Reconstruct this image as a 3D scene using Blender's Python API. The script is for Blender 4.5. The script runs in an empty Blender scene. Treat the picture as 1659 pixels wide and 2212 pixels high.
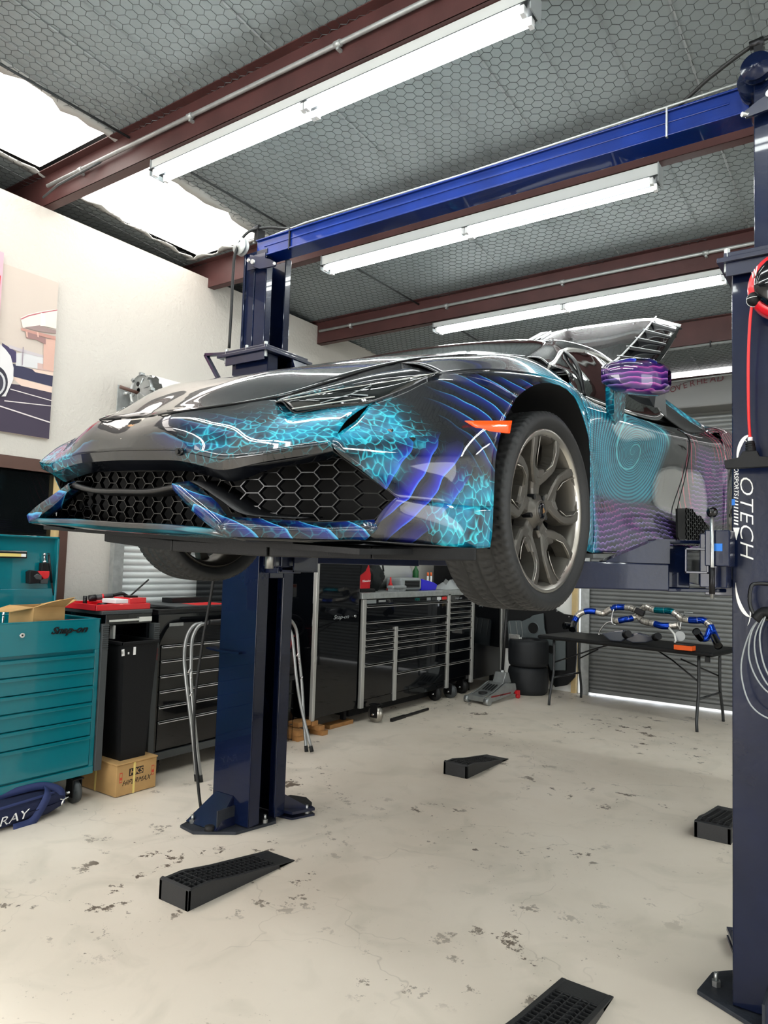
import bpy, bmesh, math, random
from mathutils import Vector, Matrix
random.seed(7)
S = bpy.context.scene
COL = S.collection
PI = math.pi

# ---------------------------------------------------------------- camera
CH = 1.5
cam_d = bpy.data.cameras.new('camera')
cam = bpy.data.objects.new('camera', cam_d); COL.objects.link(cam)
PITCH, ROLL, YAW = math.radians(3.8176), math.radians(1.766), math.radians(35.096)
_fw = Vector((-math.sin(YAW)*math.cos(PITCH), math.cos(YAW)*math.cos(PITCH), math.sin(PITCH)))
_r0 = Vector((math.cos(YAW), math.sin(YAW), 0)); _u0 = _r0.cross(_fw)
_rt = _r0*math.cos(ROLL)+_u0*math.sin(ROLL); _up = _rt.cross(_fw)
cam.matrix_world = Matrix(((_rt.x, _up.x, -_fw.x, 0), (_rt.y, _up.y, -_fw.y, 0), (_rt.z, _up.z, -_fw.z, CH), (0, 0, 0, 1)))
cam_d.sensor_fit = 'VERTICAL'; cam_d.sensor_height = 24.0; cam_d.lens = 1568.1/2212*24.0
cam_d.clip_start = 0.02; cam_d.clip_end = 200
S.camera = cam
S.cycles.max_bounces = 7; S.cycles.diffuse_bounces = 4; S.cycles.glossy_bounces = 3; S.cycles.transmission_bounces = 4; S.cycles.caustics_reflective = False; S.cycles.caustics_refractive = False; S.cycles.adaptive_threshold = 0.02; S.cycles.sample_clamp_indirect = 6

# ---------------------------------------------------------------- world, colour management, daylight
S.view_settings.view_transform = 'Standard'; S.view_settings.look = 'None'
S.view_settings.gamma = 1.0; S.view_settings.use_curve_mapping = False
S.view_settings.exposure = 0.85
wd = bpy.data.worlds.new('sky'); S.world = wd; wd.use_nodes = True
bg = wd.node_tree.nodes['Background']; bg.inputs[0].default_value = (0.86, 0.93, 1.0, 1); bg.inputs[1].default_value = 1.6
TUBE_POWER = 35.0
SKYLIGHT_POWER = 3.2
ROOFLIGHT_POWER = 11.0
def area_light(name, loc, rot, sx, sy, power, col):
    l = bpy.data.lights.new(name, 'AREA'); l.shape = 'RECTANGLE'; l.size = sx; l.size_y = sy
    l.energy = power; l.color = col
    o = bpy.data.objects.new(name, l); o.location = loc; o.rotation_euler = rot; COL.objects.link(o); return o
# daylight coming through the open shop door in the right wall
area_light('door_daylight', (3.72, 0.6, 1.6), (math.radians(90), 0, math.radians(90)), 3.0, 2.8, 35, (1.0, 0.965, 0.92))
# added light in a made-up front wall opening, brightening floor and low wall
area_light('front_fill', (-3.3, -4.3, 1.55), (math.radians(90), 0, 0), 3.0, 2.9, 120, (1.0, 0.955, 0.90))

area_light('office_fill', (-5.5, 1.6, 2.5), (0, 0, 0), .5, .5, 9, (1.0, .97, .92))  # added light that lifts the dark office interior behind the window

# ---------------------------------------------------------------- materials
def lin(c):
    return tuple((x/12.92 if x <= 0.04045 else ((x+0.055)/1.055)**2.4) for x in (v/255 for v in c))
MATS = {}
def mat(name, col=(128,128,128), rough=0.5, metal=0.0, coat=0.0, emit=0.0, trans=0.0, bump=0.0, bscale=80.0, var=0.0, vscale=3.0, spec=0.5, ior=1.45, alpha=1.0, aniso=0):
    m = bpy.data.materials.new(name); m.use_nodes = True
    nt = m.node_tree; b = nt.nodes['Principled BSDF']
    c = lin(col)+(1,)
    b.inputs['Base Color'].default_value = c
    b.inputs['Roughness'].default_value = rough; b.inputs['Metallic'].default_value = metal
    b.inputs['Coat Weight'].default_value = coat; b.inputs['Coat Roughness'].default_value = 0.03
    b.inputs['Specular IOR Level'].default_value = spec; b.inputs['IOR'].default_value = ior
    b.inputs['Transmission Weight'].default_value = trans; b.inputs['Alpha'].default_value = alpha
    if emit: b.inputs['Emission Color'].default_value = c; b.inputs['Emission Strength'].default_value = emit
    if bump or var:
        tc = nt.nodes.new('ShaderNodeTexCoord')
    if bump:
        n = nt.nodes.new('ShaderNodeTexNoise'); n.inputs['Scale'].default_value = bscale; n.inputs['Detail'].default_value = 3
        nt.links.new(tc.outputs['Object'], n.inputs['Vector'])
        bp = nt.nodes.new('ShaderNodeBump'); bp.inputs['Strength'].default_value = bump; bp.inputs['Distance'].default_value = 0.004
        nt.links.new(n.outputs['Fac'], bp.inputs['Height']); nt.links.new(bp.outputs[0], b.inputs['Normal'])
    if var:
        n2 = nt.nodes.new('ShaderNodeTexNoise'); n2.inputs['Scale'].default_value = vscale; n2.inputs['Detail'].default_value = 6
        nt.links.new(tc.outputs['Object'], n2.inputs['Vector'])
        mr = nt.nodes.new('ShaderNodeMapRange'); mr.inputs[1].default_value = 0.3; mr.inputs[2].default_value = 0.7
        mr.inputs[3].default_value = 1-var; mr.inputs[4].default_value = 1+var
        nt.links.new(n2.outputs['Fac'], mr.inputs[0])
        vm = nt.nodes.new('ShaderNodeVectorMath'); vm.operation = 'SCALE'; vm.inputs[0].default_value = c[:3]
        nt.links.new(mr.outputs[0], vm.inputs['Scale']); nt.links.new(vm.outputs[0], b.inputs['Base Color'])
    MATS[name] = m
    return m
def M(n): return MATS[n]
mat('lift_blue_lit', (5,36,108), 0.28, 0.0, 0.4, spec=0.2, var=0.2, vscale=5, bump=0.1)  # same lift paint, light falling on the crossbeam put into the colour
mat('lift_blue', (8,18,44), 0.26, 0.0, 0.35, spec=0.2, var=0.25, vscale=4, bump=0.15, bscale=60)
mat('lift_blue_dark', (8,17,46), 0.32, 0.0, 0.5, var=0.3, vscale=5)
mat('lift_grime', (36,40,48), 0.6, var=0.4, vscale=12, bump=0.3)
mat('steel', (170,172,172), 0.35, 0.9)
mat('galv', (168,172,172), 0.42, 0.5, var=0.15, vscale=20)
mat('bright_steel', (215,217,218), 0.22, 0.95)
mat('alu_trim', (178,178,174), 0.35, 0.35)
mat('pull_trim', (222,224,226), 0.3, 0.25)
mat('bench_trim', (196,197,194), 0.35, 0.4)
mat('white_enamel', (226,228,226), 0.35, var=0.03)
mat('black_gloss', (5,7,11), 0.2, 0.0, 0.7, spec=0.1)
mat('black_satin', (13,14,17), 0.4)
mat('black_plastic', (16,17,19), 0.55, spec=0.3, bump=0.2, bscale=200)
mat('black_matte', (9,9,10), 0.85)
mat('rubber', (17,18,19), 0.62, bump=0.15, bscale=150)
mat('tyre_rubber', (30,31,32), 0.58, bump=0.1, bscale=200, var=0.12, vscale=8)
mat('slick_rubber', (24,27,31), 0.6, var=0.2, vscale=6)
mat('teal_paint', (0,106,118), 0.24, 0.0, 0.5)
mat('teal_dark', (0,78,90), 0.3, 0.0, 0.3)
mat('cardboard', (178,142,92), 0.8, var=0.08, vscale=9)
mat('cardboard_dark', (120,90,55), 0.85)
mat('tape_yellow', (222,200,120), 0.4)
mat('ink', (28,20,16), 0.7)
mat('red_ink', (190,70,50), 0.7)
mat('red_plastic', (200,20,32), 0.35, 0.0, 0.3)
mat('red_dark', (120,12,20), 0.4)
mat('red_glow', (214,42,44), 0.5)
mat('orange_plastic', (232,92,24), 0.5)
mat('amber_lens', (238,72,10), 0.12, 0.0, 0.9, emit=0.25)
mat('blue_plastic', (30,20,215), 0.35)
mat('blue_tape', (30,110,200), 0.6)
mat('white_plastic', (225,228,230), 0.4)
mat('grey_plastic', (140,146,148), 0.45)
mat('grey_dark', (62,66,68), 0.45)
mat('sticker_white', (232,232,230), 0.5)
mat('sticker_orange', (236,110,50), 0.5)
mat('navy_fabric', (20,28,60), 0.8, bump=0.6, bscale=300)
mat('navy_web', (36,48,92), 0.7)
mat('wood', (156,112,66), 0.7, var=0.25, vscale=14)
mat('wood_pale', (205,180,130), 0.7, var=0.1, vscale=10)
mat('primer', (70,41,40), 0.5, var=0.18, vscale=5, bump=0.1)
mat('brown_trim', (84,60,52), 0.5, var=0.15)
mat('titanium', (205,200,192), 0.25, 0.7, var=0.2, vscale=60)
mat('ti_blue', (16,60,170), 0.16, 0.7, var=0.35, vscale=14)
mat('ti_teal', (20,150,170), 0.16, 0.9, var=0.3, vscale=14)
mat('glass_dark', (10,14,16), 0.03, 0.0, 1.0)
mat('glass_tint', (60,70,74), 0.02, 0.0, 0.0, trans=0.92)
mat('clear_glass', (235,240,240), 0.01, trans=1.0)
mat('bronze', (176,132,84), 0.3, 0.85)
mat('white_glow', (255,255,255), 0.5, emit=3.0)
mat('wheel_grey', (84,81,76), 0.38, 0.5)
mat('wheel_edge', (176,172,164), 0.3, 0.9)
mat('dark_metal', (40,40,42), 0.4, 0.8)
mat('door_grey', (118,120,120), 0.45, 0.3, var=0.08, vscale=6)
mat('door_white', (232,236,236), 0.4, 0.1, var=0.04, vscale=5)
mat('hood_grey', (122,122,122), 0.7)
mat('alu_cast', (152,156,156), 0.35, 0.7, var=0.1, vscale=15)
mat('bag_clear', (220,226,228), 0.2, trans=0.5)
mat('green_plastic', (20,90,40), 0.4)

def tube_mat():
    m = bpy.data.materials.new('led_tube'); m.use_nodes = True
    nt = m.node_tree; nt.nodes.clear()
    e = nt.nodes.new('ShaderNodeEmission'); e.inputs[0].default_value = (0.95, 1.0, 0.975, 1); e.inputs[1].default_value = TUBE_POWER
    o = nt.nodes.new('ShaderNodeOutputMaterial'); nt.links.new(e.outputs[0], o.inputs[0]); MATS['led_tube'] = m
    m = bpy.data.materials.new('skylight_panel'); m.use_nodes = True
    nt = m.node_tree; nt.nodes.clear()
    e = nt.nodes.new('ShaderNodeEmission'); e.inputs[0].default_value = (1.0, 0.93, 0.86, 1); e.inputs[1].default_value = SKYLIGHT_POWER
    o = nt.nodes.new('ShaderNodeOutputMaterial'); nt.links.new(e.outputs[0], o.inputs[0]); MATS['skylight_panel'] = m
    m2 = m.copy(); m2.name = 'rooflight_panel'; m2.node_tree.nodes['Emission'].inputs[1].default_value = ROOFLIGHT_POWER; MATS['rooflight_panel'] = m2
    m = bpy.data.materials.new('daylight_gap'); m.use_nodes = True
    nt = m.node_tree; nt.nodes.clear()
    e = nt.nodes.new('ShaderNodeEmission'); e.inputs[0].default_value = (1.0, 0.97, 0.95, 1); e.inputs[1].default_value = 1.6
    o = nt.nodes.new('ShaderNodeOutputMaterial'); nt.links.new(e.outputs[0], o.inputs[0]); MATS['daylight_gap'] = m
tube_mat()

# ---------------------------------------------------------------- mesh builder
class MB:
    def __init__(s, T=None):
        s.v = []; s.f = []; s.mi = []; s.cur = 0; s.T = T; s.smooth = []
        s.sm = False
    def _p(s, p):
        p = Vector(p)
        if s.T is not None: p = s.T @ p
        s.v.append(p[:]); return len(s.v)-1
    def face(s, idx):
        s.f.append(tuple(idx)); s.mi.append(s.cur); s.smooth.append(s.sm)
    def poly(s, pts):
        s.face([s._p(p) for p in pts]); return s
    def box(s, c, d, R=None):
        c = Vector(c); hx, hy, hz = d[0]/2, d[1]/2, d[2]/2
        i = []
        for x, y, z in ((-1,-1,-1),(1,-1,-1),(1,1,-1),(-1,1,-1),(-1,-1,1),(1,-1,1),(1,1,1),(-1,1,1)):
            p = Vector((x*hx, y*hy, z*hz))
            if R is not None: p = R @ p
            i.append(s._p(c+p))
        for q in ((3,2,1,0),(4,5,6,7),(0,1,5,4),(1,2,6,5),(2,3,7,6),(3,0,4,7)): s.face([i[k] for k in q])
        return s
    def bx(s, x0, x1, y0, y1, z0, z1):
        return s.box(((x0+x1)/2,(y0+y1)/2,(z0+z1)/2),(abs(x1-x0),abs(y1-y0),abs(z1-z0)))
    def frame(s, a, b):
        d = (Vector(b)-Vector(a)).normalized()
        u = d.orthogonal().normalized() if abs(d.z) > 0.95 else d.cross(Vector((0,0,1))).normalized()
        return d, u, d.cross(u)
    def cyl(s, a, b, r, r2=None, n=16, cap=True, sm=True):
        a, b = Vector(a), Vector(b); r2 = r if r2 is None else r2
        d, u, w = s.frame(a, b)
        A = [s._p(a+(u*math.cos(t)+w*math.sin(t))*r) for t in (2*PI*k/n for k in range(n))]
        B = [s._p(b+(u*math.cos(t)+w*math.sin(t))*r2) for t in (2*PI*k/n for k in range(n))]
        o = s.sm; s.sm = sm
        for k in range(n): s.face((A[k], A[(k+1)%n], B[(k+1)%n], B[k]))
        s.sm = o
        if cap: s.face(A[::-1]); s.face(B)
        return s
    def bar(s, a, b, w, h, upv=(0,0,1)):
        a, b = Vector(a), Vector(b); d = (b-a); L = d.length; d.normalize()
        upv = Vector(upv); x = d.cross(upv)
        if x.length < 1e-5: x = d.orthogonal()
        x.normalize(); z = x.cross(d).normalized()
        R = Matrix((x, d, z)).transposed()
        return s.box((a+b)/2, (w, L, h), R)
    def tube(s, pts, r, n=8, closed=False, cap=True):
        pts = [Vector(p) for p in pts]; m = len(pts); rings = []
        pu = None
        for i, p in enumerate(pts):
            if closed: d = pts[(i+1)%m]-pts[i-1]
            else: d = pts[min(i+1,m-1)]-pts[max(i-1,0)]
            if d.length < 1e-9: d = Vector((0,0,1))
            d.normalize()
            if pu is None: u = d.orthogonal().normalized()
            else:
                u = pu-d*pu.dot(d)
                u = u.normalized() if u.length > 1e-6 else d.orthogonal().normalized()
            pu = u; w = d.cross(u); rr = r[i] if isinstance(r, (list, tuple)) else r
            rings.append([s._p(p+(u*math.cos(t)+w*math.sin(t))*rr) for t in (2*PI*k/n for k in range(n))])
        o = s.sm; s.sm = True
        for i in range(m if closed else m-1):
            A, B = rings[i], rings[(i+1)%m]
            for k in range(n): s.face((A[k], A[(k+1)%n], B[(k+1)%n], B[k]))
        s.sm = o
        if cap and not closed: s.face(rings[0][::-1]); s.face(rings[-1])
        return s
    def prism(s, pts, ax, a, b):
        # polygon in the plane perpendicular to ax ('x': (y,z); 'y': (x,z); 'z': (x,y)), extruded a..b
        def P(p, t): return {'x': (t, p[0], p[1]), 'y': (p[0], t, p[1]), 'z': (p[0], p[1], t)}[ax]
        A = [s._p(P(p, a)) for p in pts]; B = [s._p(P(p, b)) for p in pts]; n = len(pts)
        area = sum(pts[k][0]*pts[(k+1)%n][1]-pts[(k+1)%n][0]*pts[k][1] for k in range(n))
        flip = (area > 0) != (b > a)
        if ax == 'y': flip = not flip
        if flip: A, B = A[::-1], B[::-1]
        s.face(A[::-1]); s.face(B)
        for k in range(n): s.face((A[k], A[(k+1)%n], B[(k+1)%n], B[k]))
        return s
    def lathe(s, prof, c=(0,0,0), ax='z', n=24, a0=0, a1=2*PI):
        c = Vector(c); full = abs(a1-a0-2*PI) < 1e-6; N = n if full else n+1; rings = []
        for r, h in prof:
            ring = []
            for k in range(N):
                t = a0+(a1-a0)*k/n; p = {'z': (r*math.cos(t), r*math.sin(t), h), 'x': (h, r*math.cos(t), r*math.sin(t)), 'y': (r*math.sin(t), h, r*math.cos(t))}[ax]
                ring.append(s._p(c+Vector(p)))
            rings.append(ring)
        o = s.sm; s.sm = True
        for i in range(len(rings)-1):
            A, B = rings[i], rings[i+1]
            for k in range(n): s.face((A[k], A[(k+1)%N], B[(k+1)%N], B[k]))
        s.sm = o
        return s
    def sphere(s, c, r, n=12, sc=(1,1,1)):
        prof = [(r*math.sin(PI*k/n)+1e-5, -r*math.cos(PI*k/n)) for k in range(n+1)]
        c = Vector(c); T0 = s.T
        s.T = (T0 if T0 is not None else Matrix())@Matrix.Translation(c)@Matrix.Diagonal((*sc, 1))
        s.lathe(prof, (0,0,0), 'z', n*2); s.T = T0
        return s
    def grid(s, G, flip=False):
        idx = [[s._p(p) for p in row] for row in G]
        o = s.sm; s.sm = True
        for i in range(len(G)-1):
            for j in range(len(G[0])-1):
                q = (idx[i][j], idx[i][j+1], idx[i+1][j+1], idx[i+1][j])
                s.face(q[::-1] if flip else q)
        s.sm = o
        return s
    def mesh(s, name):
        me = bpy.data.meshes.new(name); me.from_pydata(s.v, [], s.f); return me
    def build(s, name, m, parent=None, bevel=0, solid=0, seg=2, fixn=False):
        v = s.v; o = None
        if parent is None and v:
            xs = [p[0] for p in v]; ys = [p[1] for p in v]; zs = [p[2] for p in v]
            off = Vector(((min(xs)+max(xs))/2, (min(ys)+max(ys))/2, min(zs)))
            s.v = [(p[0]-off.x, p[1]-off.y, p[2]-off.z) for p in v]
        else: off = None
        me = s.mesh(name)
        for mm in (m if isinstance(m, (list, tuple)) else [m]): me.materials.append(M(mm) if isinstance(mm, str) else mm)
        me.polygons.foreach_set('material_index', s.mi); me.polygons.foreach_set('use_smooth', s.smooth); me.update()
        o = bpy.data.objects.new(name, me); COL.objects.link(o)
        if off is not None: o.location = off
        if parent is not None:
            o.parent = parent; o.matrix_parent_inverse = wmat(parent).inverted()
        if solid: md = o.modifiers.new('solid', 'SOLIDIFY'); md.thickness = solid; md.offset = 0
        if bevel:
            md = o.modifiers.new('bevel', 'BEVEL'); md.width = bevel; md.segments = seg; md.limit_method = 'ANGLE'; md.angle_limit = 0.6
            md.harden_normals = False
        return o
def wmat(o):
    m = Matrix.LocRotScale(o.location, o.rotation_euler, o.scale)
    if o.parent is not None: m = wmat(o.parent)@o.matrix_parent_inverse@m
    return m
def tag(o, label=None, cat=None, group=None, kind=None):
    if label: o['label'] = label
    if cat: o['category'] = cat
    if group: o['group'] = group
    if kind: o['kind'] = kind
    return o
def thing(name, label, cat, loc=(0,0,0), rz=0, group=None):
    o = bpy.data.objects.new(name, None); COL.objects.link(o); o.location = loc; o.rotation_euler = (0,0,rz)
    o.empty_display_size = 0.1
    return tag(o, label, cat, group)
def struct(o, label=None): return tag(o, label, kind='structure')
def TR(x, y, z, rz=0): return Matrix.Translation((x,y,z))@Matrix.Rotation(rz, 4, 'Z')
def text(name, body, m, loc, right, upv, size, parent, shear=0.0, ext=0.001, align='LEFT', sx=1.0, bold=0.0):
    cu = bpy.data.curves.new(name, 'FONT'); cu.body = body; cu.size = size; cu.shear = shear; cu.extrude = ext; cu.align_x = align
    cu.offset = bold; cu.resolution_u = 3
    t = bpy.data.objects.new('tmp', cu)
    me = bpy.data.meshes.new_from_object(t); bpy.data.objects.remove(t); bpy.data.curves.remove(cu)
    R = Vector(right).normalized(); U = Vector(upv).normalized(); N = R.cross(U)
    X = Matrix(((R.x*sx, U.x, N.x, loc[0]), (R.y*sx, U.y, N.y, loc[1]), (R.z*sx, U.z, N.z, loc[2]), (0,0,0,1)))
    me.transform(X); me.materials.clear(); me.materials.append(M(m)); me.name = name
    o = bpy.data.objects.new(name, me); COL.objects.link(o)
    if parent is not None: o.parent = parent; o.matrix_parent_inverse = wmat(parent).inverted()
    return o
def copy_tree(root, loc, rz=None, label=None):
    r = root.copy(); COL.objects.link(r); r.location = loc
    if rz is not None: r.rotation_euler = (0,0,rz)
    if label: r['label'] = label
    for ch in list(root.children):
        c = ch.copy(); COL.objects.link(c); c.parent = r
        for g in ch.children:
            d = g.copy(); COL.objects.link(d); d.parent = c
    return r
def cr(P, n):
    # Catmull-Rom through points
    P = [Vector(p) for p in P]; out = []
    for i in range(len(P)-1):
        a = P[i-1] if i > 0 else P[0]*2-P[1]
        b, c = P[i], P[i+1]
        d = P[i+2] if i+2 < len(P) else P[-1]*2-P[-2]
        for k in range(n):
            t = k/n; t2 = t*t; t3 = t2*t
            out.append(0.5*((2*b)+(c-a)*t+(2*a-5*b+4*c-d)*t2+(3*b-a-3*c+d)*t3))
    out.append(P[-1]); return out
def surf(rows, n=4, m=None):
    m = m or n
    g = [cr(r, n) for r in rows]
    cols = [cr([g[i][j] for i in range(len(g))], m) for j in range(len(g[0]))]
    return [[cols[j][i] for j in range(len(cols))] for i in range(len(cols[0]))]

# ================================================================ ROOM
WX = -4.85; RX = 3.6; BY = 8.53; FY = -4.2
def ceil_z(y): return 4.16-0.075*(y-2.70)
PUR = [2.70+1.47*k for k in range(-4, 4)]

def floor_mat():
    m = bpy.data.materials.new('painted_floor'); m.use_nodes = True; nt = m.node_tree; N = nt.nodes; Lk = nt.links; b = N['Principled BSDF']
    tc = N.new('ShaderNodeTexCoord')
    def noise(sc, det, vec=None, dist=0.0, rough=0.5):
        n = N.new('ShaderNodeTexNoise'); n.inputs['Scale'].default_value = sc; n.inputs['Detail'].default_value = det
        n.inputs['Distortion'].default_value = dist; n.inputs['Roughness'].default_value = rough
        Lk.new(vec or tc.outputs['Object'], n.inputs['Vector']); return n.outputs['Fac']
    def mr(src, a, bb, c=0.0, d=1.0):
        n = N.new('ShaderNodeMapRange'); n.inputs[1].default_value = a; n.inputs[2].default_value = bb; n.inputs[3].default_value = c; n.inputs[4].default_value = d
        Lk.new(src, n.inputs[0]); return n.outputs[0]
    def mth(op, a, bb):
        n = N.new('ShaderNodeMath'); n.operation = op
        for i, x in enumerate((a, bb)):
            if isinstance(x, (int, float)): n.inputs[i].default_value = x
            else: Lk.new(x, n.inputs[i])
        return n.outputs[0]
    def mixc(f, c1, c2):
        n = N.new('ShaderNodeMix'); n.data_type = 'RGBA'
        Lk.new(f, n.inputs[0])
        for i, x in ((6, c1), (7, c2)):
            if isinstance(x, tuple): n.inputs[i].default_value = lin(x)+(1,)
            else: Lk.new(x, n.inputs[i])
        return n.outputs[2]
    base = mixc(mr(noise(0.7, 5), 0.35, 0.65), (216,205,190), (232,222,208))
    base = mixc(mth('MULTIPLY', mr(noise(3.2, 6, dist=1.0), 0.52, 0.7), 0.35), base, (184,178,162))
    # chips where the paint has worn off: rare patches with ragged edges
    region = mr(noise(0.9, 2), 0.47, 0.57)
    chip = mr(noise(7.5, 9, rough=0.72), 0.59, 0.602)
    fine = mr(noise(34, 8, rough=0.75), 0.63, 0.65)
    c1 = mth('MULTIPLY', chip, region)
    c2 = mth('MULTIPLY', mth('MULTIPLY', fine, mr(noise(1.6, 3), 0.52, 0.62)), 0.9)
    base = mixc(mth('MAXIMUM', c1, c2), base, (112,100,88))
    # hairline scratches
    mp = N.new('ShaderNodeMapping'); mp.inputs['Scale'].default_value = (1, 1, 1); mp.inputs['Rotation'].default_value = (0, 0, 0.5)
    Lk.new(tc.outputs['Object'], mp.inputs[0])
    vo = N.new('ShaderNodeTexVoronoi'); vo.feature = 'DISTANCE_TO_EDGE'; vo.inputs['Scale'].default_value = 1.3
    wn = N.new('ShaderNodeTexNoise'); wn.inputs['Scale'].default_value = 1.7; wn.inputs['Detail'].default_value = 4; Lk.new(mp.outputs[0], wn.inputs['Vector'])
    va = N.new('ShaderNodeVectorMath'); va.operation = 'MULTIPLY_ADD'; Lk.new(wn.outputs['Color'], va.inputs[0]); va.inputs[1].default_value = (0.9,0.9,0); Lk.new(mp.outputs[0], va.inputs[2])
    Lk.new(va.outputs[0], vo.inputs['Vector'])
    sc = mth('MULTIPLY', mr(vo.outputs['Distance'], 0.0, 0.006, 1, 0), mr(noise(2.2, 3), 0.5, 0.62))
    base = mixc(mth('MULTIPLY', sc, 0.3), base, (120,112,100))
    Lk.new(base, b.inputs['Base Color'])
    Lk.new(mr(noise(5, 5), 0.3, 0.7, 0.30, 0.5), b.inputs['Roughness'])
    bp = N.new('ShaderNodeBump'); bp.inputs['Strength'].default_value = 0.25; bp.inputs['Distance'].default_value = 0.002
    Lk.new(mth('SUBTRACT', noise(9, 4), mth('MULTIPLY', c1, 2.0)), bp.inputs['Height']); Lk.new(bp.outputs[0], b.inputs['Normal'])
    return m
MATS['floor'] = floor_mat()
mat('stucco', (200,196,189), 0.7, bump=1.0, bscale=42)
mat('foil', (132,141,143), 0.5, bump=0.8, bscale=14, var=0.05, vscale=2)
mat('foil_far', (176,178,176), 0.5)
mat('wire_dark', (58,62,64), 0.5, 0.3)
mat('lamp_housing', (26,30,34), 0.6)
mat('housing_side', (196,200,200), 0.5)
mat('drywall_back', (236,236,232), 0.8)

fl = MB(); fl.bx(-9, 6, -12, 11, -0.1, 0.0)
struct(fl.build('floor', 'floor'), 'pale painted concrete garage floor with worn brown chips')

# ceiling insulation blanket with the skylight opening
cl = MB()
def cpanel(x0, x1, y0, y1):
    cl.poly([(x0,y0,ceil_z(y0)),(x0,y1,ceil_z(y1)),(x1,y1,ceil_z(y1)),(x1,y0,ceil_z(y0))])
SX0, SX1, SY0, SY1 = -4.97, -4.03, -1.2, 4.06
cpanel(-6.6, SX0, -5, 8.5); cpanel(SX0, SX1, -5, SY0); cpanel(SX0, SX1, SY1, 8.5); 
TX0, TX1, TY0, TY1 = -3.1, -1.6, -4.0, .75  # skylight out of view, enlarged to light the floor and hood
cpanel(SX1, TX0, -5, 8.5); cpanel(TX1, RX+.1, -5, 8.5); cpanel(TX0, TX1, -5, TY0); cpanel(TX0, TX1, TY1, 8.5)
struct(cl.build('ceiling', 'foil'), 'grey vinyl faced ceiling insulation under the metal roof')
# ragged torn insulation edge round the skylight
rg = MB(); random.seed(3)
def ragged(p, q, inward, n):
    p, q = Vector(p), Vector(q); a = []; b = []
    for k in range(n+1):
        t = k/n; c = p.lerp(q, t); c.z = ceil_z(c.y)
        a.append(c+Vector((0,0,0.0))); b.append(c+Vector(inward)*random.uniform(0.02, 0.10)+Vector((0,0,-0.012)))
    rg.grid([a, b])
ragged((SX1,SY0,0), (SX1,SY1,0), (-1,0,0), 60); ragged((SX0,SY0,0), (SX0,SY1,0), (1,0,0), 60); ragged((SX0,SY1,0), (SX1,SY1,0), (0,-1,0), 14)
tag(rg.build('insulation_edge', 'foil_far', solid=0.01), 'torn edge of insulation round the skylight opening', kind='structure')
sk = MB()
sk.bx(TX0-.03, TX1+.03, TY0-.03, TY1+.03, ceil_z(TY0)+.10, ceil_z(TY0)+.12); struct(sk.build('window_skylight', 'rooflight_panel'), 'second skylight panel behind the photographer, enlarged to light the floor')
sk = MB()
for y0, y1 in ((SY0-.1, 1.2), (1.28, 2.68), (2.75, SY1+.1)):
    sk.bx(SX0-.05, SX1+.05, y0, y1, ceil_z(y1)+0.10, ceil_z(y1)+0.12)
struct(sk.build('window_skylight', 'skylight_panel'), 'translucent skylight panel glowing with daylight')
rf = MB(); rf.bx(-6.7, RX+.2, -5, 9, 4.75, 4.8); struct(rf.build('ceiling_roof_sheet', 'black_matte'))
# ribs / film seams running down the roof
sm_ = MB()
x = -6.3; k = 0
while x < 2.4:
    w = 0.007 if k % 3 == 0 else 0.0016
    if not (SX0-.02 < x < SX1+.02):
        sm_.poly([(x-w,0.8,ceil_z(0.8)-0.004),(x-w,8.5,ceil_z(8.5)-0.004),(x,8.5,ceil_z(8.5)-0.009),(x,0.8,ceil_z(0.8)-0.009)])
        sm_.poly([(x,0.8,ceil_z(0.8)-0.009),(x,8.5,ceil_z(8.5)-0.009),(x+w,8.5,ceil_z(8.5)-0.004),(x+w,0.8,ceil_z(0.8)-0.004)])
    x += 0.305; k += 1
struct(sm_.build('trim_ceiling_seams', 'grey_plastic'), 'taped seams of the ceiling insulation')
# hexagonal wire netting under the blanket (one mesh: far too many strands to count)
hx = MB(); a = 0.034; A3 = a*math.sqrt(3)
def strand(p, q):
    p = Vector(p); q = Vector(q); d = (q-p).normalized(); s_ = Vector((-d.y, d.x, 0)); r = 0.0016
    i = []
    for e in (p, q):
        i += [hx._p(e+s_*r), hx._p(e-s_*r), hx._p(e+Vector((0,0,-1.6*r)))]
    hx.face((i[0], i[3], i[5], i[2])); hx.face((i[2], i[5], i[4], i[1]))
def hz(x, y): return ceil_z(y)-0.010-0.006*math.sin(x*9)*math.sin(y*7)
ny = int(7.9/(1.5*a)); nx = int(7.7/A3)
for j in range(ny):
    for i in range(nx):
        cx = -5.9+i*A3+(A3/2 if j % 2 else 0); cy = 1.0+j*1.5*a
        if cy > 8.4 or cx > 1.6: continue
        if cx > 0.6 and cy < 2.4: continue
        if SX0+.06 < cx < SX1-.06 and cy < SY1-.05: continue
        jx = lambda X, Y: (X+0.003*math.sin(X*31+Y*17), Y+0.003*math.sin(X*23-Y*29))
        v = [jx(cx+a*math.sin(PI/3*q), cy+a*math.cos(PI/3*q)) for q in range(3)]+[jx(cx, cy-a)]
        P = [(p[0], p[1], hz(*p)) for p in v]
        strand(P[0], P[1]); strand(P[1], P[2]); strand(P[2], P[3])
tag(hx.build('wire_netting', 'wire_dark'), 'hexagonal wire netting holding up the ceiling insulation', 'netting', kind='stuff')

# walls
wl = MB()
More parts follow.
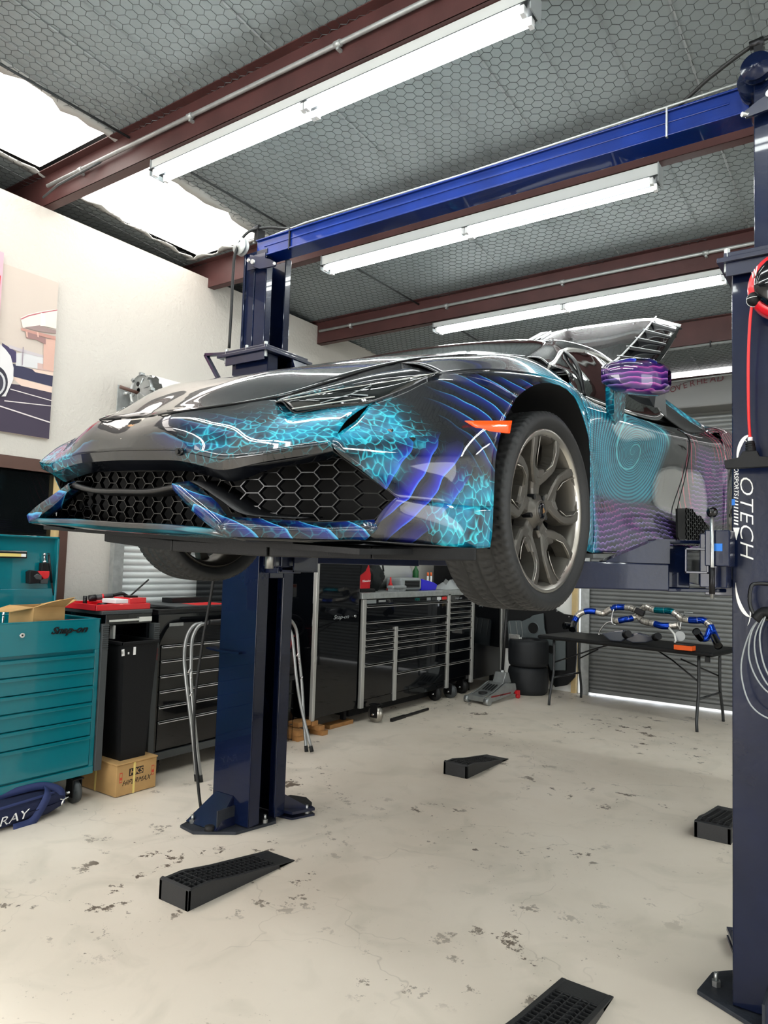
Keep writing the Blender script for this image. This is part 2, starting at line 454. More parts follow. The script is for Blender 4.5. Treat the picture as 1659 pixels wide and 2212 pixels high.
# left wall around window_1 (y 0.9..2.94, z 1.0..2.06) and shutter opening (y 3.32..5.6, z 0..2.5)
wt = 0.12
def lw(y0, y1, z0, z1): wl.bx(WX-wt, WX, y0, y1, z0, z1)
W1 = (0.6, 2.90, 0.9, 2.04)
lw(FY, W1[0], 0, 3.9); lw(W1[0], W1[1], 0, W1[2]); lw(W1[0], W1[1], W1[3], 3.9)
lw(W1[1], 3.34, 0, 3.9); lw(3.34, 5.7, 2.5, 3.9); lw(5.7, BY, 0, 3.88)
struct(wl.build('wall_left', 'stucco'), 'white stucco partition wall on the left')
wb = MB()
DX0, DX1, DZ = -2.97, 1.6, 3.35
wb.bx(WX-1.8, DX0-.12, BY, BY+.12, 0, 4.2); wb.bx(DX0-.12, DX1+.12, BY, BY+.12, DZ+.12, 3.66); wb.bx(DX1+.12, RX, BY, BY+.12, 0, 3.66)
struct(wb.build('wall_back', 'drywall_back'), 'white back wall beside the rolling door')
gp = MB(); gp.bx(-3.6, RX, BY+.02, BY+.06, 3.60, 3.78)
struct(gp.build('trim_daylight_gap', 'daylight_gap'), 'bright gap of daylight between roof and back wall')
eave = MB(); eave.bx(-4.9, RX, BY-.03, BY+.0, 3.57, 3.66)
struct(eave.build('trim_eave', 'primer'))
wr = MB(); wr.bx(RX, RX+.12, FY, -.9, 0, 4.75); wr.bx(RX, RX+.12, 2.1, BY, 0, 4.75); wr.bx(RX, RX+.12, -.9, 2.1, 3.0, 4.75); struct(wr.build('wall_right', 'drywall_back'))
wo = MB(); wo.bx(-6.7, -6.6, -5, 9, 0, 4.75); struct(wo.build('wall_outer', 'stucco'))
wf = MB(); wf.bx(-6.6, -4.85, FY-.12, FY, 0, 4.75); wf.bx(-1.75, RX, FY-.12, FY, 0, 4.75); wf.bx(-4.85, -1.75, FY-.12, FY, 3.05, 4.75)  # opening invented for the added front light
struct(wf.build('wall_front', 'drywall_back'))

# purlins: web, two flanges with lips
for k, y in enumerate(PUR):
    z1 = ceil_z(y)-0.002; z0 = z1-0.228
    p = MB(); x0, x1 = (-5.6, RX-.01)
    p.bx(x0, x1, y-.035, y-.030, z0, z1)
    p.bx(x0, x1, y-.035, y+.035, z0, z0+.005); p.bx(x0, x1, y+.030, y+.035, z0+.005, z0+.02)
    p.bx(x0, x1, y-.09, y-.035, z1-.006, z1-.001)
    struct(p.build('trim_%d' % (k+1), 'primer'), 'dark red primed steel roof purlin')
# purlin above the back door
# conduit pipes along purlins
def conduit(y, z, x0, x1, label, drop=None):
    c = MB(); pts = [(x0, y, z), (x1, y, z)]
    if drop: pts = drop+pts
    c.tube(pts, 0.0135, 10)
    t = thing('conduit', label, 'pipe', ((x0+x1)/2, y, z))
    c.build('pipe', 'galv', t)
    xx = x0+0.4
    while xx < x1:
        cc = MB(); cc.cyl((xx-.02, y, z), (xx+.02, y, z), 0.0175, n=10); cc.bx(xx-.008, xx+.008, y-.004, y+.035, z-.03, z-.015); cc.build('coupling', 'galv', t); xx += 1.1
    return t
zz = ceil_z(PUR[4])
conduit(PUR[4]-.062, zz-.115, -4.82, 3.0, 'thin steel conduit along the nearest roof purlin')
cw = MB(); cw.tube([(-4.8,2.6,zz-.22),(-4.6,2.59,zz-.19),(-4.35,2.62,zz-.15),(-4.2,2.64,zz-.125)], 0.008, 8)
tag(cw.build('cable', 'grey_dark'), 'grey cable hooking off the conduit near the left wall', 'cable')
conduit(PUR[6]-.062, ceil_z(PUR[6])-.11, -4.8, 3.0, 'thin steel conduit along the purlin over the car')
zl = ceil_z(PUR[7])-.232
t = thing('sprinkler_pipe', 'thin pipe hanging under the farthest purlin by clips', 'pipe', (-0.5, PUR[7]-.05, zl-.02))
c = MB(); c.tube([(-1.95,PUR[7]-.05,zl-.02),(3.2,PUR[7]-.05,zl-.02)], 0.012, 8); c.build('pipe', 'galv', t)
for xx in (-1.75,-1.35,-1.0,-.6,0.1):
    c = MB(); c.bx(xx-.006, xx+.006, PUR[7]-.062, PUR[7]-.038, zl-.045, zl+.01); c.build('clip', 'dark_metal', t)
# bridging rods between purlins
rods = [(-4.12, 1.2, -3.93, 2.66), (-3.93, 2.74, -3.76, 4.13), (-3.77, 4.21, -3.61, 5.60), (-3.62, 5.68, -3.5, 7.07)]
for i, (xa, ya, xb, yb) in enumerate(rods):
    r = MB(); r.tube([(xa, ya, ceil_z(ya)-.03), (xb, yb, ceil_z(yb)-.04)], 0.008, 8)
    tag(r.build('bridging_rod', 'wire_dark'), ['steel rod running to the nearest purlin by the skylight','steel rod between nearest and second purlin past the skylight','steel rod between second and third purlin','steel rod between third and farthest purlin'][i], 'rod', 'bridging rods under the ceiling')

# ---------------------------------------------------------------- strip lights
def strip_light(name_label, x0, x1, y, zt, grp='tube strip lights under the purlins'):
    t = thing('strip_light', name_label, 'light', ((x0+x1)/2, y, zt), 0, grp)
    zp = zt+0.022; ztop = ceil_z(y-.035)-.232 if x0 < .3 else zp+.07
    h = MB(); h.bx(x0-.03, x1+.03, y-.048, y+.048, zp+.003, ztop); h.build('housing', 'housing_side', t, bevel=0.003)
    h = MB(); h.bx(x0-.03, x1+.03, y-.066, y+.066, zp-.001, zp+.003); h.build('reflector', 'lamp_housing', t)
    xm = (x0+x1)/2
    for dy in (-.040, .040):
        for a_, b_ in ((x0+.02, xm-.025), (xm+.025, x1-.02)):
            q = MB(); q.cyl((a_, y+dy, zt), (b_, y+dy, zt), 0.0125, n=12); q.build('tube', 'led_tube', t)
        for xx in (x0+.008, xm-.013, xm+.013, x1-.008):
            q = MB(); q.bx(xx-.010, xx+.010, y+dy-.016, y+dy+.016, zt-.018, zp); q.build('lamp_holder', 'white_plastic', t)
    for xx in (x0-.03, x1+.03):
        q = MB(); q.bx(xx-.003, xx+.003, y-.055, y+.055, zp-.03, ztop); q.build('end_cap', 'grey_plastic', t)
    return t
strip_light('long tube strip light nearest the camera at the top', -3.70, -1.245, 2.735, 3.835)
strip_light('long tube strip light in the middle, beyond the blue crossbeam', -3.54, -1.10, 4.19, 3.715)
strip_light('long tube strip light farthest away, over the car roof', -3.43, -.985, 5.67, 3.633)
# rows outside the frame; farthest right one added to light the far floor
for x0, y in ((0.8, 7.1), (0.6, 4.19), (0.6, 5.67), (0.75, 2.735), (-3.6, 1.24), (-1.0, 1.24), (-3.6, -.23), (-.6, -.23), (-3.6,-1.7), (-.6,-1.7)):
    zt = ceil_z(y)-.25-.075
    strip_light('tube strip light outside the frame, ' + ('right row' if x0 > .3 else ('left row' if x0 < -3 else 'middle row')) + ', ' + {7.1:'farthest, added to light the far floor',4.19:'third',5.67:'fourth',2.735:'second',1.24:'over the car nose',-.23:'over the camera',-1.7:'behind the camera'}[y], x0, x0+2.44, y, zt, 'strip lights outside the frame')

# ================================================================ TWO-POST LIFT
lift = thing('two_post_lift', 'blue two post car lift holding up the patterned sports car', 'car lift', (-1.68, 3.05, 0))
def post(face_x, sg, ext):
    # sg=+1: open side looks towards +x (left post); -1: right post
    X = lambda d: face_x-sg*d            # d = distance outwards from the open side
    L = lift
    a, b = 2.93 if sg > 0 else 2.83, 3.22 if sg > 0 else 3.13
    p = MB(); t = .008
    def bx(d0, d1, y0, y1, z0, z1, q=None): (q or p).bx(min(X(d0),X(d1)), max(X(d0),X(d1)), y0, y1, z0, z1)
    top = 2.66 if sg > 0 else 2.61
    bx(0, .29, a, a+t, .02, top); bx(0, .29, b-t, b, .02, top); bx(.29-t, .29, a, b, .02, top)
    bx(0, t, a, a+.085, .02, top); bx(0, t, b-.085, b, .02, top)
    bx(.01, .05, a+.075, a+.083, .02, top); bx(.01, .05, b-.083, b-.075, .02, top)
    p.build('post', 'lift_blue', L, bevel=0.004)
    # upper mast
    e = MB(); a2, b2 = a+.03, b-.05
    bx(.07, .24, a2, a2+t, top, 3.30, e); bx(.07, .24, b2-t, b2, top, 3.30, e); bx(.232, .24, a2, b2, top, 3.30, e)
    bx(.07, .078, a2, a2+.05, top, 3.30, e); bx(.07, .078, b2-.05, b2, top, 3.30, e)
    bx(.235, .25, a2-.012, a2+.01, top, 3.30, e); bx(.16, .168, a2-.006, a2, top, 3.28, e)
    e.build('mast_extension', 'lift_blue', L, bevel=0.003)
    # collar where mast bolts on to the post
    c = MB(); bx(-.04, .36, a-.06, b+.05, top, top+.018, c); bx(-.02, .33, a-.04, b+.03, top+.020, top+.040, c)
    bx(-.012, .30, a-.045, a-.037, top-.05, top, c)
    c.build('collar_plate', 'lift_blue_dark', L, bevel=0.002)
    for d_ in (-.01, .14, .31):
        q = MB(); q.cyl((X(d_), a-.03, top-.03), (X(d_), a-.03, top+.055), .011, n=6, sm=False); q.build('bolt', 'galv', L)
    q = MB(); q.bar((X(.30), a-.02, top+.03), (X(.50), a-.02, top+.05), .03, .018); q.bar((X(.50), a-.02, top+.05), (X(.31), a-.02, top-.20), .03, .018); q.build('bracket', 'lift_blue_dark', L, bevel=.002)
    if sg > 0: q = MB(); q.bar((X(-.02), b-.06, top+.02), (X(-.09), b-.06, top-.15), .12, .012); q.build('bracket', 'lift_blue_dark', L)
    # base
    g = MB()
    P = [(X(-.03), 3.12), (X(.02), 2.86), (X(.20), 2.72), (X(.33), 2.74), (X(.36), 2.86), (X(.33), 3.35), (X(.06), 3.42), (X(0.05), 3.2)]
    if sg < 0: P = [(x_-.0, y_-.02) for x_, y_ in P]; P[0] = (X(-.10), 3.02); P[1] = (X(-.12), 2.86)
    g.prism(P, 'z', 0, .016); g.build('base_plate', 'lift_grime', L, bevel=.002)
    w = MB(); w.prism([(X(.06), 3.2), (X(-.06), 3.22), (X(-.11), 3.36), (X(.06), 3.44)], 'z', .03, .045); w.prism([(X(.06), 3.2), (X(-.06), 3.22), (X(-.11), 3.36), (X(.06), 3.44)], 'z', 0, .012)
    w.poly([(X(.04), 3.21, .045), (X(-.09), 3.34, .046), (X(.02), 3.23, .13)]); w.build('rear_foot', 'lift_blue_dark', L)
    k = MB(); y0 = a-.135; zt = .165
    k.poly([(X(.345), y0, .017), (X(.105), y0, .017), (X(.125), a, zt), (X(.26), a, zt)][::sg])
    k.poly([(X(.105), y0, .017), (X(.105), a, .017), (X(.125), a, zt)][::sg])
    k.poly([(X(.345), y0, .017), (X(.345), a, .017), (X(.26), a, zt)][::-sg])
    k.build('gusset', 'lift_blue_dark', L, solid=.008)
    k = MB(); k.bx(min(X(.115),X(.107)), max(X(.115),X(.107)), y0+.01, a+.0, .016, .12); k.build('gusset', 'lift_grime', L)
    for dx, yy in ((.30, 2.80), (.0, 3.06), (-.075, 3.33), (.31, 3.3)):
        if sg < 0: dx, yy = {.30: (.28, 2.76), .0: (-.07, 2.93), -.075: (-.06, 3.32), .31: (.3, 3.28)}[dx]
        n = MB(); n.cyl((X(dx), yy, .015), (X(dx), yy, .035), .016, n=6, sm=False); n.cyl((X(dx), yy, .03), (X(dx), yy, .062), .008, n=8); n.build('anchor_bolt', 'steel', L)
    # top pulley
    q = MB(); xx, yy = X(.255 if sg > 0 else .085), a+.0
    r = .052 if sg > 0 else .052
    q.lathe([(.001,-.012),(.012,-.012),(.012,-.006),(.02,-.006),(.022,-.001),(r,-.001),(r,.004),(r-.008,.010),(r-.008,.022),(r,.028),(r,.033),(.001,.033)], (xx, yy-.02, 3.335), 'y', 28)
    q.build('pulley', 'galv' if sg > 0 else 'lift_blue', L)
    q = MB(); q.cyl((X(.06), a+.05, 3.33), (X(.06), a+.19, 3.33), .05, n=24); q.build('pulley', 'lift_blue', L)
    o_ = 0 if sg > 0 else .09; q = MB(); bx(.055+o_, .20+o_, a+.0, a+.008, 3.18, 3.26, q); q.prism([(X(.16+o_), 3.26), (X(.0+o_), 3.20), (X(-.05+o_), 3.17), (X(-.04+o_), 3.15), (X(.08+o_), 3.16), (X(.16+o_), 3.2)], 'y', a-.02, a-.008)
    q.build('limit_bracket', 'lift_blue_dark', L)
    q = MB(); q.cyl((X(.13), a-.03, 3.21), (X(.13), a, 3.21), .014, n=10); q.cyl((X(.165), a-.03, 3.225), (X(.165), a, 3.225), .011, n=8); q.cyl((X(-.05+o_), a-.03, 3.16), (X(-.02+o_), a, 3.165), .009, n=6); q.build('bolt', 'steel', L)
    # carriage inside post
    q = MB(); bx(-.10, .02, a+.05, b-.05, 1.41, 1.47, q); bx(-.10, .02, a+.05, b-.05, 1.57, 1.60, q); bx(.0, .1, a+.09, b-.09, 1.38, 2.2, q); q.build('carriage', 'lift_blue_dark', L, bevel=.003)
post(-2.90, 1, 0); post(-.47, -1, 0)
# small welded shelf on left post
q = MB(); q.prism([(-3.30, 2.93), (-3.19, 2.93-.03), (-3.0, 2.93-.03), (-3.0, 2.93), (-3.19, 2.94), (-3.30, 3.0)], 'z', .952, .962); q.build('shelf', 'lift_blue', lift)
# crossbeam
q = MB(); y0, y1 = 2.965, 3.055; z0, z1 = 3.255, 3.365
q.bx(-3.06, -.43, y0, y1, z0, z1)
for zz in (z0, z1-.008): q.bx(-3.06, -.43, y0-.012, y1+.012, zz, zz+.008)
q.bx(-3.0, -.5, y0-.004, y0, z0+.058, z0+.066)
q.build('crossbeam', 'lift_blue_lit', lift, bevel=.002)
q = MB(); q.tube([(-3.12,2.99,3.375),(-2.7,2.985,3.395),(-1.7,2.985,3.385),(-.8,2.985,3.395),(-.40,2.985,3.40)], .0055, 8); q.build('cable', 'galv', lift)
q = MB(); q.tube(cr([(-3.19,2.90,2.72),(-3.185,2.90,2.95),(-3.185,2.90,3.15),(-3.17,2.90,3.30),(-3.12,2.94,3.42),(-3.02,3.0,3.45),(-2.8,3.03,3.41),(-2.3,3.045,3.385),(-1.5,3.045,3.38),(-.9,3.04,3.38),(-.72,3.02,3.40),(-.58,3.0,3.47),(-.42,2.98,3.53),(-.30,2.98,3.55)], 6), .0085, 8); q.build('hydraulic_hose', 'rubber', lift)
for x in (-3.08, -.40):
    q = MB(); z_ = 3.45 if x < -2 else 3.53
    q.cyl((x-.03,2.98,z_), (x+.02,2.98,z_+.004), .018, n=8); q.bx(x-.015,x+.015,2.97,3.03,3.37,z_); q.build('hose_clamp', 'dark_metal', lift)
q = MB(); q.tube(cr([(-3.215,2.90,1.95),(-3.22,2.90,1.45),(-3.285,2.88,.95),(-3.32,2.88,.55),(-3.27,2.89,.19),(-3.24,2.9,.03)], 5), .0085, 8); q.build('hydraulic_hose', 'rubber', lift)
q = MB(); q.bx(-2.80,-2.792,y0-.012,y0+.001,z0-.005,z1+.01); q.build('strap', 'black_satin', lift)
q = MB(); q.bx(-.735,-.728,y0-.014,y0+.001,z0-.005,z1+.012); q.build('strap', 'steel', lift)

# swing arms
def arm(p0, p1, p2, z, pad, w=.09, h=.10, pin=True):
    q = MB(); q.bar((*p0, z), (*p1, z), w, h); o = q.build('lift_arm', 'lift_blue', lift, bevel=.006)
    q = MB(); q.bar((*p1, z-.004), (*p2, z-.004), w*.76, h*.76); q.build('arm_extension', 'lift_blue_dark', o, bevel=.004)
    q = MB(); q.cyl((*p2, z-.05), (*p2, pad-.02), .022, n=14); q.build('pad_screw', 'steel', o)
    q = MB(); q.cyl((*p2, pad-.02), (*p2, pad), .058, n=20); q.build('lift_pad', 'rubber', o)
    return o
# right post, front arm with gusset
o = arm((-.69, 2.80), (-1.06, 2.55), (-1.13, 2.50), 1.470, 1.555)
g = MB(); d = Vector((-.37,-.25,0)).normalized(); n_ = Vector((d.y,-d.x,0))
for s_ in (-.04, .04):
    A = Vector((-.69,2.80,1.52))+n_*s_; g.poly([A, A+Vector((0,0,.085)), A+d*.04+Vector((0,0,.085)), A+d*.22])
g.build('gusset', 'lift_blue', o, solid=.008)
g = MB(); A = Vector((-.69,2.80,1.605)); g.bar(A+d*.04, A+d*.23+Vector((0,0,-.085)), .09, .008); g.bar(A+d*.05, A-d*.02, .09, .008); g.build('gusset', 'lift_blue', o)
q = MB(); q.bar((-.70,2.81,1.600), (-.50,2.93,1.605), .10, .014); q.bar((-.70,2.81,1.425), (-.48,2.95,1.43), .10, .014); q.bar((-.70,2.815,1.51), (-.63,2.86,1.51), .07, .155); q.build('clevis', 'lift_blue', o, bevel=.003)
# square tube end of the rear arm, gear block, ball handled pin
q = MB()
x0, x1, z0_, z1_, ya_, yb_ = -.605, -.525, 1.488, 1.578, 2.72, 3.0
for b_ in ((x0,x1,z0_,z0_+.008),(x0,x1,z1_-.008,z1_),(x0,x0+.008,z0_,z1_),(x1-.008,x1,z0_,z1_)): q.bx(b_[0],b_[1],ya_,yb_,b_[2],b_[3])
q.build('tube_socket', 'lift_blue_dark', lift, bevel=.002)
q = MB(); q.bx(-.535,-.455,2.70,2.80,1.515,1.64); q.bx(-.56,-.47,2.74,2.83,1.44,1.63); q.build('gear_block', 'lift_blue', lift, bevel=.004)
q = MB(); q.bx(-.512,-.478,2.697,2.70,1.567,1.593); q.build('blue_tape', 'blue_tape', lift)
h = MB(); h.cyl((-.508,2.685,1.405),(-.508,2.685,1.70),.0065,n=10); oo = h.build('lock_pin', 'steel', lift)
h = MB(); h.tube([(-.508,2.685,1.42),(-.508,2.685,1.51)], .0095, 10); h.build('pin_spring', 'dark_metal', oo)
h = MB(); h.sphere((-.508,2.685,1.70), .019, 10); h.build('ball_knob', 'black_gloss', oo)
arm((-.58, 3.05), (-.80, 3.75), (-.93, 4.20), 1.49, 1.575)
arm((-2.78, 3.22), (-2.45, 3.85), (-2.28, 4.20), 1.52, 1.60, .09, .10)
o = arm((-2.80, 3.05), (-2.66, 2.80), (-2.62, 2.72), 1.49, 1.575, .085, .085)
q = MB(); q.bx(-3.0,-2.80,2.96,3.04,1.44,1.555); q.build('clevis', 'lift_blue', o, bevel=.003)
q = MB()
for b_ in ((-2.80,-2.70,1.42,1.43),(-2.80,-2.70,1.50,1.51),(-2.80,-2.79,1.42,1.51),(-2.71,-2.70,1.42,1.51)): q.bx(b_[0],b_[1],3.0,3.2,b_[2],b_[3])
q.build('tube_socket', 'lift_blue_dark', o)

# lettering on the right post: reads downwards, letter tops towards +x
fy = 2.829
RD, UD = (0,0,-1), (1,0,0)
text('lettering', 'OTECH', 'sticker_white', (-.443, fy, 1.845), RD, UD, .062, lift, .25, .0008, sx=1.42, bold=-.0008)
text('lettering', 'TORSPORTS', 'sticker_white', (-.462, fy, 1.885), RD, UD, .020, lift, .25, .0006, sx=1.05)
q = MB()
for k in range(9):
    z = 1.765-k*.0115; w = .0035+.0003*k
    qq = MB(); qq.poly([(-.463,fy-.001,z),(-.463,fy-.001,z-w),(-.449,fy-.001,z-w-.004),(-.449,fy-.001,z-.004)]); qq.build('logo_stripe', 'sticker_white', lift)
q = MB(); q.poly([(-.466,fy-.001,1.655),(-.445,fy-.001,1.655),(-.445,fy-.001,1.652),(-.4555,fy-.001,1.61)])
q.build('logo_arrow', 'sticker_white', lift)
def swoosh(c, r0, a0, a1, w, sx=.35):
    q = MB()
    n = 18; A = []; B = []
    for k in range(n+1):
        t = k/n; a_ = a0+(a1-a0)*t; ww = w*math.sin(PI*min(max(t,.02),.98))
        A.append((c[0]+sx*(r0+ww)*math.cos(a_), fy-.001, c[1]+(r0+ww)*math.sin(a_))); B.append((c[0]+sx*(r0-ww)*math.cos(a_), fy-.001, c[1]+(r0-ww)*math.sin(a_)))
    q.grid([A, B]); q.build('logo_swoosh', 'sticker_white', lift)
swoosh((-.405,1.90), .085, math.radians(95), math.radians(190), .010, .55)
swoosh((-.435,1.86), .11, math.radians(8), math.radians(75), .008, .30)
swoosh((-.40,1.46), .12, math.radians(180), math.radians(262), .010, .48)
swoosh((-.43,1.36), .055, math.radians(-60), math.radians(60), .005, .35)
q = MB(); q.bx(-.470,-.460,2.826,2.83,1.735,1.757); q.build('blue_tape', 'blue_tape', lift)
text('lettering', 'MOTORSPORTS', 'sticker_white', (-.30, fy, 1.90), RD, UD, .02, lift, .25, .0006) if False else None

# red cord reel on the right post
reel = thing('cord_reel', 'red cord reel high on the right lift post', 'cord reel', (-.285, 2.78, 2.36))
q = MB(); q.lathe([(.001,2.70),(.10,2.70),(.113,2.71),(.118,2.725),(.118,2.765),(.113,2.78),(.001,2.78)], (-.285,0,2.475), 'y', 36); q.build('housing', 'red_plastic', reel)
q = MB(); q.lathe([(.001,2.672),(.075,2.672),(.092,2.685),(.095,2.70),(.001,2.701)], (-.285,0,2.475), 'y', 30); q.build('hub_cover', 'black_gloss', reel)
q = MB(); q.bx(-.30,-.27,2.78,2.83,2.35,2.60); q.build('wall_bracket', 'dark_metal', reel)
text('lettering', 'W', 'sticker_white', (-.386,2.705,2.50), (.5,-.8,0.15), (0,0,1), .04, reel)
q = MB(); q.tube(cr([(-.386,2.72,2.43),(-.395,2.725,2.36),(-.402,2.735,2.22),(-.402,2.74,2.05),(-.398,2.745,1.95)], 6), .0048, 8); q.build('red_cord', 'red_glow', reel)
q = MB(); q.sphere((-.378,2.715,2.435), .026, 10); q.build('cord_stop', 'black_plastic', reel)
q = MB()
for R_ in (Matrix.Rotation(0,3,'X'), Matrix.Rotation(PI/2,3,'X')): q.tube([Vector((-.378,2.715,2.435))+R_@Vector((.0265*math.cos(t),.0265*math.sin(t),0)) for t in (2*PI*k/20 for k in range(20))], .001, 5, closed=True)
q.build('stop_seam', 'white_plastic', reel)
q = MB(); q.cyl((-.398,2.745,1.962),(-.398,2.745,1.945),.008,n=10); q.build('cord_collar', 'white_plastic', reel)
q = MB()
q.cyl((-.398,2.745,1.948),(-.396,2.745,1.912),.013,.017,n=12)
for k in range(4): q.cyl((-.398,2.745,1.940-k*.008),(-.398,2.745,1.937-k*.008),.0165,n=12)
q.prism([(-.42,1.912),(-.376,1.912),(-.368,1.893),(-.33,1.886),(-.325,1.856),(-.475,1.856),(-.478,1.884),(-.43,1.893)], 'y', 2.73, 2.76)
q.build('outlet_block', 'black_plastic', reel, bevel=.003)
r2 = thing('hose_reel', 'lower red reel at the right edge of the picture', 'hose reel', (-.225, 2.78, 1.85))
q = MB(); q.lathe([(.001,2.665),(.092,2.665),(.108,2.68),(.11,2.72),(.11,2.77),(.10,2.78),(.001,2.78)], (-.225,0,1.985), 'y', 32); q.build('housing', 'red_plastic', r2)
q = MB(); q.lathe([(.001,2.648),(.06,2.648),(.068,2.655),(.07,2.672)], (-.225,0,1.985), 'y', 24); q.build('hub_cover', 'black_gloss', r2)
q = MB(); q.bx(-.24,-.21,2.78,2.83,1.9,2.06); q.build('wall_bracket', 'dark_metal', r2)
# black hanger with coiled clear line
hk = thing('coiled_line', 'coil of thin clear air line on a black bent hook on the right post', 'coil', (-.38, 2.78, 1.0))
q = MB(); q.tube(cr([(-.30,2.79,1.458),(-.385,2.78,1.46),(-.402,2.77,1.44),(-.402,2.76,1.39),(-.385,2.75,1.355),(-.34,2.75,1.34)], 5), .0065, 8); q.build('hook', 'black_satin', hk)
for pts in ([(-.36,2.76,1.36),(-.40,2.76,1.30),(-.428,2.76,1.20),(-.425,2.76,1.12),(-.40,2.76,1.05),(-.35,2.76,1.015),(-.28,2.76,1.01)],
            [(-.36,2.75,1.36),(-.395,2.75,1.30),(-.405,2.75,1.22),(-.385,2.75,1.15),(-.345,2.75,1.10),(-.30,2.75,1.10)],
            [(-.355,2.745,1.36),(-.385,2.745,1.28),(-.38,2.745,1.2),(-.35,2.745,1.13),(-.315,2.745,1.11)],
            [(-.35,2.74,1.36),(-.37,2.74,1.29),(-.36,2.74,1.2),(-.33,2.74,1.14),(-.30,2.74,1.16)]):
    q = MB(); q.tube(cr(pts, 5), .0028, 6); q.build('line', 'grey_plastic', hk)
q = MB(); q.tube(cr([(-.385,2.75,1.34),(-.36,2.75,1.365),(-.33,2.74,1.36),(-.31,2.74,1.33),(-.32,2.745,1.30)],5), .018, 8); q.build('gathered_coil', 'black_plastic', hk)

# ================================================================ SPORTS CAR
CA, CB = math.radians(3.0), math.radians(1.6)
ex = Vector((math.cos(CA), -math.sin(CA), 0)); ey0 = Vector((math.sin(CA), math.cos(CA), 0))
ey = ey0*math.cos(CB)+Vector((0,0,1))*math.sin(CB); ez = ex.cross(ey)
CO = Vector((-1.86, 2.29, 1.42))
CT = Matrix(((ex.x,ey.x,ez.x,CO.x),(ex.y,ey.y,ez.y,CO.y),(ex.z,ey.z,ez.z,CO.z),(0,0,0,1)))
car = thing('sports_car', 'low dark sports car with teal and purple fractal wrap, raised on the lift', 'car')
_MB0 = MB._p
def _p_car(s, p):
    if s.T is CT: p = Vector(p); p.z += .042*(math.sqrt(p.x*p.x+.09)-.3-p.x+.66*0)+.0
    return _MB0(s, p)
MB._p = _p_car
car.location = CO; car.rotation_euler = CT.to_euler()

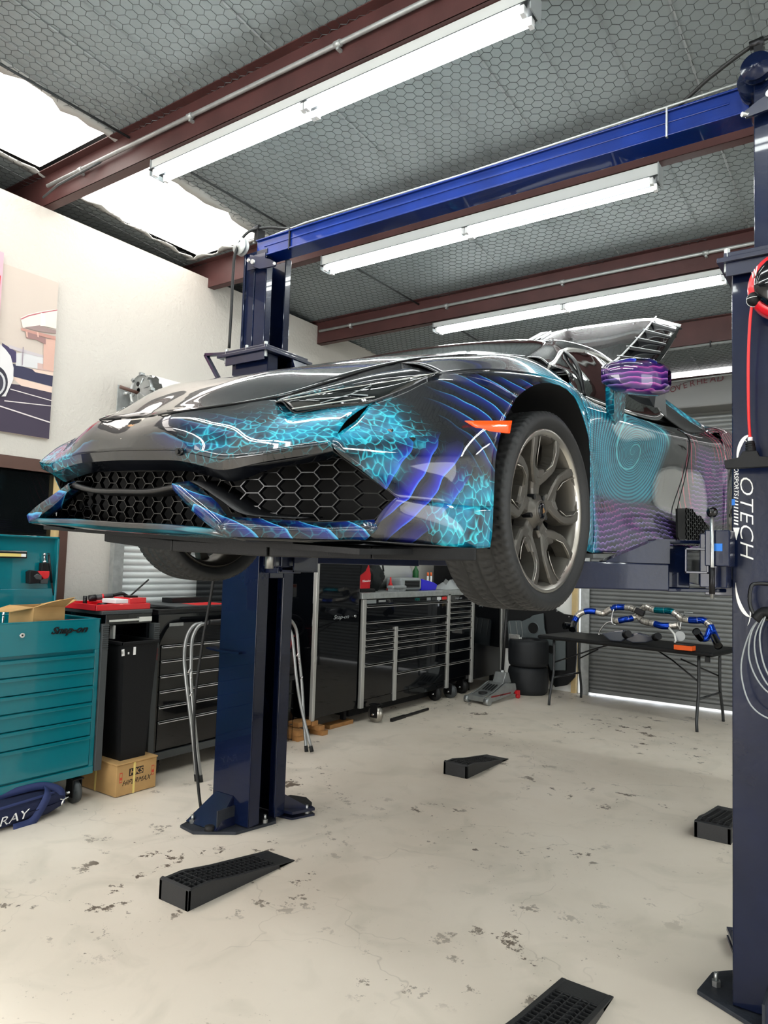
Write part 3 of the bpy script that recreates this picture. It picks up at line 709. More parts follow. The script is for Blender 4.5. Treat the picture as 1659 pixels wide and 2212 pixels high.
def wrap_mat():
    m = bpy.data.materials.new('fractal_wrap'); m.use_nodes = True; nt = m.node_tree; N = nt.nodes; L = nt.links; b = N['Principled BSDF']
    tc = N.new('ShaderNodeTexCoord'); tc.object = car
    sp = N.new('ShaderNodeSeparateXYZ'); L.new(tc.outputs['Object'], sp.inputs[0])
    def I(x, s, i=0):
        if isinstance(x, (int, float)): s.inputs[i].default_value = x
        else: L.new(x, s.inputs[i])
    def mt(op, a, bb=0.0, c=0.0):
        n = N.new('ShaderNodeMath'); n.operation = op; I(a, n, 0); I(bb, n, 1); I(c, n, 2); return n.outputs[0]
    def mr(x, a, bb, c=0.0, d=1.0, sm=False):
        n = N.new('ShaderNodeMapRange'); 
        if sm: n.interpolation_type = 'SMOOTHSTEP'
        L.new(x, n.inputs[0]); n.inputs[1].default_value = a; n.inputs[2].default_value = bb; n.inputs[3].default_value = c; n.inputs[4].default_value = d; return n.outputs[0]
    def mix(f, c1, c2):
        n = N.new('ShaderNodeMix'); n.data_type = 'RGBA'; L.new(f, n.inputs[0])
        for i, x in ((6, c1), (7, c2)):
            if isinstance(x, tuple): n.inputs[i].default_value = lin(x)+(1,)
            else: L.new(x, n.inputs[i])
        return n.outputs[2]
    u = mt('ABSOLUTE', sp.outputs[0]); v = sp.outputs[1]; w = sp.outputs[2]
    cb = N.new('ShaderNodeCombineXYZ'); L.new(u, cb.inputs[0]); L.new(v, cb.inputs[1]); L.new(w, cb.inputs[2])
    def att(name):
        a = N.new('ShaderNodeAttribute'); a.attribute_name = name
        s = N.new('ShaderNodeSeparateColor'); L.new(a.outputs['Color'], s.inputs[0]); return s.outputs
    k1, k2 = att('mk1'), att('mk2')
    def noise(sc, det=2, dist=0.0):
        n = N.new('ShaderNodeTexNoise'); n.inputs['Scale'].default_value = sc; n.inputs['Detail'].default_value = det; n.inputs['Distortion'].default_value = dist
        L.new(cb.outputs[0], n.inputs['Vector']); return n.outputs['Fac']
    n1 = noise(5, 2); n2 = noise(14, 3)
    base = mix(mr(n1, .35, .65), (5,7,11), (12,14,20))
    # scales
    vo = N.new('ShaderNodeTexVoronoi'); vo.feature = 'DISTANCE_TO_EDGE'; vo.inputs['Scale'].default_value = 33; vo.inputs['Randomness'].default_value = .65
    mp = N.new('ShaderNodeMapping'); mp.inputs['Rotation'].default_value = (.5,.3,0); mp.inputs['Scale'].default_value = (1.0,1.35,.9)
    ad = N.new('ShaderNodeVectorMath'); ad.operation = 'MULTIPLY_ADD'
    nn = N.new('ShaderNodeTexNoise'); nn.inputs['Scale'].default_value = 9; L.new(cb.outputs[0], nn.inputs['Vector'])
    L.new(nn.outputs['Color'], ad.inputs[0]); ad.inputs[1].default_value = (.05,.05,.05); L.new(cb.outputs[0], ad.inputs[2])
    L.new(ad.outputs[0], mp.inputs[0]); L.new(mp.outputs[0], vo.inputs['Vector'])
    edge = mr(vo.outputs['Distance'], 0.0, 0.20, 1, 0, False)
    edge = mt('POWER', edge, 2.0)
    ps = N.new('ShaderNodeSeparateXYZ'); v1 = N.new('ShaderNodeTexVoronoi'); v1.inputs['Scale'].default_value = 33; v1.inputs['Randomness'].default_value = .65; L.new(mp.outputs[0], v1.inputs['Vector']); L.new(v1.outputs['Position'], ps.inputs[0])
    mps = N.new('ShaderNodeSeparateXYZ'); L.new(mp.outputs[0], mps.inputs[0])
    cres = mr(mt('ADD', mt('SUBTRACT', ps.outputs[2], mps.outputs[2]), mt('MULTIPLY', mt('SUBTRACT', mps.outputs[1], ps.outputs[1]), .6)), -.012, .014, .06, 1.0, True)
    edge = mt('MULTIPLY', edge, cres)
    scol = mix(edge, mix(mr(n2, .32, .62), (0,26,46), (0,122,156)), (60,212,232))
    sm = mt('MULTIPLY', k1[0], mr(mt('ADD', edge, k1[0]), .55, 1.0, .25, 1.0))
    c = mix(sm, base, scol)
    # rays: saw-tooth bands
    def rays(cv, cw, freq, wob, dark, mid, tip, mask, c):
        s = mt('ADD', mt('ADD', mt('MULTIPLY', v, cv), mt('MULTIPLY', w, cw)), mt('MULTIPLY', n1, wob))
        f = mt('FRACT', mt('MULTIPLY', s, freq))
        g = mt('POWER', f, 2.2); tipm = mr(f, .90, .99)
        col = mix(tipm, mix(g, dark, mid), tip)
        return mix(mask, c, col)
    c = rays(1.0, -.72, 15, .10, (4,5,14), (28,26,190), (60,110,235), k1[1], c)
    c = rays(.82, .62, 19, .06, (3,6,16), (14,40,140), (78,180,232), k1[2], c)
    # contour rings
    def rings(cv, cw, sv, sw, freq, tw):
        dv = mt('MULTIPLY', mt('SUBTRACT', v, cv), sv); dw = mt('MULTIPLY', mt('SUBTRACT', w, cw), sw)
        d = mt('SQRT', mt('ADD', mt('MULTIPLY', dv, dv), mt('MULTIPLY', dw, dw)))
        an = mt('ARCTAN2', dw, dv)
        return mt('ADD', mt('MULTIPLY', mt('SQRT', d), freq), mt('MULTIPLY', an, tw)), d, an
    r1, d1, a1 = rings(.93, .555, 1.0, 1.75, 42, 2.0/6.2832)
    r2, d2, a2 = rings(-.03, .30, 1.0, 1.0, 95, 0)
    isd = mt('GREATER_THAN', v, .40)
    rr = mt('ADD', mt('MULTIPLY', r1, isd), mt('MULTIPLY', r2, mt('SUBTRACT', 1.0, isd)))
    fl_ = mt('ABSOLUTE', mt('SUBTRACT', mt('FRACT', rr), .5))
    ln = mr(fl_, .12, .42, 1, 0, True)
    # radial dots across the rings
    dots = mt('ABSOLUTE', mt('SUBTRACT', mt('FRACT', mt('MULTIPLY', a1, 34)), .5)); ln = mt('MULTIPLY', ln, mr(dots, .0, .45, 1.0, .35))
    ccol = mix(ln, mix(mr(n1, .35, .6), (0,40,74), (0,92,122)), (56,182,206))
    # bold spiral arms
    sp1 = mt('ABSOLUTE', mt('SUBTRACT', mt('FRACT', mt('ADD', mt('MULTIPLY', mt('LOGARITHM', mt('ADD', d1, .004), 2.718), .62), mt('DIVIDE', a1, 6.2832))), .5))
    spm = mt('MULTIPLY', mr(sp1, .0, .035, 1, 0, True), isd)
    ccol = mix(spm, ccol, (110,226,240))
    c = mix(k2[0], c, ccol)
    # purple waves
    wv = mt('ADD', mt('MULTIPLY', w, 46), mt('ADD', mt('MULTIPLY', mt('SINE', mt('MULTIPLY', v, 4.2)), 1.3), mt('MULTIPLY', mt('SINE', mt('MULTIPLY', v, 120)), .10)))
    wv = mt('ADD', wv, mt('MULTIPLY', n2, .9))
    f = mt('FRACT', wv); pl = mt('POWER', f, 5.0)
    pcol = mix(pl, mix(mr(n1, .4, .6), (12,8,40), (52,20,104)), mix(mr(n1, .42, .62), (166,140,232), (214,96,190)))
    c = mix(k2[1], c, pcol)
    # red and pink streaks
    st = mt('FRACT', mt('ADD', mt('MULTIPLY', mt('ADD', mt('MULTIPLY', v, .9), mt('MULTIPLY', w, .55)), 17), mt('MULTIPLY', n1, .6)))
    rl = mr(mt('ABSOLUTE', mt('SUBTRACT', st, .5)), .0, .12, 1, 0, True)
    rcol = mix(rl, (24,8,28), (226,60,100))
    c = mix(k2[2], c, rcol)
    L.new(c, b.inputs['Base Color'])
    b.inputs['Roughness'].default_value = .35; b.inputs['Specular IOR Level'].default_value = .12; b.inputs['Metallic'].default_value = .0; b.inputs['Coat Weight'].default_value = 1.0; b.inputs['Coat Roughness'].default_value = .025
    b.inputs['Coat IOR'].default_value = 1.62
    fb = N.new('ShaderNodeTexNoise'); fb.inputs['Scale'].default_value = 700; L.new(cb.outputs[0], fb.inputs['Vector'])
    bp = N.new('ShaderNodeBump'); bp.inputs['Strength'].default_value = .04; bp.inputs['Distance'].default_value = .0005; L.new(fb.outputs['Fac'], bp.inputs['Height']); L.new(bp.outputs[0], b.inputs['Normal'])
    MATS['wrap'] = m
wrap_mat()

def ss(x, a, b):
    t = min(max((x-a)/(b-a), 0), 1); return t*t*(3-2*t)
def sb(x, a, b, s): return ss(x, a-s, a+s)*(1-ss(x, b-s, b+s))
def masks(u, v, w):
    a = abs(u)
    sc = sb(a, .46, .90, .10)*sb(w, .395, .60, .03)*sb(v, -1.2, -.56, .05)*(1-.75*ss(w-.25*(v+.6), .52, .60))
    sc = max(sc, .75*sb(a, .30, .50, .06)*sb(w, .37, .49, .03)*sb(v, -1.1, -.72, .05))
    sc = max(sc, .9*sb(v, -.80, -.62, .05)*sb(w, .30, .42, .03)*ss(a, .74, .82))
    sc = max(sc, sb(v, -.62, -.30, .05)*sb(w, .05, .33, .05)*ss(a, .85, .92))
    r1 = sb(v, -.84, -.50, .04)*sb(w, .10, .40, .06)*ss(a, .80, .86)*(1-sb(v, -.62, -.3, .05)*sb(w, .05, .25, .05))
    r2 = .8*sb(v, -.43, -.22, .06)*sb(w, .36, .60, .05)*ss(a, .74, .86)
    r2 = max(r2, .5*sb(a, .18, .45, .05)*sb(w, .39, .50, .02)*sb(v, -1.1, -.8, .05)*.5)
    band = .8*sb(v, -.42, -.1, .06)*sb(w, .60, .655, .012)*ss(a, .76, .84)
    r2 = max(r2, band)
    ct = sb(v, -.02, .42, .05)*ss(a, .80, .87)*sb(w, .5, .86, .04)
    ct = max(ct, sb(v, .38, 1.28, .07)*ss(a, .8, .85)*sb(w, .34+.12*max(v-1.0, 0), .76, .03))
    ct = max(ct, sb(v, .28, .42, .03)*ss(a, .88, .92)*sb(w, .10, .70, .03)*.9)
    pu = sb(v, .38, 1.95, .08)*ss(a, .82, .88)*sb(w, .05, .33-.06*max(v-1.2, 0), .03)*(.95-.3*sb(v, 1.15, 1.6, .1))
    pu = max(pu, sb(v, 1.72, 2.26, .05)*ss(a, .85, .9)*sb(w, .30, .66, .05)*.5)
    rd = sb(v, 1.60, 1.74, .03)*ss(a, .85, .9)*sb(w, .30, .76, .05)*.55
    rd = max(rd, sb(v, 2.05, 3.2, .08)*ss(a, .84, .9)*sb(w, .64, .86, .04))
    rd = max(rd, .6*sb(v, .40, .75, .05)*ss(a, .85, .9)*sb(w, .285, .315, .012))
    tl = sb(v, 1.9, 2.35, .05)*sb(w, .86, 1.1, .03)*ss(a, .7, .78)
    return (sc, r1, r2), (max(ct, tl), pu, rd)
CTI = CT.inverted()
def paint(o, fn=masks):
    me = o.data; a1 = me.color_attributes.new('mk1', 'FLOAT_COLOR', 'POINT'); a2 = me.color_attributes.new('mk2', 'FLOAT_COLOR', 'POINT')
    d1 = []; d2 = []
    for vt in me.vertices:
        p = CTI @ vt.co; m1, m2 = fn(p.x, p.y, p.z); d1 += [*m1, 1]; d2 += [*m2, 1]
    a1.data.foreach_set('color', d1); a2.data.foreach_set('color', d2); return o
def mir(rows): return [[(-p[0], p[1], p[2]) for p in r] for r in rows]
def cpart(name, rows, m='wrap', n=5, both=True, solid=.003, parent=None, flip=False, label=None, sub=4):
    out = []
    for s in ((1, -1) if both else (1,)):
        q = MB(CT); q.grid(surf(rows if s > 0 else mir(rows), n, sub), flip=(s > 0) == flip)
        o = q.build(name, m, parent or car, solid=solid)
        if m == 'wrap': paint(o)
        out.append(o)
    return out
def full(rows):  # rows from centre out -> full width
    return [[(-p[0], p[1], p[2]) for p in r[:0:-1]]+list(r) for r in rows]

# ---- hood
HC = [[(0,-.875,.528),(.10,-.895,.525),(.20,-.908,.523)],
      [(0,-.725,.635),(.21,-.735,.627),(.42,-.712,.578)],
      [(0,-.578,.703),(.27,-.60,.694),(.52,-.584,.638)],
      [(0,-.45,.745),(.31,-.47,.735),(.57,-.475,.688)],
      [(0,-.32,.783),(.34,-.33,.777),(.62,-.337,.739)],
      [(0,-.19,.822),(.36,-.20,.815),(.66,-.208,.772)],
      [(0,-.05,.860),(.37,-.03,.852),(.69,-.028,.814)],
      [(0,.07,.890),(.38,.13,.880),(.70,.216,.860)]]
HC = [[r[0], tuple((r[0][i]*.5+r[1][i]*.5)+(0,0,.002)[i] for i in range(3)), r[1], tuple((r[1][i]*.5+r[2][i]*.5)+(0,0,.004)[i] for i in range(3)), r[2]] for r in HC]
q = MB(CT); q.grid(surf(full(HC), 4, 5)); hood = paint(q.build('hood', 'wrap', car, solid=.003))
# ---- upper nose of the bumper
bot = [(0,-.968,.412),(.12,-.963,.410),(.263,-.950,.404),(.37,-.946,.385),(.456,-.940,.370),(.574,-.915,.377),(.655,-.866,.392),(.73,-.812,.407)]
top = [(0,-.878,.526),(.10,-.898,.523),(.20,-.910,.521),(.31,-.815,.548),(.42,-.716,.574),(.50,-.718,.523),(.58,-.652,.539),(.66,-.574,.556)]
mid1 = [(b[0]*.66+t[0]*.34, b[1]*.66+t[1]*.34-.012, b[2]*.66+t[2]*.34+.012) for b, t in zip(bot, top)]
mid2 = [(b[0]*.33+t[0]*.67, b[1]*.33+t[1]*.67-.010, b[2]*.33+t[2]*.67+.010) for b, t in zip(bot, top)]
q = MB(CT); q.grid(surf(full([bot, mid1, mid2, top]), 4, 5)); bumper = paint(q.build('front_bumper', 'wrap', car, solid=.003))
# vertical lip below the nose crease, then undercut
lip1 = [(p[0], p[1]-.002, p[2]-.001) for p in bot]
lip2 = [(p[0], p[1]+.006, p[2]-(.028 if p[0] < .5 else .018)) for p in bot]
lip3 = [(p[0]*.99, p[1]+.05, p[2]-(.055 if p[0] < .5 else .03)) for p in bot]
q = MB(CT); q.grid(surf(full([lip3, lip2]), 4, 3)); q.grid(surf(full([lip2, lip1]), 4, 2)); paint(q.build('nose_lip', 'wrap', bumper))
# outer corner of the bumper
R = [[(.66,-.574,.556),(.72,-.49,.603),(.77,-.383,.664),(.865,-.285,.652),(.950,-.235,.598)],
     [(.70,-.68,.490),(.77,-.59,.490),(.845,-.50,.493),(.908,-.405,.505),(.952,-.318,.507)],
     [(.73,-.812,.407),(.805,-.69,.41),(.875,-.575,.41),(.925,-.475,.41),(.953,-.362,.41)],
     [(.79,-.75,.335),(.845,-.655,.335),(.895,-.56,.335),(.935,-.47,.335),(.956,-.375,.335)],
     [(.845,-.69,.274),(.88,-.615,.268),(.915,-.54,.263),(.942,-.46,.26),(.958,-.385,.26)]]
R2 = [R[4], [(.815,-.715,.233),(.86,-.64,.215),(.905,-.555,.202),(.945,-.47,.194),(.960,-.393,.195)],
     [(.785,-.738,.163),(.84,-.61,.155),(.895,-.53,.150),(.94,-.455,.145),(.958,-.401,.148)]]
cpart('bumper_corner', R, n=6, sub=6, parent=None); cpart('bumper_corner', R2, n=6, sub=4)
# lower lip strip and blades
LB = [[(.500,-.955,.216),(.60,-.865,.211),(.69,-.79,.207),(.80,-.722,.215)],
      [(.508,-.987,.190),(.600,-.905,.188),(.70,-.815,.187),(.812,-.722,.192)],
      [(.515,-.975,.165),(.600,-.893,.164),(.69,-.81,.163),(.785,-.738,.162)]]
def masks_blade(u, v, w): return ((.5, 0, .75), (0,0,0))
for s in (1, -1):
    for rows in (LB[:2], LB[1:]):
        q = MB(CT); q.grid(surf(rows if s > 0 else mir(rows), 6, 3), flip=(s < 0)); o = q.build('lower_lip', 'wrap', car, solid=.002); paint(o, masks_blade)
BL = [[(.300,-.93,.318),(.36,-.932,.292),(.43,-.938,.258),(.500,-.955,.216)],
      [(.276,-.968,.308),(.36,-.978,.265),(.44,-.984,.228),(.508,-.987,.190)],
      [(.276,-.963,.292),(.36,-.970,.240),(.44,-.976,.199),(.515,-.975,.165)],
      [(.300,-.92,.290),(.37,-.925,.238),(.44,-.93,.200),(.515,-.94,.165)]]
for s in (1, -1):
    q = MB(CT)
    for rows in (BL[:2], BL[1:3], BL[2:]): q.grid(surf(rows if s > 0 else mir(rows), 6, 3), flip=(s < 0))
    paint(q.build('front_blade', 'wrap', car, solid=.002), masks_blade)
# splitter between and under
SP = [[(0,-.955,.198),(.25,-.957,.196),(.508,-.972,.182)],[(0,-.952,.182),(.25,-.955,.180),(.515,-.968,.165)],[(0,-.90,.166),(.30,-.90,.163),(.58,-.86,.158)],[(0,-.72,.158),(.4,-.70,.154),(.80,-.56,.145)]]
q = MB(CT); q.grid(surf(full(SP), 4, 3), flip=True); paint(q.build('front_splitter', 'wrap', car, solid=.003), lambda u,v,w: ((0,0,0),(.55*sb(v,-.97,-.88,.01)*sb(abs(u),.2,.5,.05),0,0)))
for s in (1,-1):
    q = MB(CT)
    g = [[(.515,-.96,.163),(.60,-.88,.162),(.69,-.80,.160),(.785,-.735,.160),(.895,-.53,.149),(.94,-.455,.144),(.958,-.40,.145)],
         [(.45,-.85,.150),(.54,-.78,.150),(.62,-.72,.150),(.70,-.66,.150),(.78,-.50,.146),(.81,-.44,.143),(.82,-.38,.145)]]
    q.grid(surf(g if s > 0 else mir(g), 4, 2), flip=(s < 0))
    q.build('bumper_underside', 'black_gloss', car, solid=.004)
# central bar under the nose, dark ducts
q = MB(CT)
q.grid(surf(full([[(0,-.95,.298),(.15,-.95,.298),(.285,-.945,.312)],[(0,-.955,.286),(.15,-.957,.286),(.28,-.955,.300)],[(0,-.90,.280),(.15,-.90,.280),(.28,-.90,.286)]]),4,3))
for s in (1,-1):
    P = [(.30,-.925,.318),(.36,-.925,.296),(.44,-.93,.262),(.52,-.915,.224),(.62,-.835,.216)]; Pb = [(p[0]+.02, p[1]+.09, p[2]+.006) for p in P]
    g = [P, Pb]; q.grid(surf(g if s > 0 else mir(g), 4, 2), flip=(s > 0))
q.build('intake_trim', 'black_satin', car, solid=.004)
loop = [(.30,-.93,.36),(.456,-.935,.345),(.574,-.91,.355),(.655,-.86,.370),(.728,-.808,.390),(.845,-.688,.274),(.80,-.722,.215),(.69,-.79,.207),(.60,-.865,.211),(.50,-.953,.216),(.30,-.93,.22)]
q = MB(CT)
for s in (1,-1):
    A = loop[1:-1]; Bk = [(p[0]*.97+.0, p[1]+.085, p[2]+(.0)) for p in A]; g = [A, Bk]
    g = g if s > 0 else mir(g)
    for i in range(len(A)-1): q.poly([g[0][i], g[0][i+1], g[1][i+1], g[1][i]])
q.bx(-.84,.84,-.61,-.60,.15,.44); q.poly([(-.5,-.90,.345),(.5,-.90,.345),(.76,-.60,.40),(-.76,-.60,.40)]); q.poly([(-.5,-.9,.18),(.5,-.9,.18),(.80,-.60,.18),(-.80,-.60,.18)])
q.build('intake_duct', 'black_matte', car, solid=.003)
# hexagonal mesh
def inpoly(p, P):
    c = False; j = len(P)-1
    for i in range(len(P)):
        if (P[i][1] > p[1]) != (P[j][1] > p[1]) and p[0] < (P[j][0]-P[i][0])*(p[1]-P[i][1])/(P[j][1]-P[i][1])+P[i][0]: c = not c
        j = i
    return c
def hexmesh(q, P, fmap, a=.021, st=1.55, r=.0013, dep=.014):
    A3_ = a*math.sqrt(3); xs = [p[0] for p in P]; ys = [p[1] for p in P]; done = set()
    j = 0; y = min(ys)
    while y < max(ys):
        x = min(xs)+((1.5*a*st) if j % 2 else 0)
        while x < max(xs):
            if inpoly((x, y), P):
                V = [(x+a*st*math.cos(PI/3*k), y+a*math.sin(PI/3*k)) for k in range(6)]
                for k in range(6):
                    e = (V[k], V[(k+1)%6]); key = (round((e[0][0]+e[1][0])*500), round((e[0][1]+e[1][1])*500))
                    if key in done: continue
                    done.add(key)
                    d = Vector((e[1][0]-e[0][0], e[1][1]-e[0][1])).normalized(); nx_, ny_ = -d.y*r, d.x*r
                    F = [fmap(e[0][0]+nx_, e[0][1]+ny_, 0), fmap(e[1][0]+nx_, e[1][1]+ny_, 0), fmap(e[1][0]-nx_, e[1][1]-ny_, 0), fmap(e[0][0]-nx_, e[0][1]-ny_, 0)]
                    Bk = [fmap(e[0][0], e[0][1], dep), fmap(e[1][0], e[1][1], dep)]
                    i = [q._p(p) for p in F]+[q._p(p) for p in Bk]
                    q.face((i[0],i[1],i[2],i[3])); q.face((i[1],i[0],i[4],i[5])); q.face((i[3],i[2],i[5],i[4]))
            x += 3*a*st
        y += A3_/2; j += 1
mat('grille_black', (7,8,10), 0.3, 0.0, 0.2)
PG = [(.34,.30),(.34,.350),(.46,.355),(.58,.362),(.735,.398),(.85,.272),(.80,.212),(.50,.212)]
def gv(u): return -.905+(.42*(min(u,.73)-.45) if u > .45 else 0)+(.85*(u-.73) if u > .73 else 0)
for s in (1,-1):
    q = MB(CT); hexmesh(q, PG, lambda u,w,d: (s*u, gv(u)+d+.028, w))
    tag(q.build('grille_mesh', 'grille_black', car), kind='stuff')
q = MB(CT); hexmesh(q, [(-.30,.21),(.30,.21),(.30,.34),(-.30,.34)], lambda u,w,d: (u, -.885+d, w)); hexmesh(q, [(-.45,.20),(-.30,.20),(-.30,.27),(-.40,.22)], lambda u,w,d: (u,-.885+d,w)); tag(q.build('grille_mesh', 'grille_black', car), kind='stuff')
# air dam
q = MB(CT)
for s in (1,-1):
    P = [(0,-.74),(.42,-.72),(.70,-.60),(.95,-.46)] if s > 0 else [(0,-.74),(.42,-.72),(.62,-.60),(.72,-.46)]
    for a_, b_ in zip(P[:-1], P[1:]): q.bar((s*a_[0],a_[1],.128), (s*b_[0],b_[1],.128), .05, .036)
q.build('air_dam', 'black_plastic', car, bevel=.004)
q = MB(CT); q.prism([(-.80,-.78),(.80,-.78),(.82,-.42),(.60,-.40),(.60,.40),(.93,.44),(.93,2.15),(.62,2.2),(.62,3.1),(.85,3.2),(.80,3.5),(-.80,3.5),(-.85,3.2),(-.62,3.1),(-.62,2.2),(-.93,2.15),(-.93,.44),(-.60,.40),(-.60,-.40),(-.82,-.42)], 'z', .125, .14); q.build('underbody', 'black_plastic', car)
# badge, tow sensor
bd = MB(CT); C0 = Vector((0,-.918,.482)); nrm = Vector((0,-.75,.62)).normalized(); U1 = Vector((1,0,0)); V1 = nrm.cross(U1).normalized()*1
def shield(sc, off):
    P = [(-.5,.5),(.5,.5),(.48,-.1),(.3,-.42),(0,-.62),(-.3,-.42),(-.48,-.1)]
    return [C0+U1*p[0]*sc+(-V1 if V1.z < 0 else V1)*p[1]*sc*1.15+nrm*off for p in P]
bd.poly(shield(.072, .010)); bd.cur = 1; bd.poly(shield(.058, .012)); bd.cur = 2; bd.poly([C0+U1*x*.016+(-V1 if V1.z < 0 else V1)*y*.014+nrm*.0135 for x, y in ((-1.1,.4),(-.3,.9),(.5,.5),(1.1,.8),(.8,-.1),(.9,-1),(.2,-.4),(-.5,-1.1),(-.6,-.1))])
bd.build('badge', ['wheel_edge', 'black_gloss', 'bronze'], car)
q = MB(CT); q.cyl((.290,-.962,.397),(.290,-.940,.400),.011,n=12); q.cyl((.290,-.966,.397),(.290,-.962,.397),.0065,n=10); q.cyl((.78,-.640,.455),(.775,-.61,.46),.009,n=12); q.build('parking_sensor', 'black_gloss', car)

# ---- fender top, headlight
HT = [(.42,-.712,.576),(.46,-.675,.592),(.52,-.584,.636),(.57,-.475,.686),(.61,-.37,.725)]
HL = [(.44,-.735,.556),(.50,-.712,.573),(.58,-.620,.601),(.67,-.512,.635),(.77,-.383,.665)]
HB = [(.50,-.716,.524),(.545,-.685,.532),(.60,-.632,.545),(.665,-.566,.562),(.77,-.383,.663)]
HI = [(.468,-.735,.560),(.52,-.70,.572),(.59,-.613,.602),(.68,-.506,.633),(.77,-.383,.664)]
cpart('fender_strip', [HL, HT], sub=2, n=5)
FC = [[(.61,-.37,.725),(.69,-.375,.706),(.77,-.383,.666)],[(.64,-.27,.757),(.74,-.27,.738),(.83,-.28,.687)],[(.67,-.15,.785),(.78,-.15,.763),(.875,-.16,.702)],
      [(.69,-.028,.814),(.80,-.035,.788),(.90,-.045,.710)],[(.70,.10,.84),(.81,.08,.803),(.92,.07,.717)],[(.70,.216,.860),(.815,.19,.807),(.925,.17,.722)],[(.69,.31,.878),(.81,.28,.808),(.92,.26,.718)],[(.66,.40,.90),(.79,.34,.825),(.915,.34,.690)]]
cpart('fender', FC, n=6, sub=5)
FS = [[(.77,-.383,.665),(.865,-.285,.652),(.950,-.235,.598)],[(.83,-.28,.686),(.898,-.21,.667),(.953,-.17,.637)],[(.875,-.16,.701),(.922,-.12,.692),(.956,-.09,.668)],
      [(.90,-.045,.709),(.937,-.03,.703),(.958,-.016,.683)],[(.92,.07,.716),(.947,.08,.706),(.959,.084,.687)],[(.925,.17,.721),(.947,.17,.702),(.958,.171,.670)],
      [(.922,.26,.717),(.943,.25,.683),(.956,.235,.630)],[(.917,.34,.688),(.942,.32,.622),(.954,.301,.560)],[(.925,.375,.57),(.942,.355,.53),(.953,.327,.482)],
      [(.93,.385,.42),(.947,.36,.39),(.953,.327,.35)],[(.945,.38,.26),(.952,.35,.25),(.953,.319,.229)],[(.95,.36,.13),(.953,.32,.135),(.955,.28,.14)]]
cpart('fender_side', FS, n=4, sub=4)
# arch returns
ARCH = [r[-1] for r in R2[::-1]]+[r[-1] for r in R[3::-1]]+[r[-1] for r in FS[1:]]
for s in (1,-1):
    q = MB(CT); A = cr([(s*p[0],p[1],p[2]) for p in ARCH], 4); Bk = [(p[0]-s*.26,p[1],p[2]) for p in A]; q.grid([A, Bk]); q.build('arch_liner', 'black_matte', car)
    q = MB(CT); q.poly([(s*.70,-.40,.14),(s*.70,.33,.14),(s*.70,.33,.5),(s*.70,.2,.70),(s*.70,-.2,.70),(s*.70,-.38,.5)]); q.build('arch_liner', 'black_matte', car)
# headlights
for s in (1,-1):
    rows = [HB, [tuple(b_[i]*.5+t_[i]*.5+(0,-.006,.006)[i] for i in range(3)) for b_, t_ in zip(HB, HI)], HI]
    q = MB(CT); q.grid(surf(rows if s > 0 else mir(rows), 5, 4)); hl = q.build('headlight', 'glass_dark', car, solid=.003)
    def off(P, d): return [(s*p[0]+0, p[1]-d, p[2]+d*.7) for p in P]
    q = MB(CT); q.tube(cr(off([tuple(h[i]*.86+l[i]*.14 for i in range(3)) for h, l in zip(HI, HB)][:], .007), 5), .0014, 6); q.build('reflection_line', 'alu_trim', hl)  # thin grey tubes standing in for reflection lines on the lens
    q = MB(CT); q.tube(cr(off([tuple(h[i]*.16+l[i]*.84 for i in range(3)) for h, l in zip(HI, HB)][:4], .007), 5), .0022, 6); q.build('reflection_line', 'alu_trim', hl)
    q = MB(CT); q.tube(off([(.56,-.668,.545),(.62,-.605,.575),(.655,-.555,.605)], .010), .0014, 6); q.tube(off([(.62,-.605,.575),(.66,-.575,.572)], .010), .002, 6); q.build('light_element', 'grey_plastic', hl)
    q = MB(CT); q.tube(cr(off([HL[0], (.468,-.735,.555), (.50,-.718,.523), HB[1], HB[2], HB[3], HB[4]], .001), 4), .003, 6); q.build('headlight_seal', 'black_satin', hl)
    mk = [[(.893,-.440,.503),(.925,-.36,.511),(.957,-.285,.519)],[(.912,-.395,.480),(.937,-.350,.480),(.958,-.300,.480)]]
    q = MB(CT); q.grid(surf([[(s*(p[0]+.008),p[1]-.006,p[2]) for p in r] for r in mk], 4, 2), flip=(s < 0)); o = q.build('side_marker', 'amber_lens', car, solid=.006)
# shut lines
q = MB(CT)
for s in (1,-1):
    q.tube(cr([(s*p[0],p[1],p[2]+.0015) for p in ((.10,-.897,.524),(.20,-.911,.522),(.42,-.714,.577),(.46,-.677,.593),(.52,-.586,.637),(.57,-.477,.687),(.62,-.339,.738),(.66,-.21,.771),(.69,-.03,.813),(.70,.216,.859))], 5), .0025, 5)
q.tube(cr([(s*p,-.877-.2*0,.527) for s, p in ((-1,.10),(1,0),(1,.10))], 4), .0022, 5)
q.build('panel_gap', 'black_matte', car)

# ---- greenhouse
WSr = [[(0,.08,.893),(.35,.15,.893),(.58,.29,.893),(.66,.40,.900)],
       [(0,.34,.990),(.32,.38,.985),(.54,.46,.965),(.63,.52,.948)],
       [(0,.60,1.075),(.29,.63,1.068),(.49,.68,1.045),(.575,.72,1.030)],
       [(0,.86,1.142),(.25,.87,1.138),(.42,.89,1.122),(.50,.91,1.104)]]
q = MB(CT); q.grid(surf(full(WSr), 5, 5)); q.build('windshield', 'glass_dark', car, solid=.004)
RF = [WSr[3], [(0,1.15,1.180),(.25,1.15,1.176),(.40,1.13,1.167),(.485,1.09,1.156)], [(0,1.42,1.188),(.25,1.42,1.184),(.42,1.41,1.178),(.525,1.407,1.168)], [(0,1.68,1.160),(.25,1.68,1.158),(.45,1.66,1.146),(.57,1.64,1.120)]]
q = MB(CT); q.grid(surf(full(RF), 5, 5)); paint(q.build('roof', 'wrap', car, solid=.004), lambda u,v,w: ((0,0,0),(0,0,0)))
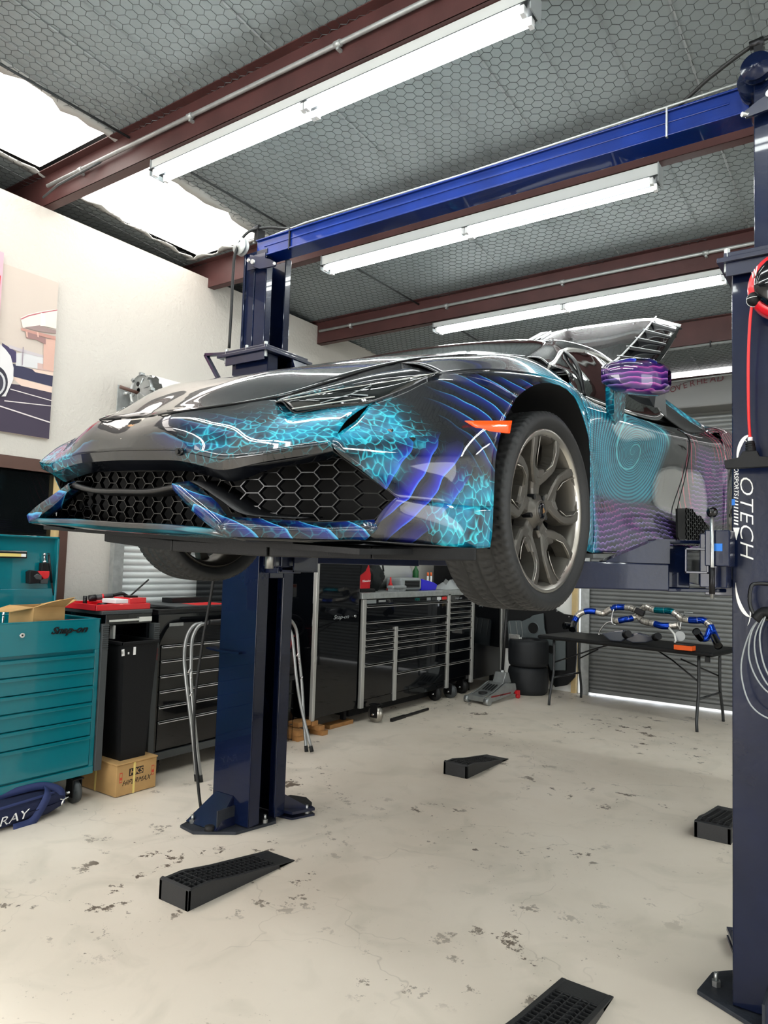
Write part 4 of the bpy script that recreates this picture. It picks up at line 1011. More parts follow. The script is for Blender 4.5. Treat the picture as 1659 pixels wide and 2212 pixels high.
RI = [(.66,.40,.900),(.63,.52,.948),(.575,.72,1.030),(.50,.91,1.104),(.485,1.09,1.156),(.525,1.407,1.168),(.57,1.64,1.120),(.66,1.88,1.035),(.75,2.115,.946),(.82,2.28,.885)]
RO = [(.785,.335,.838),(.735,.49,.890),(.685,.64,.957),(.625,.815,1.023),(.585,1.02,1.086),(.59,1.30,1.118),(.635,1.58,1.075),(.715,1.86,.98),(.80,2.10,.885),(.86,2.26,.83)]
RM = [tuple(a_[i]*.5+b_[i]*.5+(.008,0,.010)[i] for i in range(3)) for a_, b_ in zip(RI, RO)]
cpart('roof_rail', [RO, RM, RI], n=4, sub=5)
WB = [(.845,.40,.775),(.835,.50,.752),(.838,.58,.742),(.85,.70,.738),(.868,.85,.735),(.878,1.10,.742),(.872,1.35,.765),(.855,1.50,.81),]
WT = [RO[0], RO[1], RO[2], RO[3], RO[4], (.592,1.20,1.110), (.60,1.42,1.105), (.645,1.60,1.068)]
WMd = [tuple(a_[i]*.5+b_[i]*.5+(.022,0,.008)[i] for i in range(3)) for a_, b_ in zip(WB, WT)]
cpart('side_window', [WB, WMd, WT], m='glass_dark', n=4, sub=5)
for s in (1,-1):
    q = MB(CT); q.tube(cr([(s*p[0],p[1],p[2]) for p in ((.645,.80,1.01),(.73,.70,.94),(.79,.62,.86),(.832,.56,.755))], 5), .009, 8); q.build('window_divider', 'black_satin', car)
    q = MB(CT); q.tube(cr([(s*(p[0]+.004),p[1],p[2]-.004) for p in RO[:8]], 4), .006, 6); q.build('window_seal', 'alu_trim', car)
    # upper side air intake behind the window
    A = [(.645,1.60,1.068),(.715,1.86,.978),(.80,2.10,.883),(.86,2.26,.828)]; Bq = [(.855,1.50,.81),(.862,1.66,.790),(.872,1.88,.775),(.90,2.15,.81)]
    g = [[(s*p[0],p[1],p[2]) for p in Bq], [(s*(p[0]-.02),p[1],p[2]) for p in [tuple((x+y)/2 for x, y in zip(a_, b_)) for a_, b_ in zip(A, Bq)]], [(s*p[0],p[1],p[2]) for p in A]]
    q = MB(CT); q.grid(surf(g, 4, 4), flip=(s < 0)); o = q.build('upper_intake', 'black_matte', car, solid=.004)
    q = MB(CT); q.prism([(1.42,.80),(1.50,.79),(1.64,.80),(1.60,1.0),(1.50,1.03)], 'x', s*.80, s*.80+s*.03); q.build('intake_vent', 'black_satin', car)
# ---- body sides
SD = [[(.845,.385,.775),(.852,.60,.732),(.885,.90,.724),(.90,1.25,.730),(.885,1.60,.760),(.885,1.90,.770),(.905,2.15,.812)],
      [(.925,.360,.650),(.915,.60,.665),(.925,.90,.660),(.938,1.25,.665),(.945,1.60,.690),(.955,1.95,.715),(.968,2.21,.730)],
      [(.935,.370,.500),(.895,.60,.500),(.880,.90,.500),(.885,1.25,.505),(.915,1.60,.520),(.948,1.92,.540),(.970,2.215,.560)],
      [(.945,.375,.340),(.895,.60,.340),(.868,.90,.335),(.868,1.25,.335),(.895,1.60,.345),(.940,1.92,.355),(.968,2.22,.380)],
      [(.952,.370,.215),(.930,.60,.215),(.918,.90,.212),(.918,1.25,.212),(.928,1.60,.215),(.948,1.92,.220),(.964,2.22,.235)],
      [(.953,.350,.132),(.950,.60,.130),(.945,.90,.130),(.945,1.25,.130),(.946,1.60,.133),(.950,1.92,.138),(.960,2.20,.142)]]
doors = cpart('door', SD, n=8, sub=8, flip=True)
for s in (1,-1):
    q = MB(CT); q.poly([(s*(p[0]),p[1],p[2]) for p in ((.930,1.45,.345),(.955,1.56,.350),(.975,1.98,.245),(.968,1.72,.165),(.960,1.42,.168),(.945,1.40,.21))][::s]); o = q.build('side_intake', 'black_matte', car, solid=.01)
    q = MB(CT); hexmesh(q, [(1.44,.335),(1.56,.335),(1.95,.245),(1.70,.18),(1.43,.18)], lambda a_,b_,d: (s*(.978-d*.5), a_, b_), a=.016); tag(q.build('intake_mesh', 'grille_black', car), kind='stuff')
    q = MB(CT); q.tube([(s*.922,.42,.197),(s*.921,.9,.190),(s*.922,1.4,.192)], .003, 5); q.tube(cr([(s*.893,1.60,.757),(s*.950,1.615,.69),(s*.925,1.62,.52),(s*.905,1.55,.345),(s*.935,1.45,.21)],5), .0025, 5)
    q.tube(cr([(s*.93,1.36,.655),(s*.945,1.5,.652),(s*.95,1.54,.64)],4), .003, 5); q.build('panel_gap', 'black_matte', car)
    # floor sill strip
    q = MB(CT); q.bx(s*.86, s*.935, .40, 2.12, .112, .128); q.build('sill_strip', 'galv', car)
# ---- rear fender
out = [(.96,2.20,.142),(.968,2.22,.380),(.970,2.215,.560),(.968,2.21,.730),(.93,2.29,.825),(.92,2.48,.862),(.92,2.70,.868),(.91,2.92,.860),(.90,3.08,.81),(.91,3.15,.66),(.91,3.15,.46),(.90,3.12,.24)]
ang = [207,182,158,136,116,98,80,62,44,22,0,-25]
RFd = []
for o_, a_ in zip(out, ang):
    l = (.972, 2.62+.385*math.cos(math.radians(a_)), .335+.385*math.sin(math.radians(a_)))
    RFd.append([o_, tuple((x+y)/2+(.008,0,0)[i] for i, (x, y) in enumerate(zip(o_, l))), l])
cpart('rear_fender', RFd, n=4, sub=4)
cpart('rear_deck_side', [[(.905,2.15,.812),(.86,2.26,.83),(.82,2.28,.885)],[(.93,2.29,.825),(.89,2.35,.86),(.80,2.40,.895)],[(.92,2.48,.862),(.87,2.5,.885),(.78,2.5,.905)],[(.92,2.70,.868),(.87,2.7,.890),(.76,2.7,.915)],[(.91,2.92,.860),(.85,2.95,.895),(.74,3.0,.92)],[(.90,3.08,.81),(.86,3.2,.88),(.72,3.32,.93)]], n=4, sub=4)
for s in (1,-1):
    q = MB(CT); A = [(s*.972,2.62+.385*math.cos(math.radians(a_)),.335+.385*math.sin(math.radians(a_))) for a_ in range(207,-26,-8)]; q.grid([A, [(p[0]-s*.34,p[1],p[2]) for p in A]]); q.bx(s*.62,s*.63,2.2,3.05,.14,.75); q.build('arch_liner', 'black_matte', car)
q = MB(CT); g = [[(0,3.42,.95),(.4,3.41,.945),(.72,3.32,.93),(.90,3.10,.82)],[(0,3.46,.80),(.4,3.45,.80),(.78,3.36,.78),(.91,3.15,.66)],[(0,3.47,.55),(.4,3.46,.55),(.80,3.38,.50),(.91,3.15,.46)],[(0,3.44,.25),(.4,3.43,.25),(.78,3.34,.24),(.90,3.12,.24)]]
q.grid(surf(full(g), 4, 4), flip=True); paint(q.build('rear_bumper', 'wrap', car, solid=.004))
q = MB(CT); g = [[(0,3.42,.95),(.4,3.41,.945),(.72,3.32,.93)],[(0,3.1,.94),(.4,3.1,.94),(.735,3.05,.925)],[(0,2.92,.93),(.4,2.92,.93),(.745,2.92,.915)]]; q.grid(surf(full(g), 4, 3)); paint(q.build('tail_deck', 'wrap', car, solid=.004))
q = MB(CT); q.bx(-.72,.72,1.62,2.95,.60,.62); q.bx(-.72,.72,1.62,1.64,.60,1.10); q.bx(-.74,-.72,1.64,2.95,.6,.9); q.bx(.72,.74,1.64,2.95,.6,.9); q.build('engine_bay', 'black_matte', car)
q = MB(CT)
for i in range(5): q.bx(.06,.20,1.9+i*.16,2.0+i*.16,.62,.78); q.bx(-.20,-.06,1.9+i*.16,2.0+i*.16,.62,.78)
q.bx(-.3,.3,1.85,2.7,.62,.70); q.build('engine', 'alu_cast', car, bevel=.01)
q = MB(CT); q.bx(-.62,.62,.35,1.60,.30,.70); q.prism([(.35,.68),(.75,.68),(.70,.80),(.35,.86)], 'x', -.62, .62)
for s in (1,-1): q.prism([(.95,.5),(1.35,.5),(1.55,1.02),(1.42,1.06),(1.25,.66),(.95,.62)], 'x', s*.12, s*.55)
q.build('cabin_interior', 'black_matte', car)
# ---- raised engine cover
hy = [(1.72,1.135),(2.0,1.27),(2.3,1.43),(2.6,1.59),(2.87,1.735)]
hu = [.56,.545,.52,.49,.455]
EC = [[(0,y,z+.02),(u_*.55,y,z+.015),(u_*.86,y,z)] for (y, z), u_ in zip(hy, hu)]
q = MB(CT); q.grid(surf(full(EC), 5, 4)); cov = q.build('engine_cover', 'black_gloss', car, solid=.012)
for s in (1,-1):
    q = MB(CT); g = [[(s*.48,1.72,1.135),(s*.47,2.0,1.27),(s*.447,2.3,1.43),(s*.42,2.6,1.59),(s*.392,2.87,1.735)],[(s*.635,1.98,1.165),(s*.64,2.10,1.225),(s*.625,2.35,1.37),(s*.60,2.60,1.515),(s*.56,2.86,1.66)]]
    q.grid(surf(g, 3, 2), flip=(s > 0)); q.build('side_panel', 'black_gloss', cov, solid=.008)
    for k in range(5):
        t = .14+.17*k
        a_ = Vector(g[0][0]).lerp(Vector(g[0][4]), t+.05); b_ = Vector(g[1][0]).lerp(Vector(g[1][4]), t)
        q = MB(CT); q.bar(a_+Vector((0,-.010,.006)), b_+Vector((0,-.010,.006)), .006, .020); q.build('slat', 'black_satin', cov); q = MB(CT); q.tube([a_+Vector((0,-.012,.017)), b_+Vector((0,-.012,.017))], .0022, 5); q.build('slat_edge', 'pull_trim', cov)
    q = MB(CT); q.tube([(p[0]+s*.0,p[1]-.008,p[2]+.012) for p in g[0]], .006, 6); q.build('edge_trim', 'pull_trim', cov)
    q = MB(CT)
    for k in range(5):
        p = Vector(g[1][0]).lerp(Vector(g[1][4]), .1+.2*k); q.cyl(p+Vector((s*.004,0,0)), p+Vector((s*.02,.005,0)), .006, n=6)
    q.build('bolt', 'dark_metal', cov)
q = MB(CT); q.prism([(2.62,1.62),(2.92,1.765),(2.90,1.72),(2.66,1.59)], 'x', -.50, -.44); q.build('hinge_bracket', 'black_satin', cov)
# ---- mirrors
for s in (1,-1):
    # head: rounded box lofted along u
    sec = [(.935,.50,.012,.012,.812),(.945,.50,.050,.036,.806),(.985,.515,.078,.056,.800),(1.05,.535,.085,.064,.797),(1.105,.56,.078,.064,.794),(1.140,.59,.052,.050,.792),(1.152,.60,.022,.028,.792)]
    G = []
    for (uu, vv, dv, dw, ww) in sec:
        ring = []
        for k in range(20):
            t = 2*PI*k/20; cx_ = math.copysign(abs(math.cos(t))**.5, math.cos(t)); sy_ = math.copysign(abs(math.sin(t))**.5, math.sin(t))
            ring.append((s*uu, vv+dv*cx_, ww+dw*sy_*(1 if sy_ > 0 else 1.05)))
        G.append(ring+[ring[0]])
    q = MB(CT); q.grid(G, flip=(s > 0)); mr_ = q.build('side_mirror', 'wrap', car)
    paint(mr_, lambda u,v,w: ((0, .7*ss(w,.822,.835)*sb(abs(u),1.02,1.12,.03), 0), (0, .8*(1-ss(w,.812,.826)), 0)))
    q = MB(CT); G = [[(s*.885,.76,.640),(s*.90,.68,.645),(s*.925,.60,.665)],[(s*.915,.74,.705),(s*.925,.64,.708),(s*.94,.55,.715)],[(s*.935,.70,.765),(s*.945,.60,.768),(s*.955,.51,.77)],[(s*.950,.66,.800),(s*.955,.57,.800),(s*.965,.49,.800)]]
    q.grid(surf(G, 3, 3), flip=(s > 0)); o = q.build('mirror_arm', 'wrap', car, solid=.03); paint(o, lambda u,v,w: ((.8,0,0),(0,0,0)))
    q = MB(CT); q.poly([(s*1.10,.645,.84),(s*.97,.61,.845),(s*.965,.61,.755),(s*1.10,.645,.75)]); q.build('mirror_glass', 'bright_steel', car, solid=.004)

# ---- wheels
mat('tread_dark', (22,23,24), 0.7)
def tyre_mesh(R, W, rr):
    NA, q = 300, MB()
    hw = W/2
    prof = [(-hw*.80, rr-.004), (-hw*.93, rr+.006), (-hw*.99, rr+.022), (-hw*1.02, (R+rr)/2), (-hw*.985, R-.018), (-hw*.95, R-.010)]
    nt = 26
    prof += [(-hw*.91+2*hw*.91*k/nt, R-.004*abs(2*k/nt-1)**4) for k in range(nt+1)]
    prof += [(-p[0], p[1]) for p in prof[:6][::-1]]
    rings = []
    for i, (x, r) in enumerate(prof):
        ring = []
        for k in range(NA):
            r_ = r
            if 5 < i < len(prof)-6:
                t = x/(hw*.91)
                for gx in (-.5, 0.02, .5):
                    if abs(t-gx) < .045: r_ = r-.010
                ph = (k/NA*75+ (1.6*abs(t) if abs(t) > .5 else 1.3*t)) % 1.0
                if ph < .2 and abs(t) > .12: r_ = min(r_, r-.008)
            elif i in (5, len(prof)-6):
                if (k/NA*75+1.6) % 1.0 < .16: r_ = r-.003
            th = 2*PI*k/NA; ring.append((x, r_*math.cos(th), r_*math.sin(th)))
        rings.append(ring+[ring[0]])
    q.grid(rings); return q.mesh('tyre')
def wheel(c, s, R, W, steer=0.0, tyre_me=None, cache=[None]):
    rr = .268
    Tl = CT@Matrix.Translation(c)@Matrix.Rotation(steer, 4, 'Z')@Matrix.Diagonal((s, 1, 1, 1))
    w = bpy.data.objects.new('wheel', None); COL.objects.link(w); w.parent = car; w.matrix_parent_inverse = wmat(car).inverted(); w.location = (CT@Vector(c)); w.empty_display_size = .05
    me = tyre_me
    o = bpy.data.objects.new('tyre', me); COL.objects.link(o); o.parent = w; o.matrix_parent_inverse = wmat(w).inverted()@(CT@Matrix.Translation(c)@Matrix.Rotation(steer, 4, 'Z'))
    if not me.materials: me.materials.append(M('tyre_rubber')); [setattr(p, 'use_smooth', True) for p in me.polygons]
    def P(x, r, a): return Vector((x, r*math.sin(a), r*math.cos(a)))   # a=0 up, + towards rear
    h = W/2
    q = MB(Tl); q.lathe([(rr-.012,-h*.85),(rr-.004,-h*.8),(rr-.03,-h*.6),(rr-.035,0),(rr-.032,h*.6),(rr-.022,h*.78),(rr-.008,h*.82)], (0,0,0), 'x', 64); q.build('rim_barrel', 'wheel_grey', w)
    q = MB(Tl); q.lathe([(rr-.022,h*.78),(rr-.012,h*.86),(rr-.002,h*.88),(rr+.002,h*.84),(rr-.002,h*.78)], (0,0,0), 'x', 72); q.build('rim_lip', 'wheel_edge', w)
    q = MB(Tl); q.lathe([(.001,.045),(.028,.045),(.030,.040)], (h-.085,0,0), 'x', 20); q.lathe([(.030,.030),(.034,.048),(.036,.040),(.058,.030),(.066,.0),(.066,-.05)], (h-.088,0,0), 'x', 30); q.build('hub', 'wheel_grey', w)
    q = MB(Tl); q.lathe([(.001,.006),(.020,.005),(.027,.002),(.029,-.003)], (h-.040,0,0), 'x', 20); q.build('centre_cap', 'black_gloss', w)
    q = MB(Tl); q.poly([P(h-.0335, .009*r_, a_) for r_, a_ in ((1.3,0),(.7,.9),(1.2,1.8),(.8,2.8),(1.3,3.8),(.6,4.6),(1.1,5.5))]); q.build('cap_emblem', 'bronze', w)
    # five twisted Y spokes: each a stem that opens to a hexagonal pocket against the rim
    def sweep(q, pts, ws, hs):
        ringz = []
        for i, p in enumerate(pts):
            d = (pts[min(i+1,len(pts)-1)]-pts[max(i-1,0)]).normalized(); sdir = Vector((1,0,0)).cross(d).normalized(); n_ = d.cross(sdir).normalized()
            if n_.x < 0: n_ = -n_
            wd, hh = ws[i], hs[i]
            ringz.append([p-sdir*wd*.60-n_*hh, p-sdir*wd*.5-n_*.007, p-sdir*wd*.36, p+sdir*wd*.36, p+sdir*wd*.5-n_*.007, p+sdir*wd*.60-n_*hh])
        idx = [[q._p(v_) for v_ in r_] for r_ in ringz]
        for i in range(len(idx)-1):
            for k in range(6): q.face((idx[i][k], idx[i][(k+1)%6], idx[i+1][(k+1)%6], idx[i+1][k]))
        q.face(idx[0][::-1]); q.face(idx[-1])
    for k in range(5):
        a0 = math.radians(2+72*k); q = MB(Tl)
        xo = h-.030; xi = h-.066
        A = lambda r, dg, x: P(x, r, a0+math.radians(dg)*1.0)
        sweep(q, [A(.040,-2,xi+.004), A(.075,-3,xi+.006), A(.108,-3,xi+.014)], [.050,.058,.072], [.05,.05,.05])
        # two side rails of the loop
        sweep(q, cr([A(.095,-5,xi+.010), A(.135,-20,xi+.022), A(.175,-25,xo-.004), A(.215,-22,xo+.004), A(.258,-19,xo+.008)], 3), [.036]*4+[.030]*5+[.034]*4, [.05]*13)
        sweep(q, cr([A(.095,1,xi+.010), A(.125,17,xi+.020), A(.165,25,xo-.004), A(.215,22,xo+.004), A(.258,17,xo+.008)], 3), [.036]*4+[.030]*5+[.038]*4, [.05]*13)
        sweep(q, [A(.252,-17,xo+.006), A(.254,-6,xo+.006), A(.254,4,xo+.006), A(.252,14,xo+.006)], [.016]*4, [.03]*4)
        # crossbar at the waist of the stem
        sweep(q, [A(.138,-15,xi+.018), A(.122,-2,xi+.014), A(.132,13,xi+.018)], [.034]*3, [.045]*3)
        q.build('spoke', 'wheel_grey', w, bevel=.0025, seg=2)
        q = MB(Tl); e = [A(.145,-16,xi+.024), A(.176,-20,xo-.001), A(.214,-17.5,xo+.0065), A(.246,-14.5,xo+.010)]; q.tube(e, .0016, 5); e = [A(.142,13,xi+.024), A(.168,19.5,xo-.001), A(.213,17.5,xo+.0065), A(.246,12.5,xo+.010)]; q.tube(e, .0016, 5); q.build('spoke_edge', 'wheel_edge', w)
        q = MB(Tl); p = P(h-.062, .056, a0+math.radians(36)); q.cyl(p-Vector((.02,0,0)), p+Vector((.012,0,0)), .0095, n=6, sm=False); q.build('wheel_bolt', 'black_satin', w)
    q = MB(Tl); q.lathe([(.001,.02),(.09,.02),(.095,0),(.19,0),(.19,-.03),(.08,-.03)], (h-.165,0,0), 'x', 48); q.build('brake_disc', 'dark_metal', w)
    q = MB(Tl)
    for k in range(6):
        a_ = math.radians(70+k*9) ; b_ = math.radians(70+(k+1)*9)
        pts = [P(0,.115,a_),P(0,.205,a_),P(0,.205,b_),P(0,.115,b_)]
        i = [q._p(p_+Vector((h-.115,0,0))) for p_ in pts]+[q._p(p_+Vector((h-.205,0,0))) for p_ in pts]
        for f_ in ((0,1,2,3),(7,6,5,4),(0,4,5,1),(1,5,6,2),(2,6,7,3),(3,7,4,0)): q.face([i[z] for z in f_])
    q.build('brake_caliper', 'black_gloss', w)
    q = MB(Tl); q.cyl((-.16,0,0),(-.02,0,0),.06,n=16); q.bar((-.10,.02,-.01),(-.36,.10,.0),.04,.04); q.bar((-.10,-.03,-.10),(-.40,-.16,-.06),.035,.03); q.bar((-.12,.06,-.1),(-.4,.22,-.06),.035,.03); q.bar((-.12,0,.1),(-.36,.05,.22),.03,.03); q.tube([(-.14,.05,-.09),(-.22,.07,.30)], .028, 12); q.build('suspension', 'dark_metal', w)
    return w
tf = tyre_mesh(.328, .245, .268); tr_ = tyre_mesh(.345, .305, .268)
wheel((.835,.01,.258), 1, .328, .245, math.radians(0), tf); wheel((-.835,.01,.286), -1, .328, .245, 0, tf)
wheel((.815,2.62,.30), 1, .345, .305, 0, tr_); wheel((-.815,2.62,.30), -1, .345, .305, 0, tr_)

# ================================================================ helper: a pixel of the photograph placed on a plane x/y/z = val
def at(px_, py_, ax, val):
    d = _fw*1568.09+_rt*(px_-829.5)-_up*(py_-1106)
    o = Vector((0,0,CH)); i = 'xyz'.index(ax); t = (val-o[i])/d[i]
    return o+d*t

# ================================================================ DOORS, WINDOW
def slat_mesh(L, pitch, depth, axis):
    q = MB(); n = 6; A = []; B = []
    for k in range(n+1):
        t = k/n; z = pitch*t; d = -depth*math.sin(PI*t)**.7
        if axis == 'x': A.append((0, d, z)); B.append((L, d, z))
        else: A.append((-d, 0, z)); B.append((-d, L, z))
    q.grid([A, B] if axis == 'y' else [B, A])
    if axis == 'x': q.poly([(0,0,0),(L,0,0),(L,.012,0),(0,.012,0)])
    else: q.poly([(0,0,0),(0,L,0),(-.012,L,0),(-.012,0,0)])
    return q.mesh('slat')
d2 = thing('door_2', None, None, ((DX0+DX1)/2, BY, 0)); d2['kind'] = 'structure'; d2['label'] = 'grey steel roll up door behind the table'
me = slat_mesh(DX1-DX0, .0475, .011, 'x'); me.materials.append(M('door_grey')); z = .075
while z < 3.24:
    o = bpy.data.objects.new('slat', me); COL.objects.link(o); o.location = (DX0, BY-.02, z); o.parent = d2; o.matrix_parent_inverse = wmat(d2).inverted(); z += .0475
q = MB(); q.bx(DX0, DX1, BY-.035, BY-.005, .028, .075); q.build('bottom_bar', 'door_grey', d2)
q = MB(); q.bx(DX0, DX0+.62, BY-.03, BY-.01, .0, .028); q.build('bottom_seal', 'rubber', d2) if False else None
q = MB(); q.bx(DX0, DX1, BY-.005, BY+.01, .05, 3.3); q.build('curtain_backing', 'black_matte', d2)
q = MB(); q.bx(DX0-.075, DX0+.015, BY-.075, BY, 0, 3.3); q.bx(DX0-.03, DX0+.03, BY-.085, BY-.07, 0, 3.3); q.build('guide_rail', 'galv', d2)
q = MB(); q.bx(DX1-.015, DX1+.075, BY-.075, BY, 0, 3.3); q.build('guide_rail', 'galv', d2)
q = MB(); q.bx(DX0-.13, DX1+.1, BY-.36, BY-.01, 3.24, 3.56); hb = q.build('door_hood', 'hood_grey', d2, bevel=.02)
q = MB(); q.tube([(DX0-.1,BY-.37,3.52),(-1.42,BY-.37,3.55),(.5,BY-.37,3.56)], .012, 6); q.build('torsion_pipe', 'galv', d2)
mat('faded_red', (96,44,50), 0.7); mat('faded_grey', (84,84,84), .7)
for ch, i in zip('OVERHEAD', range(8)):
    an = .38-.062*i; x = -1.965+.066*i; z = 3.405+.085*math.sin((i+.5)/8*PI*.55)
    text('lettering', ch, 'faded_red', (x, BY-.372, z), (math.cos(an), 0, math.sin(an)), (-math.sin(an), 0, math.cos(an)), .092, d2, .1, .0008)
q = MB(); q.tube(cr([(-2.06,BY-.372,3.40),(-1.92,BY-.372,3.475),(-1.72,BY-.372,3.535),(-1.50,BY-.372,3.555),(-1.3,BY-.372,3.55)],6), .003, 5); q.build('lettering', 'faded_grey', d2)
q = MB(); q.poly([(-2.08+.03*math.cos(t)*(1 if k % 2 else .4), BY-.372, 3.41+.03*math.sin(t)*(1 if k % 2 else .4)) for k, t in ((k, 2*PI*k/10) for k in range(10))]); q.build('lettering', 'faded_red', d2)
q = MB(); q.bx(-3.165, -3.105, BY-.05, BY-.0, 0, 1.75); struct(q.build('trim_door_jamb', 'wood_pale'), 'pale wooden board beside the rear roll door')

d1 = thing('door_1', None, None, (WX, 4.5, 0)); d1['kind'] = 'structure'; d1['label'] = 'white steel roll up door behind the tool cabinets'
me = slat_mesh(2.28, .05, .014, 'y'); me.materials.append(M('door_white')); z = .0
while z < 2.5:
    o = bpy.data.objects.new('slat', me); COL.objects.link(o); o.location = (WX-.03, 3.38, z); o.parent = d1; o.matrix_parent_inverse = wmat(d1).inverted(); z += .05
q = MB(); q.bx(WX-.08, WX-.05, 3.36, 5.68, 0, 2.5); q.build('curtain_backing', 'door_white', d1)
q = MB(); q.bx(WX-.01, WX+.055, 3.315, 3.40, 0, 2.46); q.build('guide_rail', 'galv', d1)
q = MB(); q.bx(WX-.01, WX+.055, 5.60, 5.70, 0, 2.46); q.build('guide_rail', 'galv', d1)
# rolled curtain on its barrel with the chain wheel
bc = Vector((-4.66, 0, 2.70)); q = MB(); n = 60; ring = []
for k in range(n+1):
    t = 2*PI*k/n; r = .155+.009*(1 if (k//2) % 3 else -1); ring.append((r, t))
q.grid([[ (bc.x+r*math.cos(t), y, bc.z+r*math.sin(t)) for r, t in ring] for y in (3.45, 5.62)]); q.build('rolled_curtain', 'door_white', d1)
q = MB(); q.bx(WX+.0, WX+.008, 3.30, 3.44, 2.50, 2.78); q.prism([(WX+.005,2.50),(WX+.16,2.52),(WX+.23,2.66),(WX+.23,2.72),(WX+.10,2.75),(WX+.005,2.74)], 'y', 3.415, 3.422); q.prism([(WX+.03,2.55),(WX+.12,2.56),(WX+.15,2.68),(WX+.03,2.70)], 'y', 3.408, 3.415)
q.build('end_bracket', 'galv', d1, bevel=.002)
q = MB(); cw = Vector((-4.655, 3.36, 2.725)); q.lathe([(.02,-.012),(.05,-.008),(.085,.012),(.115,.012),(.125,.0),(.125,.028),(.02,.028)], cw, 'y', 30)
for k in range(8):
    a_ = 2*PI*k/8; p = cw+Vector((.128*math.cos(a_), .012, .128*math.sin(a_))); q.box(p, (.024,.04,.024), Matrix.Rotation(-a_, 3, 'Y'))
for k in range(6):
    a_ = 2*PI*k/6+.3; q.bar(cw+Vector((.025*math.cos(a_),-.010,.025*math.sin(a_))), cw+Vector((.10*math.cos(a_),.010,.10*math.sin(a_))), .008, .010)
cwo = q.build('chain_wheel', 'alu_cast', d1, bevel=.002)
q = MB(); q.cyl(cw+Vector((-.008,-.012,.05)), cw+Vector((-.008,-.014,.05)), .018, n=14); q.build('hole', 'black_matte', cwo)
q = MB(); q.cyl((-4.70,3.22,2.73),(-4.655,3.40,2.70),.013,n=10); q.build('shaft', 'brown_trim', d1)
for zz in (2.53, 2.60, 2.72):
    q = MB(); q.cyl((WX+.03,3.34,zz),(WX+.03,3.415,zz),.011,n=8); q.build('bolt', 'bright_steel', d1)

w1 = thing('window_1', None, None, (WX, 1.75, .9)); w1['kind'] = 'structure'; w1['label'] = 'office window in the left wall with brown frame and dark glass'
q = MB(); q.bx(WX-.12, WX+.015, W1[0], W1[1]+.05, W1[3]-.0, W1[3]+.085); q.build('header', 'brown_trim', w1)
q = MB(); q.bx(WX-.12, WX+.015, W1[1]-.005, W1[1]+.055, W1[2]-.1, W1[3]); q.build('jamb', 'brown_trim', w1)
q = MB(); q.bx(WX-.10, WX-.0, W1[1]-.035, W1[1]-.005, W1[2], W1[3]); q.build('jamb', 'wood_pale', w1)
q = MB(); q.bx(WX-.12, WX+.02, W1[0], W1[1], W1[2]-.05, W1[2]); q.build('sill', 'brown_trim', w1)
q = MB(); q.bx(WX-.06, WX-.054, W1[0], W1[1]-.03, W1[2], W1[3]); q.build('pane', 'glass_tint', w1)
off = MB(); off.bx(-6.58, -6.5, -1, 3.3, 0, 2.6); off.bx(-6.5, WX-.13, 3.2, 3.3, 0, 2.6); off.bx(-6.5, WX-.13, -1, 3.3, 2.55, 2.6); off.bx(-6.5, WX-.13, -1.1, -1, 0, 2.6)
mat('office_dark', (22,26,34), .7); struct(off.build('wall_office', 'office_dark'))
t = thing('display_shelf', 'dark shelf with a grey back panel behind the office window', 'shelf', (-5.4, 1.9, 0))
q = MB(); q.bx(-5.6, -5.05, .2, 3.0, 1.18, 1.22); q.build('board', 'black_satin', t)
q = MB(); q.bx(-5.6, -5.55, .2, 3.0, 0, 1.18); q.build('panel', 'black_satin', t)
q = MB(); q.bx(-5.33, -5.30, .8, 2.62, 1.66, 1.90); q.build('back_panel', 'grey_plastic', t)
for i, (y, z, lb) in enumerate(((2.22, 1.387, 'bronze alloy wheel on the office shelf, left of the two'), (2.72, 1.387, 'bronze alloy wheel on the office shelf, by the window jamb'))):
    w = thing('alloy_wheel', lb, 'wheel', (-5.2, y, z-.08), 0, 'bronze wheels in the office')
    q = MB(); q.lathe([(.18,-.09),(.20,-.085),(.205,-.07),(.185,-.05),(.18,.06),(.20,.08),(.205,.09),(.19,.092),(.17,.06)], (-5.2, y, z+.04), 'x', 40); q.build('rim', 'bronze', w)
    for k in range(8):
        a_ = 2*PI*k/8+.2; q = MB(); q.bar((-5.15,y+.03*math.sin(a_),z+.04+.03*math.cos(a_)), (-5.13,y+.18*math.sin(a_),z+.04+.18*math.cos(a_)), .028, .02, (1,0,0)); q.build('spoke', 'bronze', w)
for i, y in enumerate((1.95, 2.2, 2.42, 2.6)):
    tl = thing('track_light', ['first','second','third','fourth'][i]+' small spotlight on the office ceiling track from the left', 'spotlight', (-6.0, y, 2.25), 0, 'office track lights')
    q = MB(); q.cyl((-6.0,y,2.30),(-6.02,y+.05,2.23),.018,n=10); q.build('head', 'black_satin', tl)
    q = MB(); q.cyl((-6.02,y+.05,2.23),(-6.021,y+.052,2.228),.014,n=10); q.build('bulb', 'white_glow', tl)
    q = MB(); q.cyl((-6.0,y,2.30),(-6.0,y,2.40),.004,n=6); q.build('stem', 'dark_metal', tl)
q = MB(); q.bx(-6.01,-5.99,.5,3.0,2.395,2.41); tag(q.build('light_track', 'grey_dark'), 'thin grey ceiling track carrying the office spotlights', 'track')

